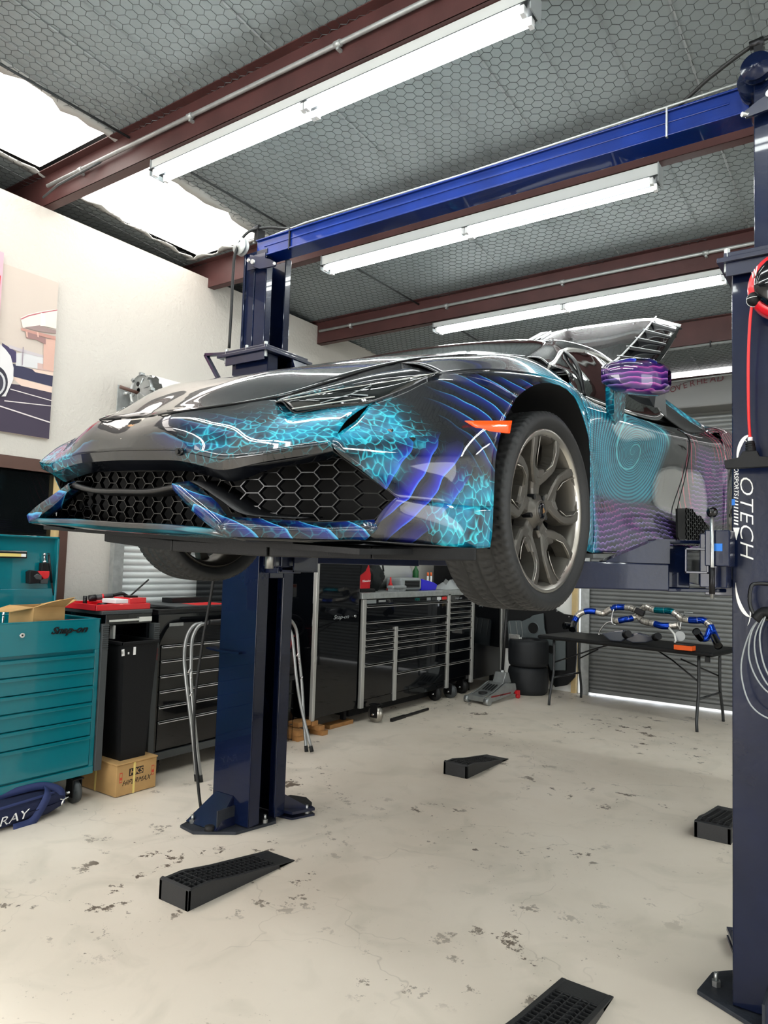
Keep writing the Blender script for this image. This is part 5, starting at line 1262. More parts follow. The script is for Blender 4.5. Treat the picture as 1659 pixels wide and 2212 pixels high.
# ================================================================ POSTER on the left wall
PX = WX+.025
po = thing('canvas_print', 'large unframed canvas print of a road under a pale bridge', 'picture', (PX, 2.1, 2.2))
def zp(zx, zy, o=.0): p = at(zx/5.53, 560+zy/5.53, 'x', PX+o); return p
q = MB(); A = [zp(32,95), zp(697,285), zp(605,2150), zp(0,2090)]
A[0].y = A[3].y = 1.35
yR = 2.765; zT, zB = 3.395, 2.275
q.bx(WX, PX-.0005, 1.35, yR, zB, zT); q.build('canvas', mat('print_sky', (198,186,176), .7), po)
def pl(name, col, pts, k):
    v = []
    for x, y in pts:
        p = at(x/5.53, 560+y/5.53, 'x', PX); v.append((PX+.0004*k, min(max(p.y, 1.36), yR), min(max(p.z, zB), zT)))
    q = MB(); q.poly(v); q.build(name, mat('print_'+name+str(k), col, .7), po)
pl('printed_road', (62,54,72), [(-900,1300),(150,1490),(250,1500),(640,1600),(610,2150),(-900,1990)], 1)
pl('printed_kerb', (222,196,182), [(-900,1210),(150,1400),(250,1430),(640,1530),(640,1600),(250,1510),(170,1440),(-900,1330)], 2)
pl('printed_verge', (52,52,78), [(-900,1080),(160,1250),(640,1390),(640,1525),(160,1400),(-900,1220)], 3)
pl('printed_strip', (228,200,186), [(380,1310),(640,1350),(640,1395),(420,1350)], 4)
for i, pts in enumerate(([(120,1545),(640,1690),(640,1700),(120,1556)], [(50,1685),(640,1755),(640,1764),(50,1697)], [(-300,1650),(610,1945),(610,1960),(-300,1665)])): pl('printed_line', (222,214,214), pts, 5+i)
pl('printed_building', (206,206,208), [(185,1130),(270,1110),(520,1175),(520,1320),(185,1270)], 8)
pl('printed_building', (196,168,162), [(445,1240),(640,1270),(640,1350),(445,1315)], 9)
pl('printed_sign', (66,58,92), [(20,1000),(190,1105),(190,1235),(110,1230),(20,1060)], 10)
pl('printed_roof', (190,182,186), [(90,1020),(300,1085),(520,1150),(520,1180),(280,1120),(110,1065)], 11)
pl('printed_pillar', (206,168,154), [(520,950),(660,960),(660,1350),(510,1310)], 12)
pl('printed_bridge', (226,214,206), [(240,700),(330,660),(500,620),(690,600),(690,840),(520,800),(270,820)], 13)
pl('printed_bridge_line', (176,104,112), [(240,712),(340,668),(500,632),(690,606),(690,618),(500,646),(340,684),(250,724)], 14)
pl('printed_soffit', (150,130,128), [(290,815),(470,790),(600,835),(690,860),(690,900),(440,860)], 15)
pl('printed_beam', (186,140,130), [(240,820),(420,865),(680,930),(680,975),(420,900),(250,850)], 16)
pl('printed_arch', (150,118,116), [(300,865),(420,900),(540,945),(540,1020),(430,965),(310,945)], 17)
pl('printed_post', (232,224,214), [(480,640),(530,650),(545,800),(475,800)], 18)
for i, a_ in enumerate((300, 430)): pl('printed_bracket', (210,170,158), [(a_,865),(a_+22,870),(a_+28,935),(a_+8,930)], 19+i)
pl('printed_car', (214,212,214), [(-700,1010),(0,1020),(60,1080),(120,1160),(155,1300),(150,1440),(110,1530),(60,1640),(-700,1640)], 22)
pl('printed_wheel', (44,42,54), [(-260,1280)]+[(-90+175*math.cos(t)*1.0, 1470+205*math.sin(t)) for t in (-PI/2+PI*k/16 for k in range(17))]+[(-260,1660)], 23)
pl('printed_hub', (196,196,200), [(-200,1400)]+[(-60+118*math.cos(t), 1480+150*math.sin(t)) for t in (-PI/2+PI*k/12 for k in range(13))]+[(-200,1600)], 24)
pl('printed_hub', (58,56,70), [(-200,1420)]+[(-60+92*math.cos(t), 1480+125*math.sin(t)) for t in (-PI/2+PI*k/12 for k in range(13))]+[(-200,1580)], 25)
pl('printed_shutter', (150,140,150), [(262,1050),(275,1050),(262,1270),(250,1270)], 26)
# the red edged sheet at the far left margin
rp = thing('racing_poster', 'white and red poster at the left edge of the picture', 'poster', (PX, 2.3, 2.6))
YP = at(6, 577, 'x', PX+.012).y
q = MB(); q.bx(PX+.012, PX+.016, 1.6, YP, 2.55, 3.46); q.build('sheet', mat('poster_pink', (214,168,182), .6), rp)
q = MB(); q.bx(PX+.0162, PX+.0175, 1.6, YP-.012, 3.02, 3.30); q.build('red_band', 'red_plastic', rp)
text('lettering', 'RACING', 'sticker_white', (PX+.0185, YP-.014, 3.20), (0,1,0), (0,0,1), .075, rp, 0, .0004, 'RIGHT')
text('lettering', 'SPORT', 'sticker_white', (PX+.0185, YP-.018, 3.08), (0,1,0), (0,0,1), .065, rp, 0, .0004, 'RIGHT')

# ================================================================ CABINETS along the left wall
def caster(parent, x, y, r, w=.04, m='rubber'):
    q = MB(); q.lathe([(.001,-w/2),(r*.55,-w/2),(r*.6,-w/2+.004),(r,-w/2+.006),(r,w/2-.006),(r*.6,w/2-.004),(r*.55,w/2),(.001,w/2)], (x, y, r), 'y', 24)
    o = q.build('caster', m, parent)
    q = MB(); q.bx(x-r*.5, x+r*.5, y-w/2-.012, y-w/2-.006, r*.6, r*2.15); q.bx(x-r*.5, x+r*.5, y+w/2+.006, y+w/2+.012, r*.6, r*2.15); q.bx(x-r*.7, x+r*.7, y-w/2-.015, y+w/2+.015, r*2.1, r*2.2); q.build('fork', 'dark_metal', o)
    q = MB(); q.cyl((x,y-w/2-.03,r),(x,y+w/2+.03,r),.009,n=8); q.build('axle', 'bright_steel', o)
def drawers(parent, xf, y0, y1, zs, zbot, body, hm, hw=.012, hh=.016, gap=.004):
    zz = zs+[zbot]
    for a_, b_ in zip(zz[:-1], zz[1:]):
        q = MB(); q.bx(xf-.02, xf, y0, y1, b_+gap, a_-.002); o = q.build('drawer', body, parent, bevel=.002)
        q = MB(); q.bx(xf, xf+hw, y0+.004, y1-.004, a_-hh, a_); q.bx(xf+hw-.004, xf+hw, y0+.004, y1-.004, a_-hh-.004, a_); q.build('handle', hm, o, bevel=.002)

# ---- teal roller cabinet
tc_ = thing('roller_cabinet', 'teal roller tool cabinet with raised lid and open top tray', 'tool cabinet', (-4.3, 2.2, 0))
X0, X1, Y0, Y1 = -4.60, -4.0, 1.35, 2.70
q = MB(); q.bx(X0, X1-.02, Y0, Y1, .16, 1.0); q.bx(X1-.02, X1, Y0, Y1, .905, 1.09); q.bx(X1-.02, X1, Y1-.03, Y1, .16, .905); q.bx(X1-.02, X1, Y0, Y1, .16, .195)
q.bx(X0, X1, Y1-.012, Y1, 1.0, 1.09); q.bx(X0, X0+.01, Y0, Y1, 1.0, 1.09); q.bx(X1-.03, X1, Y0, Y1, 1.080, 1.092); q.bx(X0, X1, Y1-.03, Y1, 1.08, 1.092)
q.build('body', 'teal_paint', tc_, bevel=.003)
q = MB(); q.bx(X0-.0, X1+.004, Y0, Y1+.0, .158, .205); q.build('base_rail', 'teal_paint', tc_, bevel=.004)
drawers(tc_, X1+.004, Y0+.03, Y1-.035, [.884,.787,.688,.589,.492,.389], .213, 'teal_paint', 'teal_paint', .014, .014)
q = MB(); q.bx(X1-.02, X1+.015, Y1+.003, Y1+.048, .17, 1.055)
for k in range(12): q.bx(X1+.015, X1+.019, Y1+.003, Y1+.048, .90+k*.013, .906+k*.013)
q.build('side_bumper', 'grey_dark', tc_, bevel=.008)
text('lettering', 'Snap-on', 'black_satin', (X1+.002, 2.375, 1.015), (0,1,0), (0,0,1), .056, tc_, .45, .004, sx=1.25, bold=.0015)
q = MB(); q.cyl((X1,2.205,1.02),(X1+.008,2.205,1.02),.014,n=18); lk = q.build('lock', 'bright_steel', tc_)
q = MB(); q.cyl((X1+.008,2.205,1.02),(X1+.0085,2.205,1.02),.005,n=12); q.build('keyhole', 'black_matte', lk)
# raised lid: a shallow pan standing on the back edge
q = MB(); q.bx(X0-.03, X0-.02, Y0, Y1+.045, 1.02, 1.59); q.bx(X0-.03, X0+.02, Y0, Y1+.045, 1.578, 1.59); q.bx(X0-.03, X0+.02, Y1+.033, Y1+.045, 1.02, 1.59)
q.bx(X0-.03, X0+.005, Y0, Y1+.045, 1.02, 1.245); q.build('lid', 'teal_paint', tc_, bevel=.002)
for x in (X1-.03, X0+.1): caster(tc_, x, Y1-.10, .068, .038, 'grey_dark'); caster(tc_, x, Y0+.12, .068, .038, 'grey_dark')
q = MB(); q.bx(-4.58, -4.26, 1.4, 2.5, .10, .158); q.build('lower_frame', 'black_matte', tc_)
# things hanging on the lid
LX = X0-.018
lb = thing('light_bar', 'slim magnetic work light bar stuck on the teal lid', 'light', (LX, 2.3, 1.44))
p0 = at(57, 1199, 'x', LX+.02)
q = MB(); q.bx(LX, LX+.03, 2.0, p0.y, p0.z-.022, p0.z+.020); q.build('housing', 'black_satin', lb, bevel=.003)
q = MB(); q.bx(LX+.03, LX+.031, 2.0, p0.y-.04, p0.z-.012, p0.z+.008); q.build('lens', 'tape_yellow', lb)
q = MB(); q.bx(LX+.03, LX+.031, p0.y-.04, p0.y-.008, p0.z-.012, p0.z+.008); q.build('lens_end', 'sticker_white', lb)
q = MB(); q.bx(LX+.0, LX+.025, 2.0, p0.y, p0.z+.020, p0.z+.026); q.build('clip', 'bright_steel', lb)
ig = thing('impact_wrench', 'red and black cordless impact wrench hung sideways on the teal lid', 'power tool', tuple(at(85, 1258, 'x', LX)))
def L2(x, y, o=.03): p = at(x/6.91, 1150+y/6.91, 'x', LX+o); return (p.y, p.z)
def fl(name, m, pts, a_, b_, bev=.004): q = MB(); q.prism([L2(*p) for p in pts], 'x', LX+a_, LX+b_); return q.build(name, m, ig, bevel=bev)
fl('motor_housing', 'red_plastic', [(590,575),(720,575),(715,640),(700,680),(640,700),(600,660),(530,650),(545,590)], .002, .05)
fl('motor_cap', 'grey_dark', [(640,655),(710,655),(695,765),(590,765),(580,720),(620,700)], .004, .047)
fl('front_cover', 'black_plastic', [(612,455),(718,455),(716,580),(605,580)], .006, .044)
fl('battery', 'black_plastic', [(415,590),(455,565),(530,575),(590,640),(580,720),(540,760),(415,765)], .0, .055)
fl('grip', 'grey_dark', [(520,615),(590,640),(585,710),(510,700),(470,650)], .008, .06)
q = MB(); a_ = at(665/6.91,1150+455/6.91,'x',LX+.025); b_ = at(665/6.91,1150+325/6.91,'x',LX+.025); q.cyl(a_, a_+(b_-a_)*.25, .012, n=12); q.cyl(a_+(b_-a_)*.25, b_, .006, n=10); q.cyl(b_-Vector((0,0,.01)), b_+Vector((0,0,.006)), .010, n=8); q.build('socket', 'bright_steel', ig)
pt = thing('pickup_tool', 'telescopic pick up tool leaning on the teal lid', 'hand tool', tuple(at(116, 1300, 'x', LX)))
P = [at(x/6.91, 1150+y/6.91, 'x', LX+.02) for x, y in ((728,330),(770,750),(795,940),(803,1035))]
q = MB(); q.cyl(P[0], P[1], .0075, n=10); q.cyl(P[0]-Vector((0,0,-.004)), P[0]+Vector((0,0,.008)), .010, n=8); q.build('grip', 'black_satin', pt)
q = MB(); q.cyl(P[1], P[2], .0060, n=10); q.build('grip', 'black_plastic', pt)
q = MB(); q.cyl(P[2], P[3], .003, n=8); q.build('rod', 'bright_steel', pt)
sx_ = thing('drive_extension', 'small chrome extension bar standing in the teal tray', 'hand tool', (-4.45, 2.16, 1.0))
q = MB(); p = at(7, 1330, 'x', -4.45); q.cyl((p.x,p.y,1.0),(p.x,p.y,p.z+.03),.007,n=10); q.cyl((p.x,p.y,p.z+.0),(p.x,p.y,p.z+.012),.009,n=8); q.build('bar', 'bright_steel', sx_)
# open cardboard box in the tray
cb_ = thing('cardboard_box', 'small open cardboard box lying in the teal cabinet tray', 'box', (-4.2, 2.42, 1.0))
def C2(x, y, X): return at(x/6.91, 1150+y/6.91, 'x', X)
fr = [C2(300,1310,-4.10), C2(470,1150,-4.10), C2(930,1100,-4.10), C2(980,1275,-4.10)]
yA, yB = C2(490,1250,-4.08).y, C2(960,1250,-4.08).y
q = MB(); q.bx(-4.08, -4.076, yA, yB, 1.0, 1.165); q.bx(-4.34, -4.08, yB-.004, yB, 1.0, 1.165); q.bx(-4.34, -4.08, yA, yA+.004, 1.0, 1.16); q.bx(-4.344, -4.34, yA, yB, 1.0, 1.165); q.bx(-4.34,-4.08,yA,yB,1.0,1.004); q.build('carton', 'cardboard', cb_)
for nm, pts in (('flap', [(-4.08,yA,1.165),(-4.08,yB,1.165),(-3.99,yB+.005,1.225),(-4.0,yA+.06,1.20)]), ('flap', [(-4.08,yA,1.165),(-4.34,yA,1.165),(-4.33,yA-.13,1.13),(-4.10,yA-.12,1.145)]), ('flap', [(-4.34,yB,1.165),(-4.08,yB,1.165),(-4.12,yB+.10,1.20),(-4.30,yB+.10,1.19)])):
    q = MB(); q.poly(pts); q.build(nm, 'cardboard', cb_, solid=.004)

# ---- black tool cart beside the bin
ct_ = thing('tool_cart', 'black tool cart with a silver top latch behind the waste bin', 'tool cart', (-4.35, 2.97, 0))
q = MB(); q.bx(-4.72, -4.42, 2.80, 3.145, .16, .20); q.bx(-4.72,-4.70,2.80,3.145,.2,1.10); q.bx(-4.72,-4.12,3.125,3.145,.2,1.10); q.bx(-4.72,-4.12,2.80,2.82,.2,1.10); q.bx(-4.40,-4.38,2.80,3.14,.2,1.0); q.build('body', 'black_gloss', ct_)
q = MB(); q.bx(-4.74, -4.10, 2.77, 3.155, 1.10, 1.125); q.build('top', 'grey_dark', ct_, bevel=.004)
q = MB(); q.bx(-4.12, -4.10, 2.80, 3.15, 1.035, 1.10); q.build('top_drawer', 'black_gloss', ct_, bevel=.002)
q = MB(); q.bx(-4.10, -4.092, 2.82, 3.14, 1.055, 1.068); q.bx(-4.10,-4.085,3.04,3.14,1.048,1.078); q.build('latch', 'bright_steel', ct_)
q = MB(); q.bx(-4.14,-4.10,2.86,2.875,.945,1.03); q.build('corner_strip', 'alu_trim', ct_)
for x in (-4.2,-4.65): caster(ct_, x, 2.86, .05); caster(ct_, x, 3.10, .05)
rt = thing('tool_tray', 'bright red plastic tray on the black tool cart', 'tray', (-4.35, 2.9, 1.125))
q = MB(); x0,x1,y0,y1 = -4.52,-4.12,2.74,3.15; q.bx(x0,x1,y0,y1,1.125,1.132)
for b in ((x0,x1,y0,y0+.012),(x0,x1,y1-.012,y1),(x0,x0+.012,y0,y1),(x1-.012,x1,y0,y1),(x0,x1,2.93,2.94)): q.bx(b[0],b[1],b[2],b[3],1.125,1.165)
q.build('tray', 'red_plastic', rt, bevel=.006)
bx2 = thing('parts_case', 'white and red parts case on the red tray', 'case', (-4.22, 3.03, 1.165))
q = MB(); q.bx(-4.30,-4.15,2.90,3.00,1.165,1.192); q.build('case', 'white_plastic', bx2, bevel=.003)
q = MB(); q.bx(-4.31,-4.14,2.995,3.13,1.165,1.200); q.build('red_end', 'red_plastic', bx2, bevel=.003)
q = MB(); q.bx(-4.25,-4.18,3.03,3.09,1.200,1.212); q.build('clip', 'dark_metal', bx2)
for i, (a_, b_, r_, lb) in enumerate((((-4.42,2.88,1.185),(-4.36,3.02,1.205),.019,'black cordless ratchet lying across the red tray'),((-4.24,2.84,1.150),(-4.30,2.93,1.155),.014,'short grey flashlight in the red tray'))):
    t = thing('ratchet' if i == 0 else 'flashlight', lb, 'hand tool', (a_[0],a_[1],1.132))
    a_, b_ = Vector(a_), Vector(b_)
    q = MB(); q.cyl(a_, a_+(b_-a_)*.3, r_*1.15, n=12); q.build('end', 'black_satin', t)
    q = MB(); q.cyl(a_+(b_-a_)*.28, b_, r_, r_*.8, n=12); q.build('body', 'grey_dark', t)
    if i == 0: q = MB(); q.tube(cr([b_, b_+Vector((.02,.06,.012)), b_+Vector((.02,.10,-.005))],4), r_*.6, 8); q.build('head', 'black_plastic', t); q = MB(); q.cyl(a_+(b_-a_)*.55, a_+(b_-a_)*.62, r_*1.05, n=12); q.build('ring', 'red_plastic', t)
t = thing('pry_bar', 'thin black rod sticking up from the tools', 'hand tool', (-4.4,3.02,1.16)); q = MB(); p0, p1 = at(278,1290,'x',-4.35), at(321,1252,'x',-4.35); q.cyl(p0, p1, .006, n=8); q.build('rod', 'black_satin', t)
t = thing('socket', 'small black socket standing at the tray corner', 'socket', tuple(at(184, 1290, 'x', -4.45))); q = MB(); p = at(184,1292,'x',-4.45); q.cyl((p.x,p.y,1.135),(p.x,p.y,p.z+.015),.014,n=12); q.build('body', 'black_satin', t)

# ---- black cabinet with silver pulls
bk = thing('tool_cabinet', 'black tool cabinet with six silver drawer pulls, behind the lift post', 'tool cabinet', (-4.4, 3.6, 0))
q = MB(); q.bx(-4.75,-4.12,3.205,4.02,.155,1.085); q.bx(-4.12,-4.10,3.205,4.02,.875,1.085); q.bx(-4.12,-4.10,3.205,3.235,.155,.88); q.bx(-4.12,-4.10,3.99,4.02,.155,.88); q.build('body', 'black_gloss', bk, bevel=.003)
q = MB(); q.bx(-4.75,-4.09,3.20,4.03,.105,.155); q.build('base_rail', 'grey_dark', bk, bevel=.003)
drawers(bk, -4.095, 3.235, 3.985, [.872,.772,.670,.566,.463,.362], .165, 'black_gloss', 'pull_trim', .012, .012)
q = MB(); q.bx(-4.13,-4.075,3.155,3.20,.11,1.03)
for k in range(12): q.bx(-4.075,-4.071,3.155,3.20,.86+k*.013,.866+k*.013)
q.build('side_bumper', 'grey_dark', bk, bevel=.008)
text('lettering', 'Snap-on', 'red_dark', (-4.0695, 3.19, .78), (0,0,1), (0,-1,0), .026, bk, .4, .0006)
q = MB(); q.bx(-4.10,-4.098,3.30,3.42,1.0,1.022); q.build('name_plate', 'galv', bk)
q = MB(); q.bx(-4.74,-4.11,3.21,4.02,1.085,1.10); q.bx(-4.14,-4.11,3.21,4.02,1.10,1.118); q.bx(-4.74,-4.14,3.21,3.23,1.10,1.118); q.build('top_tray', 'black_satin', bk, bevel=.002)
for x in (-4.16,-4.66): caster(bk, x, 3.27, .05); caster(bk, x, 3.9, .05)
t = thing('steel_plate', 'flat dark plate with red sheet on the black cabinet', 'plate', (-4.4,3.7,1.118))
q = MB(); q.bx(-4.62,-4.16,3.40,4.0,1.118,1.128); q.build('plate', 'grey_dark', t); q = MB(); q.poly([(-4.2,3.62,1.1285),(-4.2,3.98,1.1285),(-4.45,3.95,1.1285),(-4.42,3.66,1.1285)]); q.build('red_sheet', 'red_glow', t)
t = thing('steel_bar', 'black flat bar stacked behind the red sheet', 'bar', (-4.55,3.85,1.128)); q = MB(); q.bx(-4.60,-4.48,3.62,4.0,1.13,1.165); q.build('bar', 'black_satin', t)

# ---- waste bin on shipping box
bx1 = thing('shipping_box', 'brown shipping box with black printed logo under the waste bin', 'box', (-4.1, 2.96, 0))
q = MB(); q.bx(-4.30, -3.91, 2.805, 3.10, .004, .19); q.build('carton', 'cardboard', bx1, bevel=.003)
q = MB(); q.bx(-4.30, -3.905, 2.80, 3.105, .192, .202); q.build('top_flap', 'cardboard', bx1, bevel=.002)
q = MB(); q.bx(-3.91,-3.9085,2.925,2.94,.003,.197); q.bx(-4.13,-4.115,2.8035,2.805,.003,.197); q.build('strapping', 'tape_yellow', bx1)
text('lettering', 'HKS', 'ink', (-3.909, 2.895, .108), (0,1,0), (0,0,1), .001, bx1)
q = MB(); q.bx(-3.91,-3.9092,2.895,3.00,.113,.158); q.build('logo_block', 'ink', bx1)
text('lettering', 'HKS', 'cardboard', (-3.9088, 2.898, .119), (0,1,0), (0,0,1), .046, bx1, .15, .0002, sx=1.15, bold=.001)
text('lettering', 'HIPERMAX', 'ink', (-3.9092, 2.845, .063), (0,1,0), (0,0,1), .044, bx1, .45, .0002, sx=1.0)
for yy in (2.827, 3.063):
    q = MB(); q.bx(-3.91,-3.9093,yy,yy+.020,.085,.145); q.build('care_mark', 'red_ink', bx1)
    q = MB(); q.bx(-3.9093,-3.9090,yy+.003,yy+.017,.117,.14); q.bx(-3.9093,-3.9090,yy+.003,yy+.017,.09,.10); q.build('care_mark', 'cardboard', bx1)
text('lettering', 'X', 'ink', (-4.26, 2.8045, .09), (1,0,0), (0,0,1), .09, bx1, .3, .0003)
bn = thing('waste_bin', 'tall narrow black waste bin standing on the brown box', 'bin', (-4.15, 2.95, .202))
def frus(q, z0, z1, a0, a1, t=0):
    (xa,xb,ya,yb), (xc,xd,yc,yd) = a0, a1
    lo = [q._p(p) for p in ((xa,ya,z0),(xb,ya,z0),(xb,yb,z0),(xa,yb,z0))]; hi = [q._p(p) for p in ((xc,yc,z1),(xd,yc,z1),(xd,yd,z1),(xc,yd,z1))]
    for k in range(4): q.face((lo[k],lo[(k+1)%4],hi[(k+1)%4],hi[k]))
    return lo, hi
q = MB(); lo, hi = frus(q, .203, .93, (-4.28,-3.965,2.865,3.045), (-4.36,-3.955,2.84,3.095)); q.face(lo[::-1]); q.build('body', 'black_plastic', bn, solid=.005)
q = MB()
for b in ((-4.37,-3.945,2.83,2.848),(-4.37,-3.945,3.087,3.105),(-3.965,-3.945,2.83,3.105),(-4.37,-4.35,2.83,3.105)): q.bx(b[0],b[1],b[2],b[3],.918,.938)
q.build('rim', 'black_plastic', bn, bevel=.004)
for i, (x, y, w_, h_, a_) in enumerate(((266,1410,8,16,.1),(291,1406,7,19,0),(278,1411,4,5,0))):
    p = at(x, y, 'x', -3.95); q = MB(); q.box((-3.951, p.y, p.z), (.001, w_*.0026, h_*.0026), Matrix.Rotation(a_,3,'X')); q.build('sticker', 'sticker_white', bn)
for k in range(6): q = MB(); p = at(264, 1408+k*1.6, 'x', -3.95); q.bx(-3.9505,-3.950,p.y-.005,p.y+.008,p.z-.001,p.z+.001); q.build('barcode', 'ink', bn) if k < 4 else None

# ---- duffel bag on the floor
dg = thing('duffel_bag', 'navy blue duffel bag with white letters under the teal cabinet', 'bag', (-4.05, 2.1, 0))
G = []
for k in range(13):
    t = k/12; y = 1.35+1.13*t; r = .095*(1-abs(2*t-1)**6*.35); ring = []
    for j in range(21):
        a_ = 2*PI*j/20; cx_ = math.copysign(abs(math.cos(a_))**.75, math.cos(a_)); sy = math.copysign(abs(math.sin(a_))**.7, math.sin(a_))
        ring.append((-4.01+(.12+.006*math.sin(j*2.1+k))*cx_*(r/.095), y, .073+.072*sy*(r/.095)*(1+.05*math.sin(k*1.9))-.004))
    G.append(ring)
q = MB(); q.grid(G, True); q.face([q._p(p) for p in G[-1][:-1]]); q.build('body', 'navy_fabric', dg)
def strap(pts, w, name='strap', m='navy_web'):
    q = MB(); P = cr(pts, 5); A = []; B = []
    for i, p in enumerate(P):
        d = (P[min(i+1,len(P)-1)]-P[max(i-1,0)]).normalized(); s_ = d.cross(Vector((1,0,.3))).normalized()*w/2; A.append(p+s_); B.append(p-s_)
    q.grid([A, B]); return q.build(name, m, dg, solid=.003)
strap([(-3.99,2.40,.152),(-3.905,2.36,.13),(-3.89,2.31,.06),(-3.885,2.26,.012),(-3.88,2.16,.006)], .045)
strap([(-4.0,2.1,.155),(-3.99,2.25,.165),(-3.98,2.38,.16),(-3.94,2.46,.12),(-3.93,2.46,.05)], .04)
strap([(-3.895,1.9,.115),(-3.893,2.1,.125),(-3.90,2.28,.13),(-3.93,2.42,.125)], .014)
q = MB(); q.tube(cr([(-3.885,2.425,.095),(-3.885,2.445,.085),(-3.885,2.435,.06),(-3.885,2.445,.085),(-3.885,2.475,.095)],4), .004, 6); q.build('buckle', 'bright_steel', dg)
text('lettering', 'RAY', 'sticker_white', (-3.874, 2.075, .038), (0,1,.06), (-.1,0,1), .062, dg, .25, .0005, sx=1.35)
text('lettering', 'RAY', 'navy_fabric', (-3.8725, 2.081, .043), (0,1,.06), (-.1,0,1), .048, dg, .25, .0005, sx=1.5, bold=-.0015)

# ---- folding bumper stand
fs = thing('folding_stand', 'folding grey steel work stand with crossed legs and black top bar', 'stand', (-3.85, 3.86, 0))
mat('leg_grey', (150,152,152), .35, .7)
def leg(pts, r=.0125):
    P = [at(x, y, 'x', X) for x, y, X in pts]; q = MB(); q.tube(cr(P, 5), r, 10); q.build('leg', 'leg_grey', fs)
    q = MB(); d = (P[-1]-P[-2]).normalized(); q.cyl(P[-1]-d*.045, P[-1], r*1.18, n=12); q.build('foot', 'rubber', fs)
leg([(436,1346,-3.98),(418,1352,-3.97),(403,1378,-3.96),(398,1420,-3.93),(403,1480,-3.88),(414,1570,-3.83),(425,1687,-3.775)])
leg([(448,1346,-3.96),(430,1352,-3.95),(416,1378,-3.94),(413,1420,-3.91),(413,1480,-3.87),(421,1570,-3.82),(434,1689,-3.77)])
leg([(604,1339,-3.93),(618,1348,-3.92),(630,1370,-3.90),(635,1410,-3.87),(641,1470,-3.83),(651,1530,-3.79),(674,1624,-3.69)])
leg([(613,1333,-3.97),(630,1342,-3.96),(641,1365,-3.95),(645,1410,-3.92),(652,1480,-3.88),(656,1550,-3.83),(662,1624,-3.75)])
for a_, b_ in (((442,1346,-3.97),(600,1338,-3.94)),((452,1344,-3.95),(610,1332,-3.965))):
    q = MB(); q.cyl(at(*a_[:2],'x',a_[2]), at(*b_[:2],'x',b_[2]), .017, n=12); q.build('top_bar', 'black_satin', fs)
for x, y, X in ((408,1450,-3.89),(412,1500,-3.86),(641,1415,-3.88),(650,1465,-3.85)):
    p = at(x, y, 'x', X); q = MB(); q.cyl(p+Vector((.03,-.03,0)), p+Vector((-.03,.035,0)), .005, n=6); q.cyl(p+Vector((.03,-.03,0)), p+Vector((.035,-.02,.02)), .006, n=6); q.build('clamp', 'bright_steel', fs)
for x, y, X in ((410,1450,-3.87),(643,1420,-3.86)):
    p = at(x, y, 'x', X); q = MB(); q.tube(cr([p+Vector((.02,0,.01*math.sin(k*2.0))) + Vector((0,.006*math.cos(k*2.2),-.012*k)) for k in range(6)], 3), .0028, 5); q.build('chain', 'bright_steel', fs)

# ---- tall glossy black cabinet behind, crate, basket
def tall(name, label, cat, xf, dep, y0, y1, z0, z1, body='black_gloss'):
    t = thing(name, label, cat, (xf-dep/2, (y0+y1)/2, 0))
    q = MB(); q.bx(xf-dep, xf, y0, y1, z0, z1); q.build('body', body, t, bevel=.004)
    for y in (y0+.06, y1-.06):
        for x in (xf-.08, xf-dep+.08): q = MB(); q.bx(x-.02,x+.02,y-.02,y+.02,0,z0); q.build('foot', 'black_matte', t)
    return t
tb = tall('storage_cabinet', 'glossy black cabinet with a warning sticker behind the red basket', 'cabinet', -4.40, .40, 4.12, 4.765, .08, 1.78)
p0, p1 = at(591,1262,'x',-4.398), at(619,1290,'x',-4.398)
q = MB(); q.bx(-4.40,-4.3985,p0.y,p1.y,p1.z,p0.z); wl_ = q.build('warning_sticker', 'sticker_white', tb)
q = MB(); q.bx(-4.3985,-4.398,p0.y+.006,p1.y-.006,p0.z-.03,p0.z-.006); q.build('orange_band', 'sticker_orange', wl_)
text('lettering', 'WARNING', 'ink', (-4.3975,p0.y+.03,p0.z-.025), (0,1,0), (0,0,1), .018, tb, 0, .0003)
for k in range(9): q = MB(); q.bx(-4.3985,-4.398,p0.y+.035,p1.y-.035,p0.z-.045-k*.013,p0.z-.042-k*.013); q.build('print_line', 'grey_plastic', wl_)
q = MB(); q.bx(-4.40,-4.385,p0.y-.02,p1.y+.03,p1.z-.012,p1.z-.004); q.build('ledge', 'grey_dark', tb)
# wire crate
cr_ = thing('wire_crate', 'black folding wire crate standing by the lift post', 'crate', (-4.2, 4.3, 0))
x0,x1,y0,y1,zt = -4.38,-4.04,4.06,4.54,.50
q = MB(); n = 0
for f in range(12):
    y = y0+(y1-y0)*f/11; q.tube([(x1,y,.01),(x1,y,zt)], .0018, 4); q.tube([(x1,y,.012),(x0,y,.012)], .0018, 4)
for f in range(8):
    x = x0+(x1-x0)*f/7; q.tube([(x,y0,.01),(x,y0,zt)], .0018, 4); q.tube([(x,y1,.01),(x,y1,zt)], .0018, 4)
for z in (.02,.14,.27,.39,zt): q.tube([(x1,y0,z),(x1,y1,z),(x0,y1,z),(x0,y0,z)], .0024, 4, closed=True)
mat('crate_wire', (30,40,44), .35, .5)
tag(q.build('wire_panel', 'crate_wire', cr_), kind='stuff')
q = MB(); q.tube([(x1+.004,4.27,.30),(x1+.02,4.27,.30),(x1+.02,4.33,.30),(x1+.004,4.33,.30)], .003, 5); q.tube([(x1+.004,4.27,.10),(x1+.02,4.27,.10),(x1+.02,4.33,.10),(x1+.004,4.33,.10)], .003, 5); q.build('latch', 'dark_metal', cr_)
t = thing('rubber_ball', 'small dark pink ball inside the wire crate', 'ball', (-4.2,4.12,.02)); q = MB(); q.sphere((-4.2,4.13,.075),.05,10); q.build('ball', 'red_dark', t)
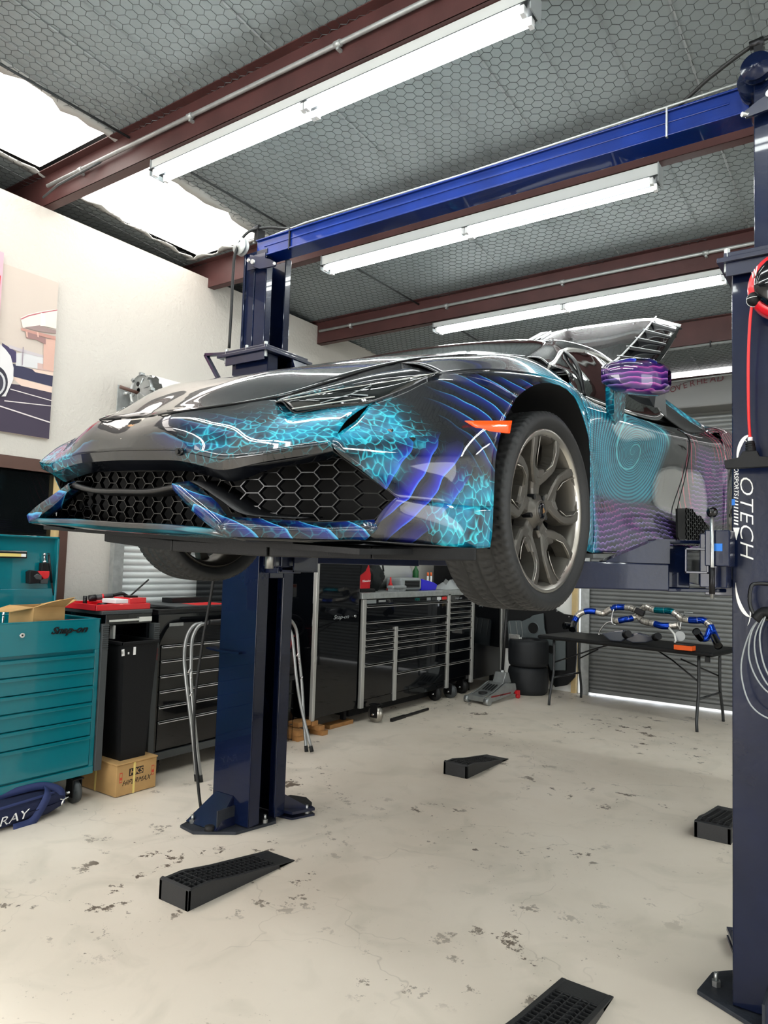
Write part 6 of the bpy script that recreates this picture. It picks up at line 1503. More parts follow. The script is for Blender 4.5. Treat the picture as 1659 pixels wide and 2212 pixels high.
t = thing('tool_case', 'flat black plastic case on top of the wire crate', 'case', (-4.2,4.3,.505))
q = MB(); q.bx(-4.40,-4.02,4.04,4.57,.505,.545); q.build('lower_shell', 'black_plastic', t, bevel=.008)
q = MB(); q.bx(-4.38,-4.03,4.06,4.54,.548,.61); q.build('upper_shell', 'black_plastic', t, bevel=.012)
q = MB(); q.bx(-4.03,-4.022,4.14,4.24,.575,.597); q.build('label', 'galv', t)
# red basket with slots
bs = thing('shopping_basket', 'red slotted plastic shopping basket full of bottles', 'basket', (-4.2, 4.3, .612))
x0,x1,y0,y1 = -4.35,-4.06,4.12,4.46; z0,z1 = .612,.86
q = MB(); q.bx(x0,x1,y0,y1,z0,z0+.01)
rows_ = [(z0,z0+.03),(z0+.095,z0+.115),(z0+.165,z0+.185),(z1-.035,z1)]
def flare(z): return .03*(z-z0)/(z1-z0)
for a_, b_ in rows_:
    f1 = flare(a_); f2 = flare(b_); lo, hi = frus(q, a_, b_, (x0-f1,x1+f1,y0-f1,y1+f1), (x0-f2,x1+f2,y0-f2,y1+f2))
for k in range(15):
    y = y0+(y1-y0)*k/14; q.bar((x1+flare(z0+.02),y,z0+.01),(x1+flare(z1-.02),y+ (k/7-1)*.025,z1-.02), .004,.008,(1,0,0))
for k in range(11):
    x = x0+(x1-x0)*k/10; q.bar((x,y1+.0,z0+.01),(x,y1+.028,z1-.02),.008,.004,(0,1,0)); q.bar((x,y0,z0+.01),(x,y0-.028,z1-.02),.008,.004,(0,1,0))
f2 = flare(z1); frus(q, z1, z1+.004, (x0-f2-.012,x1+f2+.012,y0-f2-.012,y1+f2+.012),(x0-f2,x1+f2,y0-f2,y1+f2)); q.build('body', 'red_plastic', bs, solid=.004)
q = MB(); q.tube(cr([(-4.2,y0-.03,z1),(-4.13,y0+.02,z1+.045),(-4.08,4.3,z1+.07),(-4.1,y1,z1+.06),(-4.2,y1+.03,z1+.01)],5), .006, 6); q.build('handle', 'black_satin', bs)
for i, (x, y, h, c, lb) in enumerate(((-4.14,4.17,.27,'white_plastic','white spray bottle at the left of the red basket'),(-4.15,4.25,.30,'bag_clear','clear jar on its side on top of the red basket'),(-4.15,4.33,.28,'grey_plastic','grey bottle in the middle of the red basket'),(-4.14,4.41,.27,'white_plastic','white bottle at the right of the red basket'),(-4.11,4.36,.16,'blue_plastic','blue bottle low inside the red basket'),(-4.25,4.28,.26,'sticker_white','white bottle at the back of the red basket'))):
    t = thing('bottle', lb, 'bottle', (x,y,z0+.011), 0, 'bottles in the red basket'); q = MB()
    if i == 1: q.cyl((x,y-.03,z1+.06),(x,y+.07,z1+.065),.034,n=16)
    else: q.lathe([(.001,0),(.032,0),(.034,.01),(.034,h*.8),(.026,h*.92),(.012,h*.95),(.012,h),(.001,h)], (x,y,z0+.011), 'z', 16)
    q.build('body', c, t)
t = thing('steering_wheel', 'black steering wheel lying against the glossy cabinet', 'steering wheel', (-4.3,4.62,.75)); q = MB(); c_ = at(626,1352,'x',-4.30)
q.tube([c_+Vector((-.03*math.sin(a_),.115*math.cos(a_),.085*math.sin(a_))) for a_ in (2*PI*k/28 for k in range(28))], .013, 8, closed=True); q.build('rim', 'black_satin', t); q = MB(); q.lathe([(.001,.02),(.04,.015),(.045,-.01),(.001,-.01)], c_, 'x', 16)
for a_ in (.2,PI-.2,PI*1.5): q.bar(c_, c_+Vector((0,.115*math.cos(a_),.085*math.sin(a_))), .02,.01,(1,0,0))
q.build('hub', 'black_plastic', t)
t = thing('plastic_drum', 'short glossy black drum under the steering wheel', 'drum', (-4.25,4.66,0)); q = MB(); q.lathe([(.001,0),(.10,0),(.105,.01),(.108,.70),(.11,.72),(.001,.72)], (-4.27,4.655,0.0), 'z', 28); q.build('body', 'black_gloss', t)
# timber offcuts
for i, (x, y, z, dx, dy, dz, lb) in enumerate(((-4.0,4.57,.0,.22,.075,.045,'lowest timber offcut by the wire crate'),(-4.0,4.56,.045,.20,.085,.045,'second timber offcut stacked by the wire crate'),(-4.05,4.63,.095,.12,.16,.04,'top timber offcut under the stand leg'),(-3.98,4.86,.0,.20,.07,.04,'lowest timber offcut under the tall locker'),(-4.0,4.84,.04,.18,.07,.04,'middle timber offcut under the tall locker'),(-4.05,4.80,.08,.2,.08,.038,'top timber offcut under the tall locker'),(-4.08,5.08,.0,.10,.34,.035,'long timber plank lying under the tall locker'))):
    q = MB(); q.bx(x-dx,x,y,y+dy,z,z+dz); tag(q.build('timber_block', 'wood', bevel=.002), lb, 'wood', 'timber offcuts by the lockers')

# ---- lockers and tool bench
def locker(label, y0, y1, z1, left_trim, right_trim, text_px=None):
    t = tall('locker', label, 'locker', -4.07, .55, y0, y1, .135, z1)
    q = MB(); q.bx(-4.07,-4.05,y0+.035,y1-.002,.14,z1-.02); d = q.build('door', 'black_gloss', t, bevel=.003)
    if left_trim: q = MB(); q.bx(-4.07,-4.035,y0-.002,y0+.033,.125,z1); q.build('edge_trim', 'alu_trim', t, bevel=.003)
    if right_trim: q = MB(); q.bx(-4.07,-4.035,y1-.033,y1+.002,.125,z1); q.build('edge_trim', 'alu_trim', t, bevel=.003)
    return t, d
t, d = locker('tall black locker left of the tool bench, silver strip down its left edge', 4.78, 5.415, 1.95, True, False)
p = at(720,1338,'x',-4.048); text('lettering', 'Snap-on', 'grey_plastic', (-4.0495,p.y,p.z-.0), (0,1,0), (0,0,1), .052, t, .45, .002, sx=1.3)
p = at(766,1331,'x',-4.048); q = MB(); q.cyl((-4.05,p.y-.0,p.z),(-4.035,p.y,p.z),.012,n=12); q.build('lock', 'bright_steel', d)
t, d = locker('tall black locker right of the tool bench near the back wall', 7.67, 8.42, 1.62, False, True)
p = at(1034,1310,'x',-4.048); text('lettering', 'Snap-on', 'grey_plastic', (-4.0495,p.y,p.z), (0,1,0), (0,0,1), .055, t, .45, .002, sx=1.3)
tb2 = thing('tool_bench', 'long black tool bench with many silver trimmed drawers and a grey worktop', 'tool bench', (-4.35, 6.25, 0))
q = MB(); q.bx(-4.68,-4.07,5.46,7.07,.16,1.13); q.bx(-4.07,-4.05,5.51,7.03,1.075,1.13); q.bx(-4.07,-4.052,5.51,7.03,.13,.20); q.build('body', 'black_gloss', tb2, bevel=.002)
for ya, yb, za, zb in ((5.46,5.51,.13,1.13),(6.00,6.05,.13,.85),(7.035,7.085,.12,1.155)): q = MB(); q.bx(-4.07,-4.035,ya,yb,za,zb); q.build('edge_trim', 'alu_trim', tb2, bevel=.003)
drawers(tb2, -4.05, 5.515, 7.03, [1.072,.920], .845, 'black_gloss', 'bench_trim')
drawers(tb2, -4.05, 5.515, 5.995, [.826,.766,.706,.649,.521], .20, 'black_gloss', 'bench_trim')
drawers(tb2, -4.05, 6.055, 7.03, [.826,.764,.703,.642,.521,.393], .20, 'black_gloss', 'bench_trim')
q = MB(); q.bx(-4.70,-4.035,5.44,7.64,1.135,1.19); q.build('worktop', 'galv', tb2, bevel=.004)
caster(tb2, -3.96, 5.60, .075, .05, 'wheel_edge'); caster(tb2, -4.1, 6.9, .075, .05); caster(tb2, -4.6, 5.6, .075, .05); caster(tb2, -4.6, 6.9, .075, .05)
q = MB(); q.bx(-4.6,-4.2,5.5,7.0,.03,.14); q.build('lower_frame', 'black_matte', tb2)
q = MB(); q.bx(-4.05,-4.049,5.53,5.68,1.09,1.125); q.build('sticker', 'grey_plastic', tb2)
q = MB(); q.bx(-4.05,-4.049,5.72,5.84,1.098,1.118); q.build('name_plate', 'galv', tb2)
text('lettering', 'VTEN', 'green_plastic', (-4.0495,6.36,1.094), (0,1,0), (0,0,1), .042, tb2, 0, .0005)
text('lettering', 'VTEN', 'teal_paint', (-4.0492,6.362,1.096), (0,1,0), (0,0,1), .036, tb2, 0, .0005)
for k, (ya, yb, m_) in enumerate(((6.60,6.68,'grey_plastic'),(6.70,6.79,'grey_dark'),(6.81,6.90,'white_plastic'),(6.92,7.02,'red_glow'))): q = MB(); q.bx(-4.05,-4.049,ya,yb,1.092,1.123); q.build('sticker', m_, tb2)
tw = thing('side_tower', 'narrow black drawer tower at the right end of the tool bench', 'tool cabinet', (-4.35, 7.35, 0))
q = MB(); q.bx(-4.68,-4.07,7.085,7.655,.16,1.13); q.bx(-4.07,-4.05,7.09,7.60,1.08,1.13); q.build('body', 'black_gloss', tw, bevel=.002)
q = MB(); q.bx(-4.07,-4.035,7.605,7.655,.115,1.13); q.build('edge_trim', 'alu_trim', tw, bevel=.003)
drawers(tw, -4.05, 7.095, 7.60, [1.072,1.014,.950,.890,.824,.764,.640,.519,.385], .20, 'black_gloss', 'bench_trim')
text('lettering', 'Snap-on', 'grey_plastic', (-4.0495,7.20,1.09), (0,1,0), (0,0,1), .036, tw, .45, .001, sx=1.4)
for x, y in ((-3.95,7.0),): pass
caster(tw, -4.05, 7.15, .075, .06, 'grey_dark'); caster(tw, -4.1, 7.5, .075, .06); caster(tw, -4.6, 7.5, .075, .06)

# ---- on the worktop
def bench(x, y): return at(x, y, 'x', -4.16)
W_ = 1.19
pk = thing('jobsite_light', 'red and black cordless work light at the left end of the bench', 'work light', (-4.25, 5.62, W_))
q = MB(); q.prism([(5.56,W_+.02),(5.73,W_+.02),(5.74,W_+.17),(5.69,W_+.30),(5.60,W_+.31),(5.55,W_+.2)], 'x', -4.35, -4.16); q.build('body', 'red_plastic', pk, bevel=.012)
q = MB(); q.prism([(5.54,W_),(5.80,W_),(5.78,W_+.035),(5.55,W_+.035)], 'x', -4.37, -4.14); q.build('base', 'black_plastic', pk, bevel=.01); q = MB(); q.prism([(5.54,W_+.16),(5.62,W_+.20),(5.72,W_+.34),(5.66,W_+.37),(5.55,W_+.26)], 'x', -4.37, -4.14); q.build('frame', 'black_plastic', pk, bevel=.01)
q = MB(); q.cyl((-4.26,5.735,W_+.15),(-4.22,5.80,W_+.15),.085,n=20); q.build('lamp_head', 'black_satin', pk)
text('lettering', 'Milwaukee', 'sticker_white', (-4.1585,5.59,W_+.095), (0,1,.05), (0,0,1), .032, pk, .3, .0005)
t = thing('tool_bag', 'crumpled black fabric bag beside the red work light', 'bag', (-4.3, 5.98, W_)); q = MB(); G = []
for k in range(11):
    tt = k/10; ring = []
    for j in range(17):
        a_ = 2*PI*j/16; r = (.13+.02*math.sin(3*a_+k)+.012*math.sin(7*a_+2*k))*math.sin(PI*min(max(tt,.04),.97))**.45*(1-.35*tt); ring.append((-4.32+r*math.cos(a_)*.9, 5.98+r*1.15*math.sin(a_)+.02*tt, W_+.30*tt))
    G.append(ring)
q.grid(G); q.build('body', mat('bag_black', (20,26,27), .75, bump=.6, bscale=40), t); q = MB(); q.tube(cr([(-4.28,5.85,W_+.24),(-4.25,5.93,W_+.33),(-4.25,6.03,W_+.32),(-4.27,6.10,W_+.2)],4), .010, 6); q.build('handle', 'black_satin', t)
t = thing('air_tank', 'pale grey cylindrical air tank with a dark gauge face, back of the bench', 'tank', (-4.42, 6.5, W_)); q = MB(); q.lathe([(.001,0),(.13,0),(.15,.02),(.155,.06),(.155,.62),(.13,.68),(.001,.68)], (-4.53,6.18,W_+.16), 'y', 32); q.build('shell', mat('tank_grey', (172,174,172), .5), t)
q = MB(); q.lathe([(.001,-.004),(.105,-.004),(.118,-.012),(.128,-.004),(.13,.004)], (-4.53,6.18,W_+.17), 'y', 32); q.build('bezel', 'sticker_white', t)
q = MB(); q.cyl((-4.53,6.172,W_+.17),(-4.53,6.174,W_+.17),.112,n=30); q.build('dial', 'black_satin', t)
q = MB(); q.bar((-4.53,6.168,W_+.17),(-4.48,6.168,W_+.24),.004,.002,(0,1,0)); q.bar((-4.53,6.168,W_+.17),(-4.57,6.168,W_+.21),.004,.002,(0,1,0)); q.build('needle', 'sticker_white', t)
t = thing('air_mover', 'light grey rounded blower with a black grille slot', 'blower', (-4.2, 6.48, W_)); q = MB(); q.bx(-4.36,-4.15,6.27,6.66,W_+.005,W_+.135); q.build('housing', 'grey_plastic', t, bevel=.03, seg=3)
q = MB(); q.bx(-4.155,-4.148,6.32,6.61,W_+.035,W_+.108); g_ = q.build('grille', 'black_matte', t, bevel=.003)
for k in range(4): q = MB(); q.bx(-4.15,-4.146,6.325,6.605,W_+.046+k*.016,W_+.049+k*.016); q.build('louvre', 'grey_dark', g_)
t = thing('blue_bin', 'bright blue plastic parts bin right of the grey blower', 'bin', (-4.2, 6.82, W_)); q = MB(); q.prism([(6.67,W_),(6.97,W_),(7.0,W_+.06),(6.93,W_+.085),(6.67,W_+.125)], 'x', -4.34, -4.16); q.build('body', 'blue_plastic', t, bevel=.008)
t = thing('scrub_brush', 'grey scrub brush with pale bristles in front of the bag', 'brush', (-4.13, 6.15, W_)); q = MB(); q.bx(-4.17,-4.09,6.02,6.27,W_+.03,W_+.06); q.build('back', 'grey_plastic', t, bevel=.01); q = MB()
for k in range(20): q.bx(-4.16,-4.10,6.03+k*.0118,6.036+k*.0118,W_,W_+.03)
q.build('bristles', 'bag_clear', t)
t = thing('funnel', 'small red funnel behind the brush', 'funnel', (-4.2,6.17,W_)); q = MB(); q.lathe([(.045,0),(.01,.08),(.006,.13)], (-4.22,6.16,W_+.01), 'z', 18); q.build('cone', 'red_glow', t, solid=.002)
t = thing('spray_bottle', 'green tall bottle at the back of the bench', 'bottle', (-4.4,6.93,W_)); q = MB(); q.lathe([(.001,0),(.035,0),(.035,.20),(.014,.24),(.014,.30),(.001,.30)], (-4.42,6.95,W_), 'z', 16); q.build('body', 'green_plastic', t)
t = thing('marker_pen', 'white marker pen with orange cap, left of the pair', 'pen', (-4.3,7.05,W_)); q = MB(); q.cyl((-4.32,7.05,W_),(-4.32,7.05,W_+.15),.012,n=10); q.build('barrel', 'sticker_white', t); q = MB(); q.cyl((-4.32,7.05,W_+.15),(-4.32,7.05,W_+.19),.012,n=10); q.build('cap', 'sticker_orange', t)
t = thing('marker_pen', 'white marker pen with orange cap, right of the pair', 'pen', (-4.3,7.12,W_)); q = MB(); q.cyl((-4.32,7.12,W_),(-4.32,7.12,W_+.15),.012,n=10); q.build('barrel', 'sticker_white', t); q = MB(); q.cyl((-4.32,7.12,W_+.15),(-4.32,7.12,W_+.19),.012,n=10); q.build('cap', 'sticker_orange', t)
t = thing('plastic_bag', 'crumpled clear plastic bag at the right end of the bench', 'bag', (-4.2,7.3,W_)); q = MB(); random.seed(5)
G = [[(-4.30+.05*j, 7.10+.075*i+.01*random.random(), W_+.004+(.10 if 0<j<4 and 0<i<6 else 0)*random.uniform(.3,1.2)) for j in range(5)] for i in range(7)]
q.grid(G); q.build('film', 'bag_clear', t)

# ---- floor bar, jack, tyres, panels
q = MB(); p0, p1 = at(845,1556,'z',.015), at(925,1531,'z',.015); q.bar(p0, p0+(p1-p0)*.35, .03,.03); q.bar(p0+(p1-p0)*.33, p1, .022,.022); tag(q.build('jack_handle', 'dark_metal', bevel=.004), 'loose steel bar lying on the floor under the tool bench', 'bar')
jk = thing('floor_jack', 'low silver floor jack with red rear caster beside the stacked tyres', 'floor jack', (-3.62, 7.45, 0), 0)
Tj = Matrix.Translation((-3.675,7.05,0))@Matrix.Rotation(math.radians(-6),4,'Z')
q = MB(Tj)
for s in (-1,1): q.prism([(0,.02),(.12,.02),(.55,.06),(.62,.10),(.60,.17),(.40,.19),(.20,.12),(.05,.085),(0,.08)], 'x', s*.105, s*.125)
q.build('side_plate', 'alu_cast', jk, bevel=.003)
q = MB(Tj); q.bx(-.10,.10,.0,.05,.03,.085); q.prism([(.05,.085),(.20,.115),(.40,.19),(.44,.17),(.20,.09)], 'x', -.085,.085); q.build('lift_arm', 'alu_cast', jk, bevel=.004)
q = MB(Tj)
for k in range(4): x = -.06+.035*k; q.poly([(x,.20,.125),(x+.02,.20,.125),(x+.02,.33,.175),(x,.33,.175)])
q.build('arm_slot', 'black_satin', jk)
q = MB(Tj); q.cyl((0,.13,.09),(0,.13,.112),.05,n=20); q.build('saddle', 'rubber', jk)
q = MB(Tj); q.cyl((-.15,.02,.038),(-.10,.02,.038),.038,n=18); q.cyl((.10,.02,.038),(.16,.02,.038),.038,n=18); q.build('front_roller', 'alu_cast', jk)
q = MB(Tj); q.prism([(.42,.17),(.60,.17),(.54,.29),(.48,.29)], 'x', -.07,.07); q.cyl((0,.50,.2),(0,.52,.31),.03,n=14); q.build('handle_socket', 'alu_cast', jk, bevel=.004)
q = MB(Tj); q.cyl((0,.52,.30),(.0,.60,1.12),.017,n=12); q.build('handle', 'black_satin', jk)
for s in (-1,1): q = MB(Tj); q.bx(s*.11,s*.15,.60,.66,.05,.09); q.build('caster_fork', 'red_plastic', jk, bevel=.004); q = MB(Tj); q.cyl((s*.115,.645,.028),(s*.145,.645,.028),.028,n=14); q.build('caster_wheel', 'red_plastic', jk)
q = MB(Tj); q.bx(.1255,.127,.10,.50,.07,.085); q.build('side_decal', 'red_dark', jk)
text('lettering', 'MVP', 'ink', Tj@Vector((.128,.28,.062)), (0.1,1,.08), (0,0,1), .03, jk, .2, .0004)
for z, lb in ((0.0,'lower slick racing tyre of the stack by the back wall'),(.315,'upper slick racing tyre of the stack with wheel inside')):
    t = thing('slick_wheel', lb, 'tyre', (-3.545,8.10,z), 0, 'stacked racing tyres'); q = MB(); q.lathe([(.150,.012),(.170,.0),(.205,.0),(.226,.018),(.234,.06),(.236,.155),(.234,.25),(.226,.292),(.205,.31),(.170,.31),(.150,.298)], (-3.545,8.10,z), 'z', 48); q.build('tyre', 'slick_rubber', t)
    q = MB(); q.lathe([(.158,.012),(.150,.03),(.140,.15),(.150,.28),(.160,.300)], (-3.545,8.10,z), 'z', 32); q.lathe([(.001,.24),(.05,.24),(.06,.22),(.14,.25)], (-3.545,8.10,z), 'z', 5); q.build('rim', 'dark_metal', t)
t = thing('chrome_bracket', 'bright metal bracket resting on the tyre stack', 'bracket', (-3.68,8.02,.625)); q = MB(); q.bx(-3.74,-3.60,7.96,8.02,.626,.68); q.bx(-3.64,-3.58,7.98,8.10,.626,.65); q.build('body', 'bright_steel', t, bevel=.004)
bp = thing('body_panel', 'large black moulded car panel leaning on the back wall', 'car panel', (-3.65,8.46,0))
q = MB(); q.prism([(at(x,y,'y',8.45).x, max(at(x,y,'y',8.45).z, .01)) for x, y in ((1093,1285),(1180,1290),(1203,1318),(1218,1326),(1246,1331),(1246,1420),(1243,1462),(1225,1480),(1200,1484),(1188,1470),(1180,1400),(1093,1400))], 'y', 8.43, 8.47); q.build('shell', 'black_plastic', bp, bevel=.006)
for x, y in ((1203,1320),(1229,1332)): p = at(x,y,'y',8.425); q = MB(); q.cyl(p, p+Vector((0,.01,0)), .008, n=8); q.build('clip', 'bright_steel', bp)
def shroud(label, pts, hole, Y, grp):
    t = thing('fan_shroud', label, 'car panel', tuple(at(*pts[0],'y',Y)), 0, grp)
    q = MB(); q.prism([(at(x,y,'y',Y).x, max(at(x,y,'y',Y).z,.01)) for x, y in pts], 'y', Y-.012, Y+.012); q.build('panel', 'grey_plastic2', t, bevel=.005)
    p = at(hole[0],hole[1],'y',Y-.014); r_ = hole[2]*.0054; q = MB(); q.lathe([(r_*1.18,.0),(r_*1.1,-.012),(r_,-.004)], p+Vector((0,.004,0)), 'y', 28); q.build('ring', 'grey_plastic2', t)
    q = MB(); q.cyl(p-Vector((0,.0,0)), p+Vector((0,.002,0)), r_, n=28); q.build('opening', 'black_matte', t)
    return t
mat('grey_plastic2', (84,92,94), .45, bump=.1)
ts = shroud('grey ribbed plastic panel with a round hole behind the tyres', [(1097,1345),(1099,1341),(1122,1340),(1128,1342),(1146,1334),(1150,1330),(1166,1326),(1174,1325),(1176,1357),(1182,1380),(1160,1400),(1100,1400)], (1151.5,1357,12), 8.36, 'grey plastic panels')
for x in (1101,1115,1126): a_, b_ = at(x,1342,'y',8.345), at(x+4,1378,'y',8.345); q = MB(); q.bar(a_, b_, .012,.01); q.build('rib', 'alu_cast', ts)
shroud('grey plastic panel with a small hole standing under the table end', [(1180,1380),(1222,1380),(1222,1448),(1190,1448),(1180,1420)], (1190,1403,9), 8.40, 'grey plastic panels')

# ================================================================ TABLE and exhaust
Tt = Matrix.Translation((-2.235,7.785,0))@Matrix.Rotation(math.radians(-8.5),4,'Z')
tb = thing('folding_table', 'black folding table carrying the exhaust pipes', 'table', (-2.235,7.785,0))
q = MB(Tt); q.bx(-.93,.93,-.37,.37,.70,.742); q.build('tabletop', 'black_plastic', tb, bevel=.02, seg=3)
mat('leg_dark', (58,60,62), .35, .6)
for s in (-1,1):
    for t_ in (-1,1):
        q = MB(Tt); q.tube(cr([(s*.77,t_*.28,.70),(s*.77,t_*.28,.38),(s*.77,t_*.30,.28),(s*.775,t_*.345,.10),(s*.78,t_*.35,.0)],4), .0145, 10); q.build('leg', 'leg_dark', tb)
    q = MB(Tt); q.tube([(s*.77,-.29,.13+.16),(s*.77,.29,.13+.16)], .011, 8); q.build('cross_tube', 'leg_dark', tb); q = MB(Tt); q.tube([(s*.77,-.28,.69),(s*.77,.28,.69)], .011, 8); q.build('cross_tube', 'leg_dark', tb)
    q = MB(Tt); q.tube([(s*.77,-.28,.45),(s*.45,-.1,.60),(s*.20,0,.70)], .008, 8); q.tube([(s*.77,.28,.45),(s*.45,.1,.60)], .008, 8); q.bx(s*.38,s*.12,-.02,.02,.685,.70); q.build('brace', 'black_satin', tb)
q = MB(Tt); q.bx(.86,.90,-.38,-.35,.655,.70); q.build('table_latch', 'black_satin', tb)
YE = 7.72
def pipe_path(name, segs, pts, r, parent):
    P = cr([at(x, y, 'y', Y) for x, y, Y in pts], 10); n = len(P)
    for a_, b_, m in segs:
        i0, i1 = int(a_*(n-1)), int(b_*(n-1)); q = MB(); q.tube(P[i0:i1+1], r, 16); o = q.build(name, m, parent)
    k = 0
    while k < n-1:
        inb = any(a_*(n-1) <= k <= b_*(n-1) and 'ti_' in m for a_, b_, m in segs)
        if (not inb and k % 6 == 0) or k % 24 == 0:
            d = (P[min(k+1,n-1)]-P[k]).normalized(); q = MB(); q.cyl(P[k]-d*.0016, P[k]+d*.0016, r*1.05, n=16); q.build('weld_bead', 'dark_metal' if (k//6) % 2 else 'bright_steel', parent)
        k += 3
    return P
eh = thing('exhaust_system', 'heat blued titanium car exhaust with crossing pipes on the table', 'exhaust', tuple(at(1390,1385,'y',YE)))
T_ = 'titanium'
pipe_path('pipe', [(0,.16,'ti_blue'),(.16,.30,T_),(.30,.46,'ti_blue'),(.46,.72,T_),(.72,.92,'ti_blue'),(.92,1,T_)], [(1238,1352,7.70),(1243,1338,7.72),(1252,1326,7.74),(1268,1320,7.75),(1285,1321,7.76),(1303,1325,7.78),(1316,1318,7.78),(1330,1312,7.78),(1348,1312,7.78),(1362,1313,7.76)], .033, eh)
pipe_path('pipe', [(0,.2,T_),(.2,.35,T_),(.35,.62,T_),(.62,.85,'ti_blue'),(.85,1,T_)], [(1362,1313,7.76),(1376,1320,7.74),(1382,1334,7.70),(1388,1341,7.66),(1402,1345,7.62),(1416,1348,7.60),(1430,1352,7.58),(1450,1352,7.58),(1466,1350,7.58)], .033, eh)
pipe_path('pipe', [(0,.2,T_),(.2,.5,'ti_blue'),(.5,1,T_)], [(1324,1341,7.66),(1335,1341,7.64),(1350,1338,7.64),(1366,1335,7.68),(1378,1328,7.72),(1386,1318,7.74),(1396,1310,7.72)], .032, eh)
pipe_path('pipe', [(0,.12,T_),(.12,.34,'ti_teal'),(.34,.62,T_),(.62,.86,'ti_blue'),(.86,1,T_)], [(1396,1310,7.72),(1412,1317,7.70),(1430,1319,7.66),(1448,1320,7.62),(1462,1328,7.60),(1472,1336,7.58),(1486,1339,7.56),(1504,1340,7.54),(1518,1340,7.54),(1530,1347,7.52),(1535,1356,7.50)], .033, eh)
pipe_path('pipe', [(0,.5,'ti_blue'),(.5,1,'ti_blue')], [(1535,1352,7.50),(1542,1368,7.46),(1548,1382,7.40)], .031, eh)
pipe_path('pipe', [(0,1,'ti_blue')], [(1535,1356,7.50),(1526,1378,7.44),(1514,1378,7.42),(1508,1372,7.38)], .030, eh)
for a_, b_ in (((1542,1375,7.42),(1552,1396,7.30)),((1515,1380,7.42),(1504,1364,7.30))):
    p0, p1 = at(a_[0],a_[1],'y',a_[2]), at(b_[0],b_[1],'y',b_[2]); q = MB(); q.cyl(p0,p1,.031,.037,n=20,cap=False); q.cyl(p0,p1-(p1-p0)*.06,.026,.033,n=20); q.build('exhaust_tip', 'black_gloss', eh)
for a_, b_ in (((1240,1345,7.70),(1236,1360,7.60)),((1234,1352,7.68),(1219,1352,7.60))):
    p0, p1 = at(a_[0],a_[1],'y',a_[2]), at(b_[0],b_[1],'y',b_[2]); q = MB(); q.cyl(p0,p1,.030,.037,n=20,cap=False); q.cyl(p0,p1-(p1-p0)*.06,.026,.033,n=20); q.build('exhaust_tip', 'black_gloss', eh)
q = MB(); p = at(1382,1322,'y',7.66); q.box(p, (.10,.05,.06), Matrix.Rotation(.4,3,'Y')); q.build('x_joint', 'dark_metal', eh, bevel=.01)
for pts in (((1326,1316),(1322,1330),(1322,1345),(1330,1350)), ((1322,1342),(1310,1346),(1300,1356),(1294,1366),(1294,1372)), ((1472,1340),(1470,1350),(1468,1362))):
    q = MB(); q.tube(cr([at(x,y,'y',7.60) for x,y in pts],4), .008, 6); q.build('hanger', 'bright_steel', eh)
q = MB(); q.tube([at(1477,1332,'y',7.6),at(1479,1322,'y',7.6),at(1497,1324,'y',7.6)], .008, 6); q.tube([at(1311,1309,'y',7.7),at(1322,1309,'y',7.7)], .007, 6); q.build('hanger', 'alu_cast', eh)
for i, (pts, lb) in enumerate((([(1302,1368),(1330,1362),(1350,1360),(1356,1378),(1345,1386),(1320,1384)], 'dark clear plastic duct on the table, left of the two'), ([(1353,1382),(1362,1370),(1380,1366),(1402,1372),(1424,1370),(1416,1382),(1398,1388),(1370,1389)], 'dark clear plastic duct on the table, right of the two'))):
    t = thing('air_duct', lb, 'duct', tuple(at(*pts[0],'y',7.55)), 0, 'plastic air ducts')
    q = MB(); q.prism([(at(x,y,'y',7.55).x, max(at(x,y,'y',7.55).z,.745)) for x, y in pts], 'y', 7.5, 7.58); q.build('shell', mat('smoke_plastic%d' % i, (60,64,76), .12, coat=.6), t, bevel=.012)
    p = at(*((1350,1372) if i == 0 else (1414,1377)), 'y', 7.48); q = MB(); q.cyl(p, p+Vector((.05,-.04,.02)), .036, n=18); q.build('mouth', 'dark_metal', t)
t = thing('heat_shield', 'bright bent metal bracket with a pale disc on the table', 'bracket', tuple(at(1462,1390,'y',7.45))); q = MB(); q.tube([at(1445,1356,'y',7.5),at(1457,1370,'y',7.46),at(1460,1384,'y',7.42),at(1457,1388,'y',7.42)], .010, 6); q.build('bracket', 'sticker_white', t)
q = MB(); p = at(1469,1374,'y',7.46); q.cyl(p, p+Vector((0,.006,0)), .048, n=24); q.build('disc', 'bag_clear', t)
af = thing('air_filter', 'bright orange panel air filter on the table', 'air filter', tuple(at(1479,1399,'y',7.35))); p = at(1479,1398,'y',7.33)
q = MB(TR(p.x, p.y, .743, -.15)); q.bx(-.085,.085,-.05,.05,0,.045); q.build('frame', 'orange_plastic', af, bevel=.004); q = MB(TR(p.x,p.y,.743,-.15)); q.bx(-.078,.078,-.043,.043,.045,.052); q.build('filter_media', 'black_satin', af)

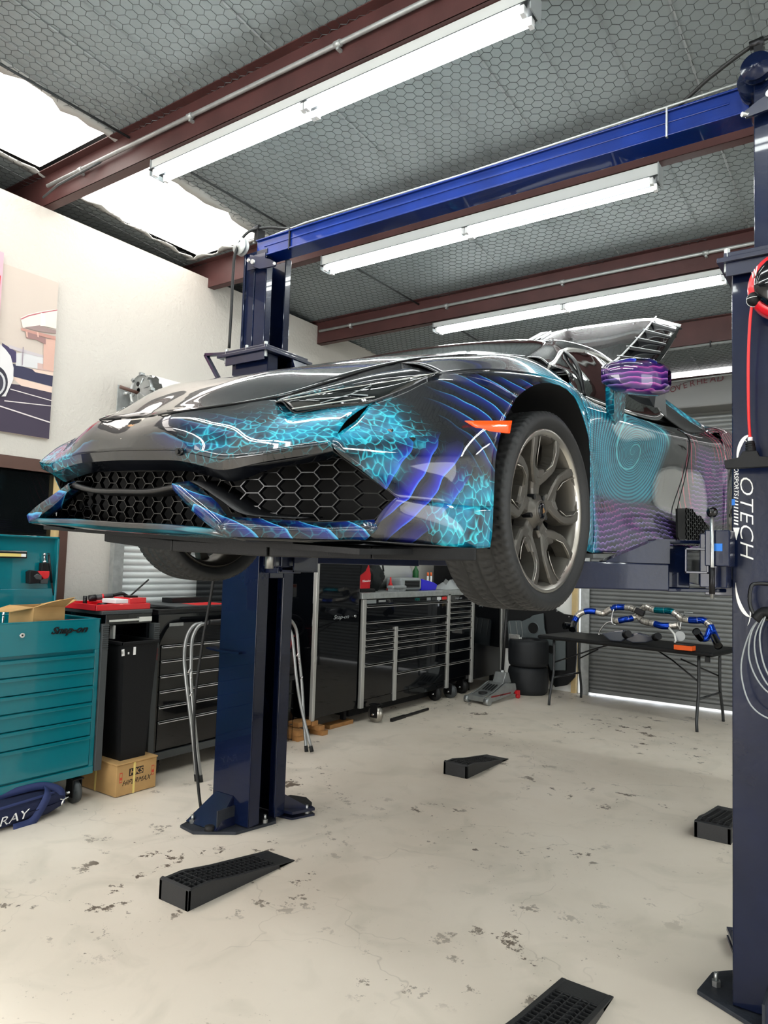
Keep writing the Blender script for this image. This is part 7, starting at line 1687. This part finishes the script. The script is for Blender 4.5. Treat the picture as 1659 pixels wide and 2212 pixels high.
# ================================================================ WHEEL RAMPS on the floor
mat('ramp_black', (36,37,39), .5, bump=.2, bscale=200)
def ramp_proto():
    t = thing('wheel_ramp', '', 'wheel ramp', (0,0,0), 0, 'black plastic wheel ramps')
    # local: y from 0 (tall end) to .67 (toe), width .19, top profile
    def H(y): return .085 if y < .12 else (.085-.028*(y-.12)/.16 if y < .28 else .057-.052*(y-.28)/.39)
    q = MB(); ys = [0,.12,.20,.28,.45,.67]
    for s in (0,1):
        x0 = -.095+s*.172; q.prism([(0,0)]+[(y,H(y)) for y in ys][:0]+[(.67,0),(.67,.005)]+[(y,H(y)) for y in ys[::-1]][1:], 'x', x0, x0+.018)
    q.prism([(0,0),(.016,0),(.016,.094),(0,.088)], 'x', -.095, .095); q.prism([(.56,0),(.67,0),(.67,.004),(.56,.016)], 'x', -.095, .095)
    q.prism([(0.005,0),(.60,0),(.60,.004),(.005,.004)], 'x', -.09, .09)
    q.build('frame', 'ramp_black', t, bevel=.002)
    q = MB()
    def rib(a_, b_, w=.004):
        a_, b_ = Vector((*a_,0)), Vector((*b_,0)); n_ = Vector((-(b_-a_).y, (b_-a_).x, 0)).normalized()*w/2
        P = [a_+n_, b_+n_, b_-n_, a_-n_]; T = [q._p((p.x,p.y,H(max(p.y,0))-.002)) for p in P]; Bq = [q._p((p.x,p.y,H(max(p.y,0))*.35)) for p in P]
        q.face(T); 
        for k in range(4): q.face((T[k],Bq[k],Bq[(k+1)%4],T[(k+1)%4]))
    for x in (-.048,-.016,.016,.048): 
        for k in range(18): rib((x,.03+k*.03),(x,.03+(k+1)*.03))
    for k in range(19):
        y = .02+k*.03
        for j in range(5):
            x0 = -.080+j*.032; 
            if j % 2: rib((x0,y),(x0+.016,y+.012)); rib((x0+.016,y+.012),(x0+.032,y))
            else: rib((x0,y+.006),(x0+.032,y+.006))
    tag(q.build('grid_tread', 'ramp_black', t), kind='stuff')
    return t
rp_ = ramp_proto(); rp_.location = (-2.545, 2.14, 0); rp_['label'] = 'black plastic wheel ramp in front of the left lift post'
copy_tree(rp_, (-2.545, 4.59, 0), None, 'black plastic wheel ramp under the rear of the car, farthest back')
copy_tree(rp_, (-.845, 4.475, 0), None, 'black plastic wheel ramp partly hidden by the right lift post')
copy_tree(rp_, (-.915, 1.985, 0), None, 'black plastic wheel ramp cut off by the bottom edge of the picture')
q = MB(); q.lathe([(.001,0),(.026,0),(.026,.022),(.001,.022)], (-3.045,2.785,.018), 'z', 20); tag(q.build('rubber_puck', 'rubber'), 'round black rubber puck on the left post base plate', 'puck')
q = MB(); q.prism([(-3.03,3.33),(-2.96,3.28),(-2.86,3.30),(-2.83,3.38),(-2.92,3.43),(-3.02,3.40)], 'z', .046, .062); tag(q.build('rubber_mat', 'rubber'), 'scrap of black rubber lying behind the left post', 'rubber scrap')
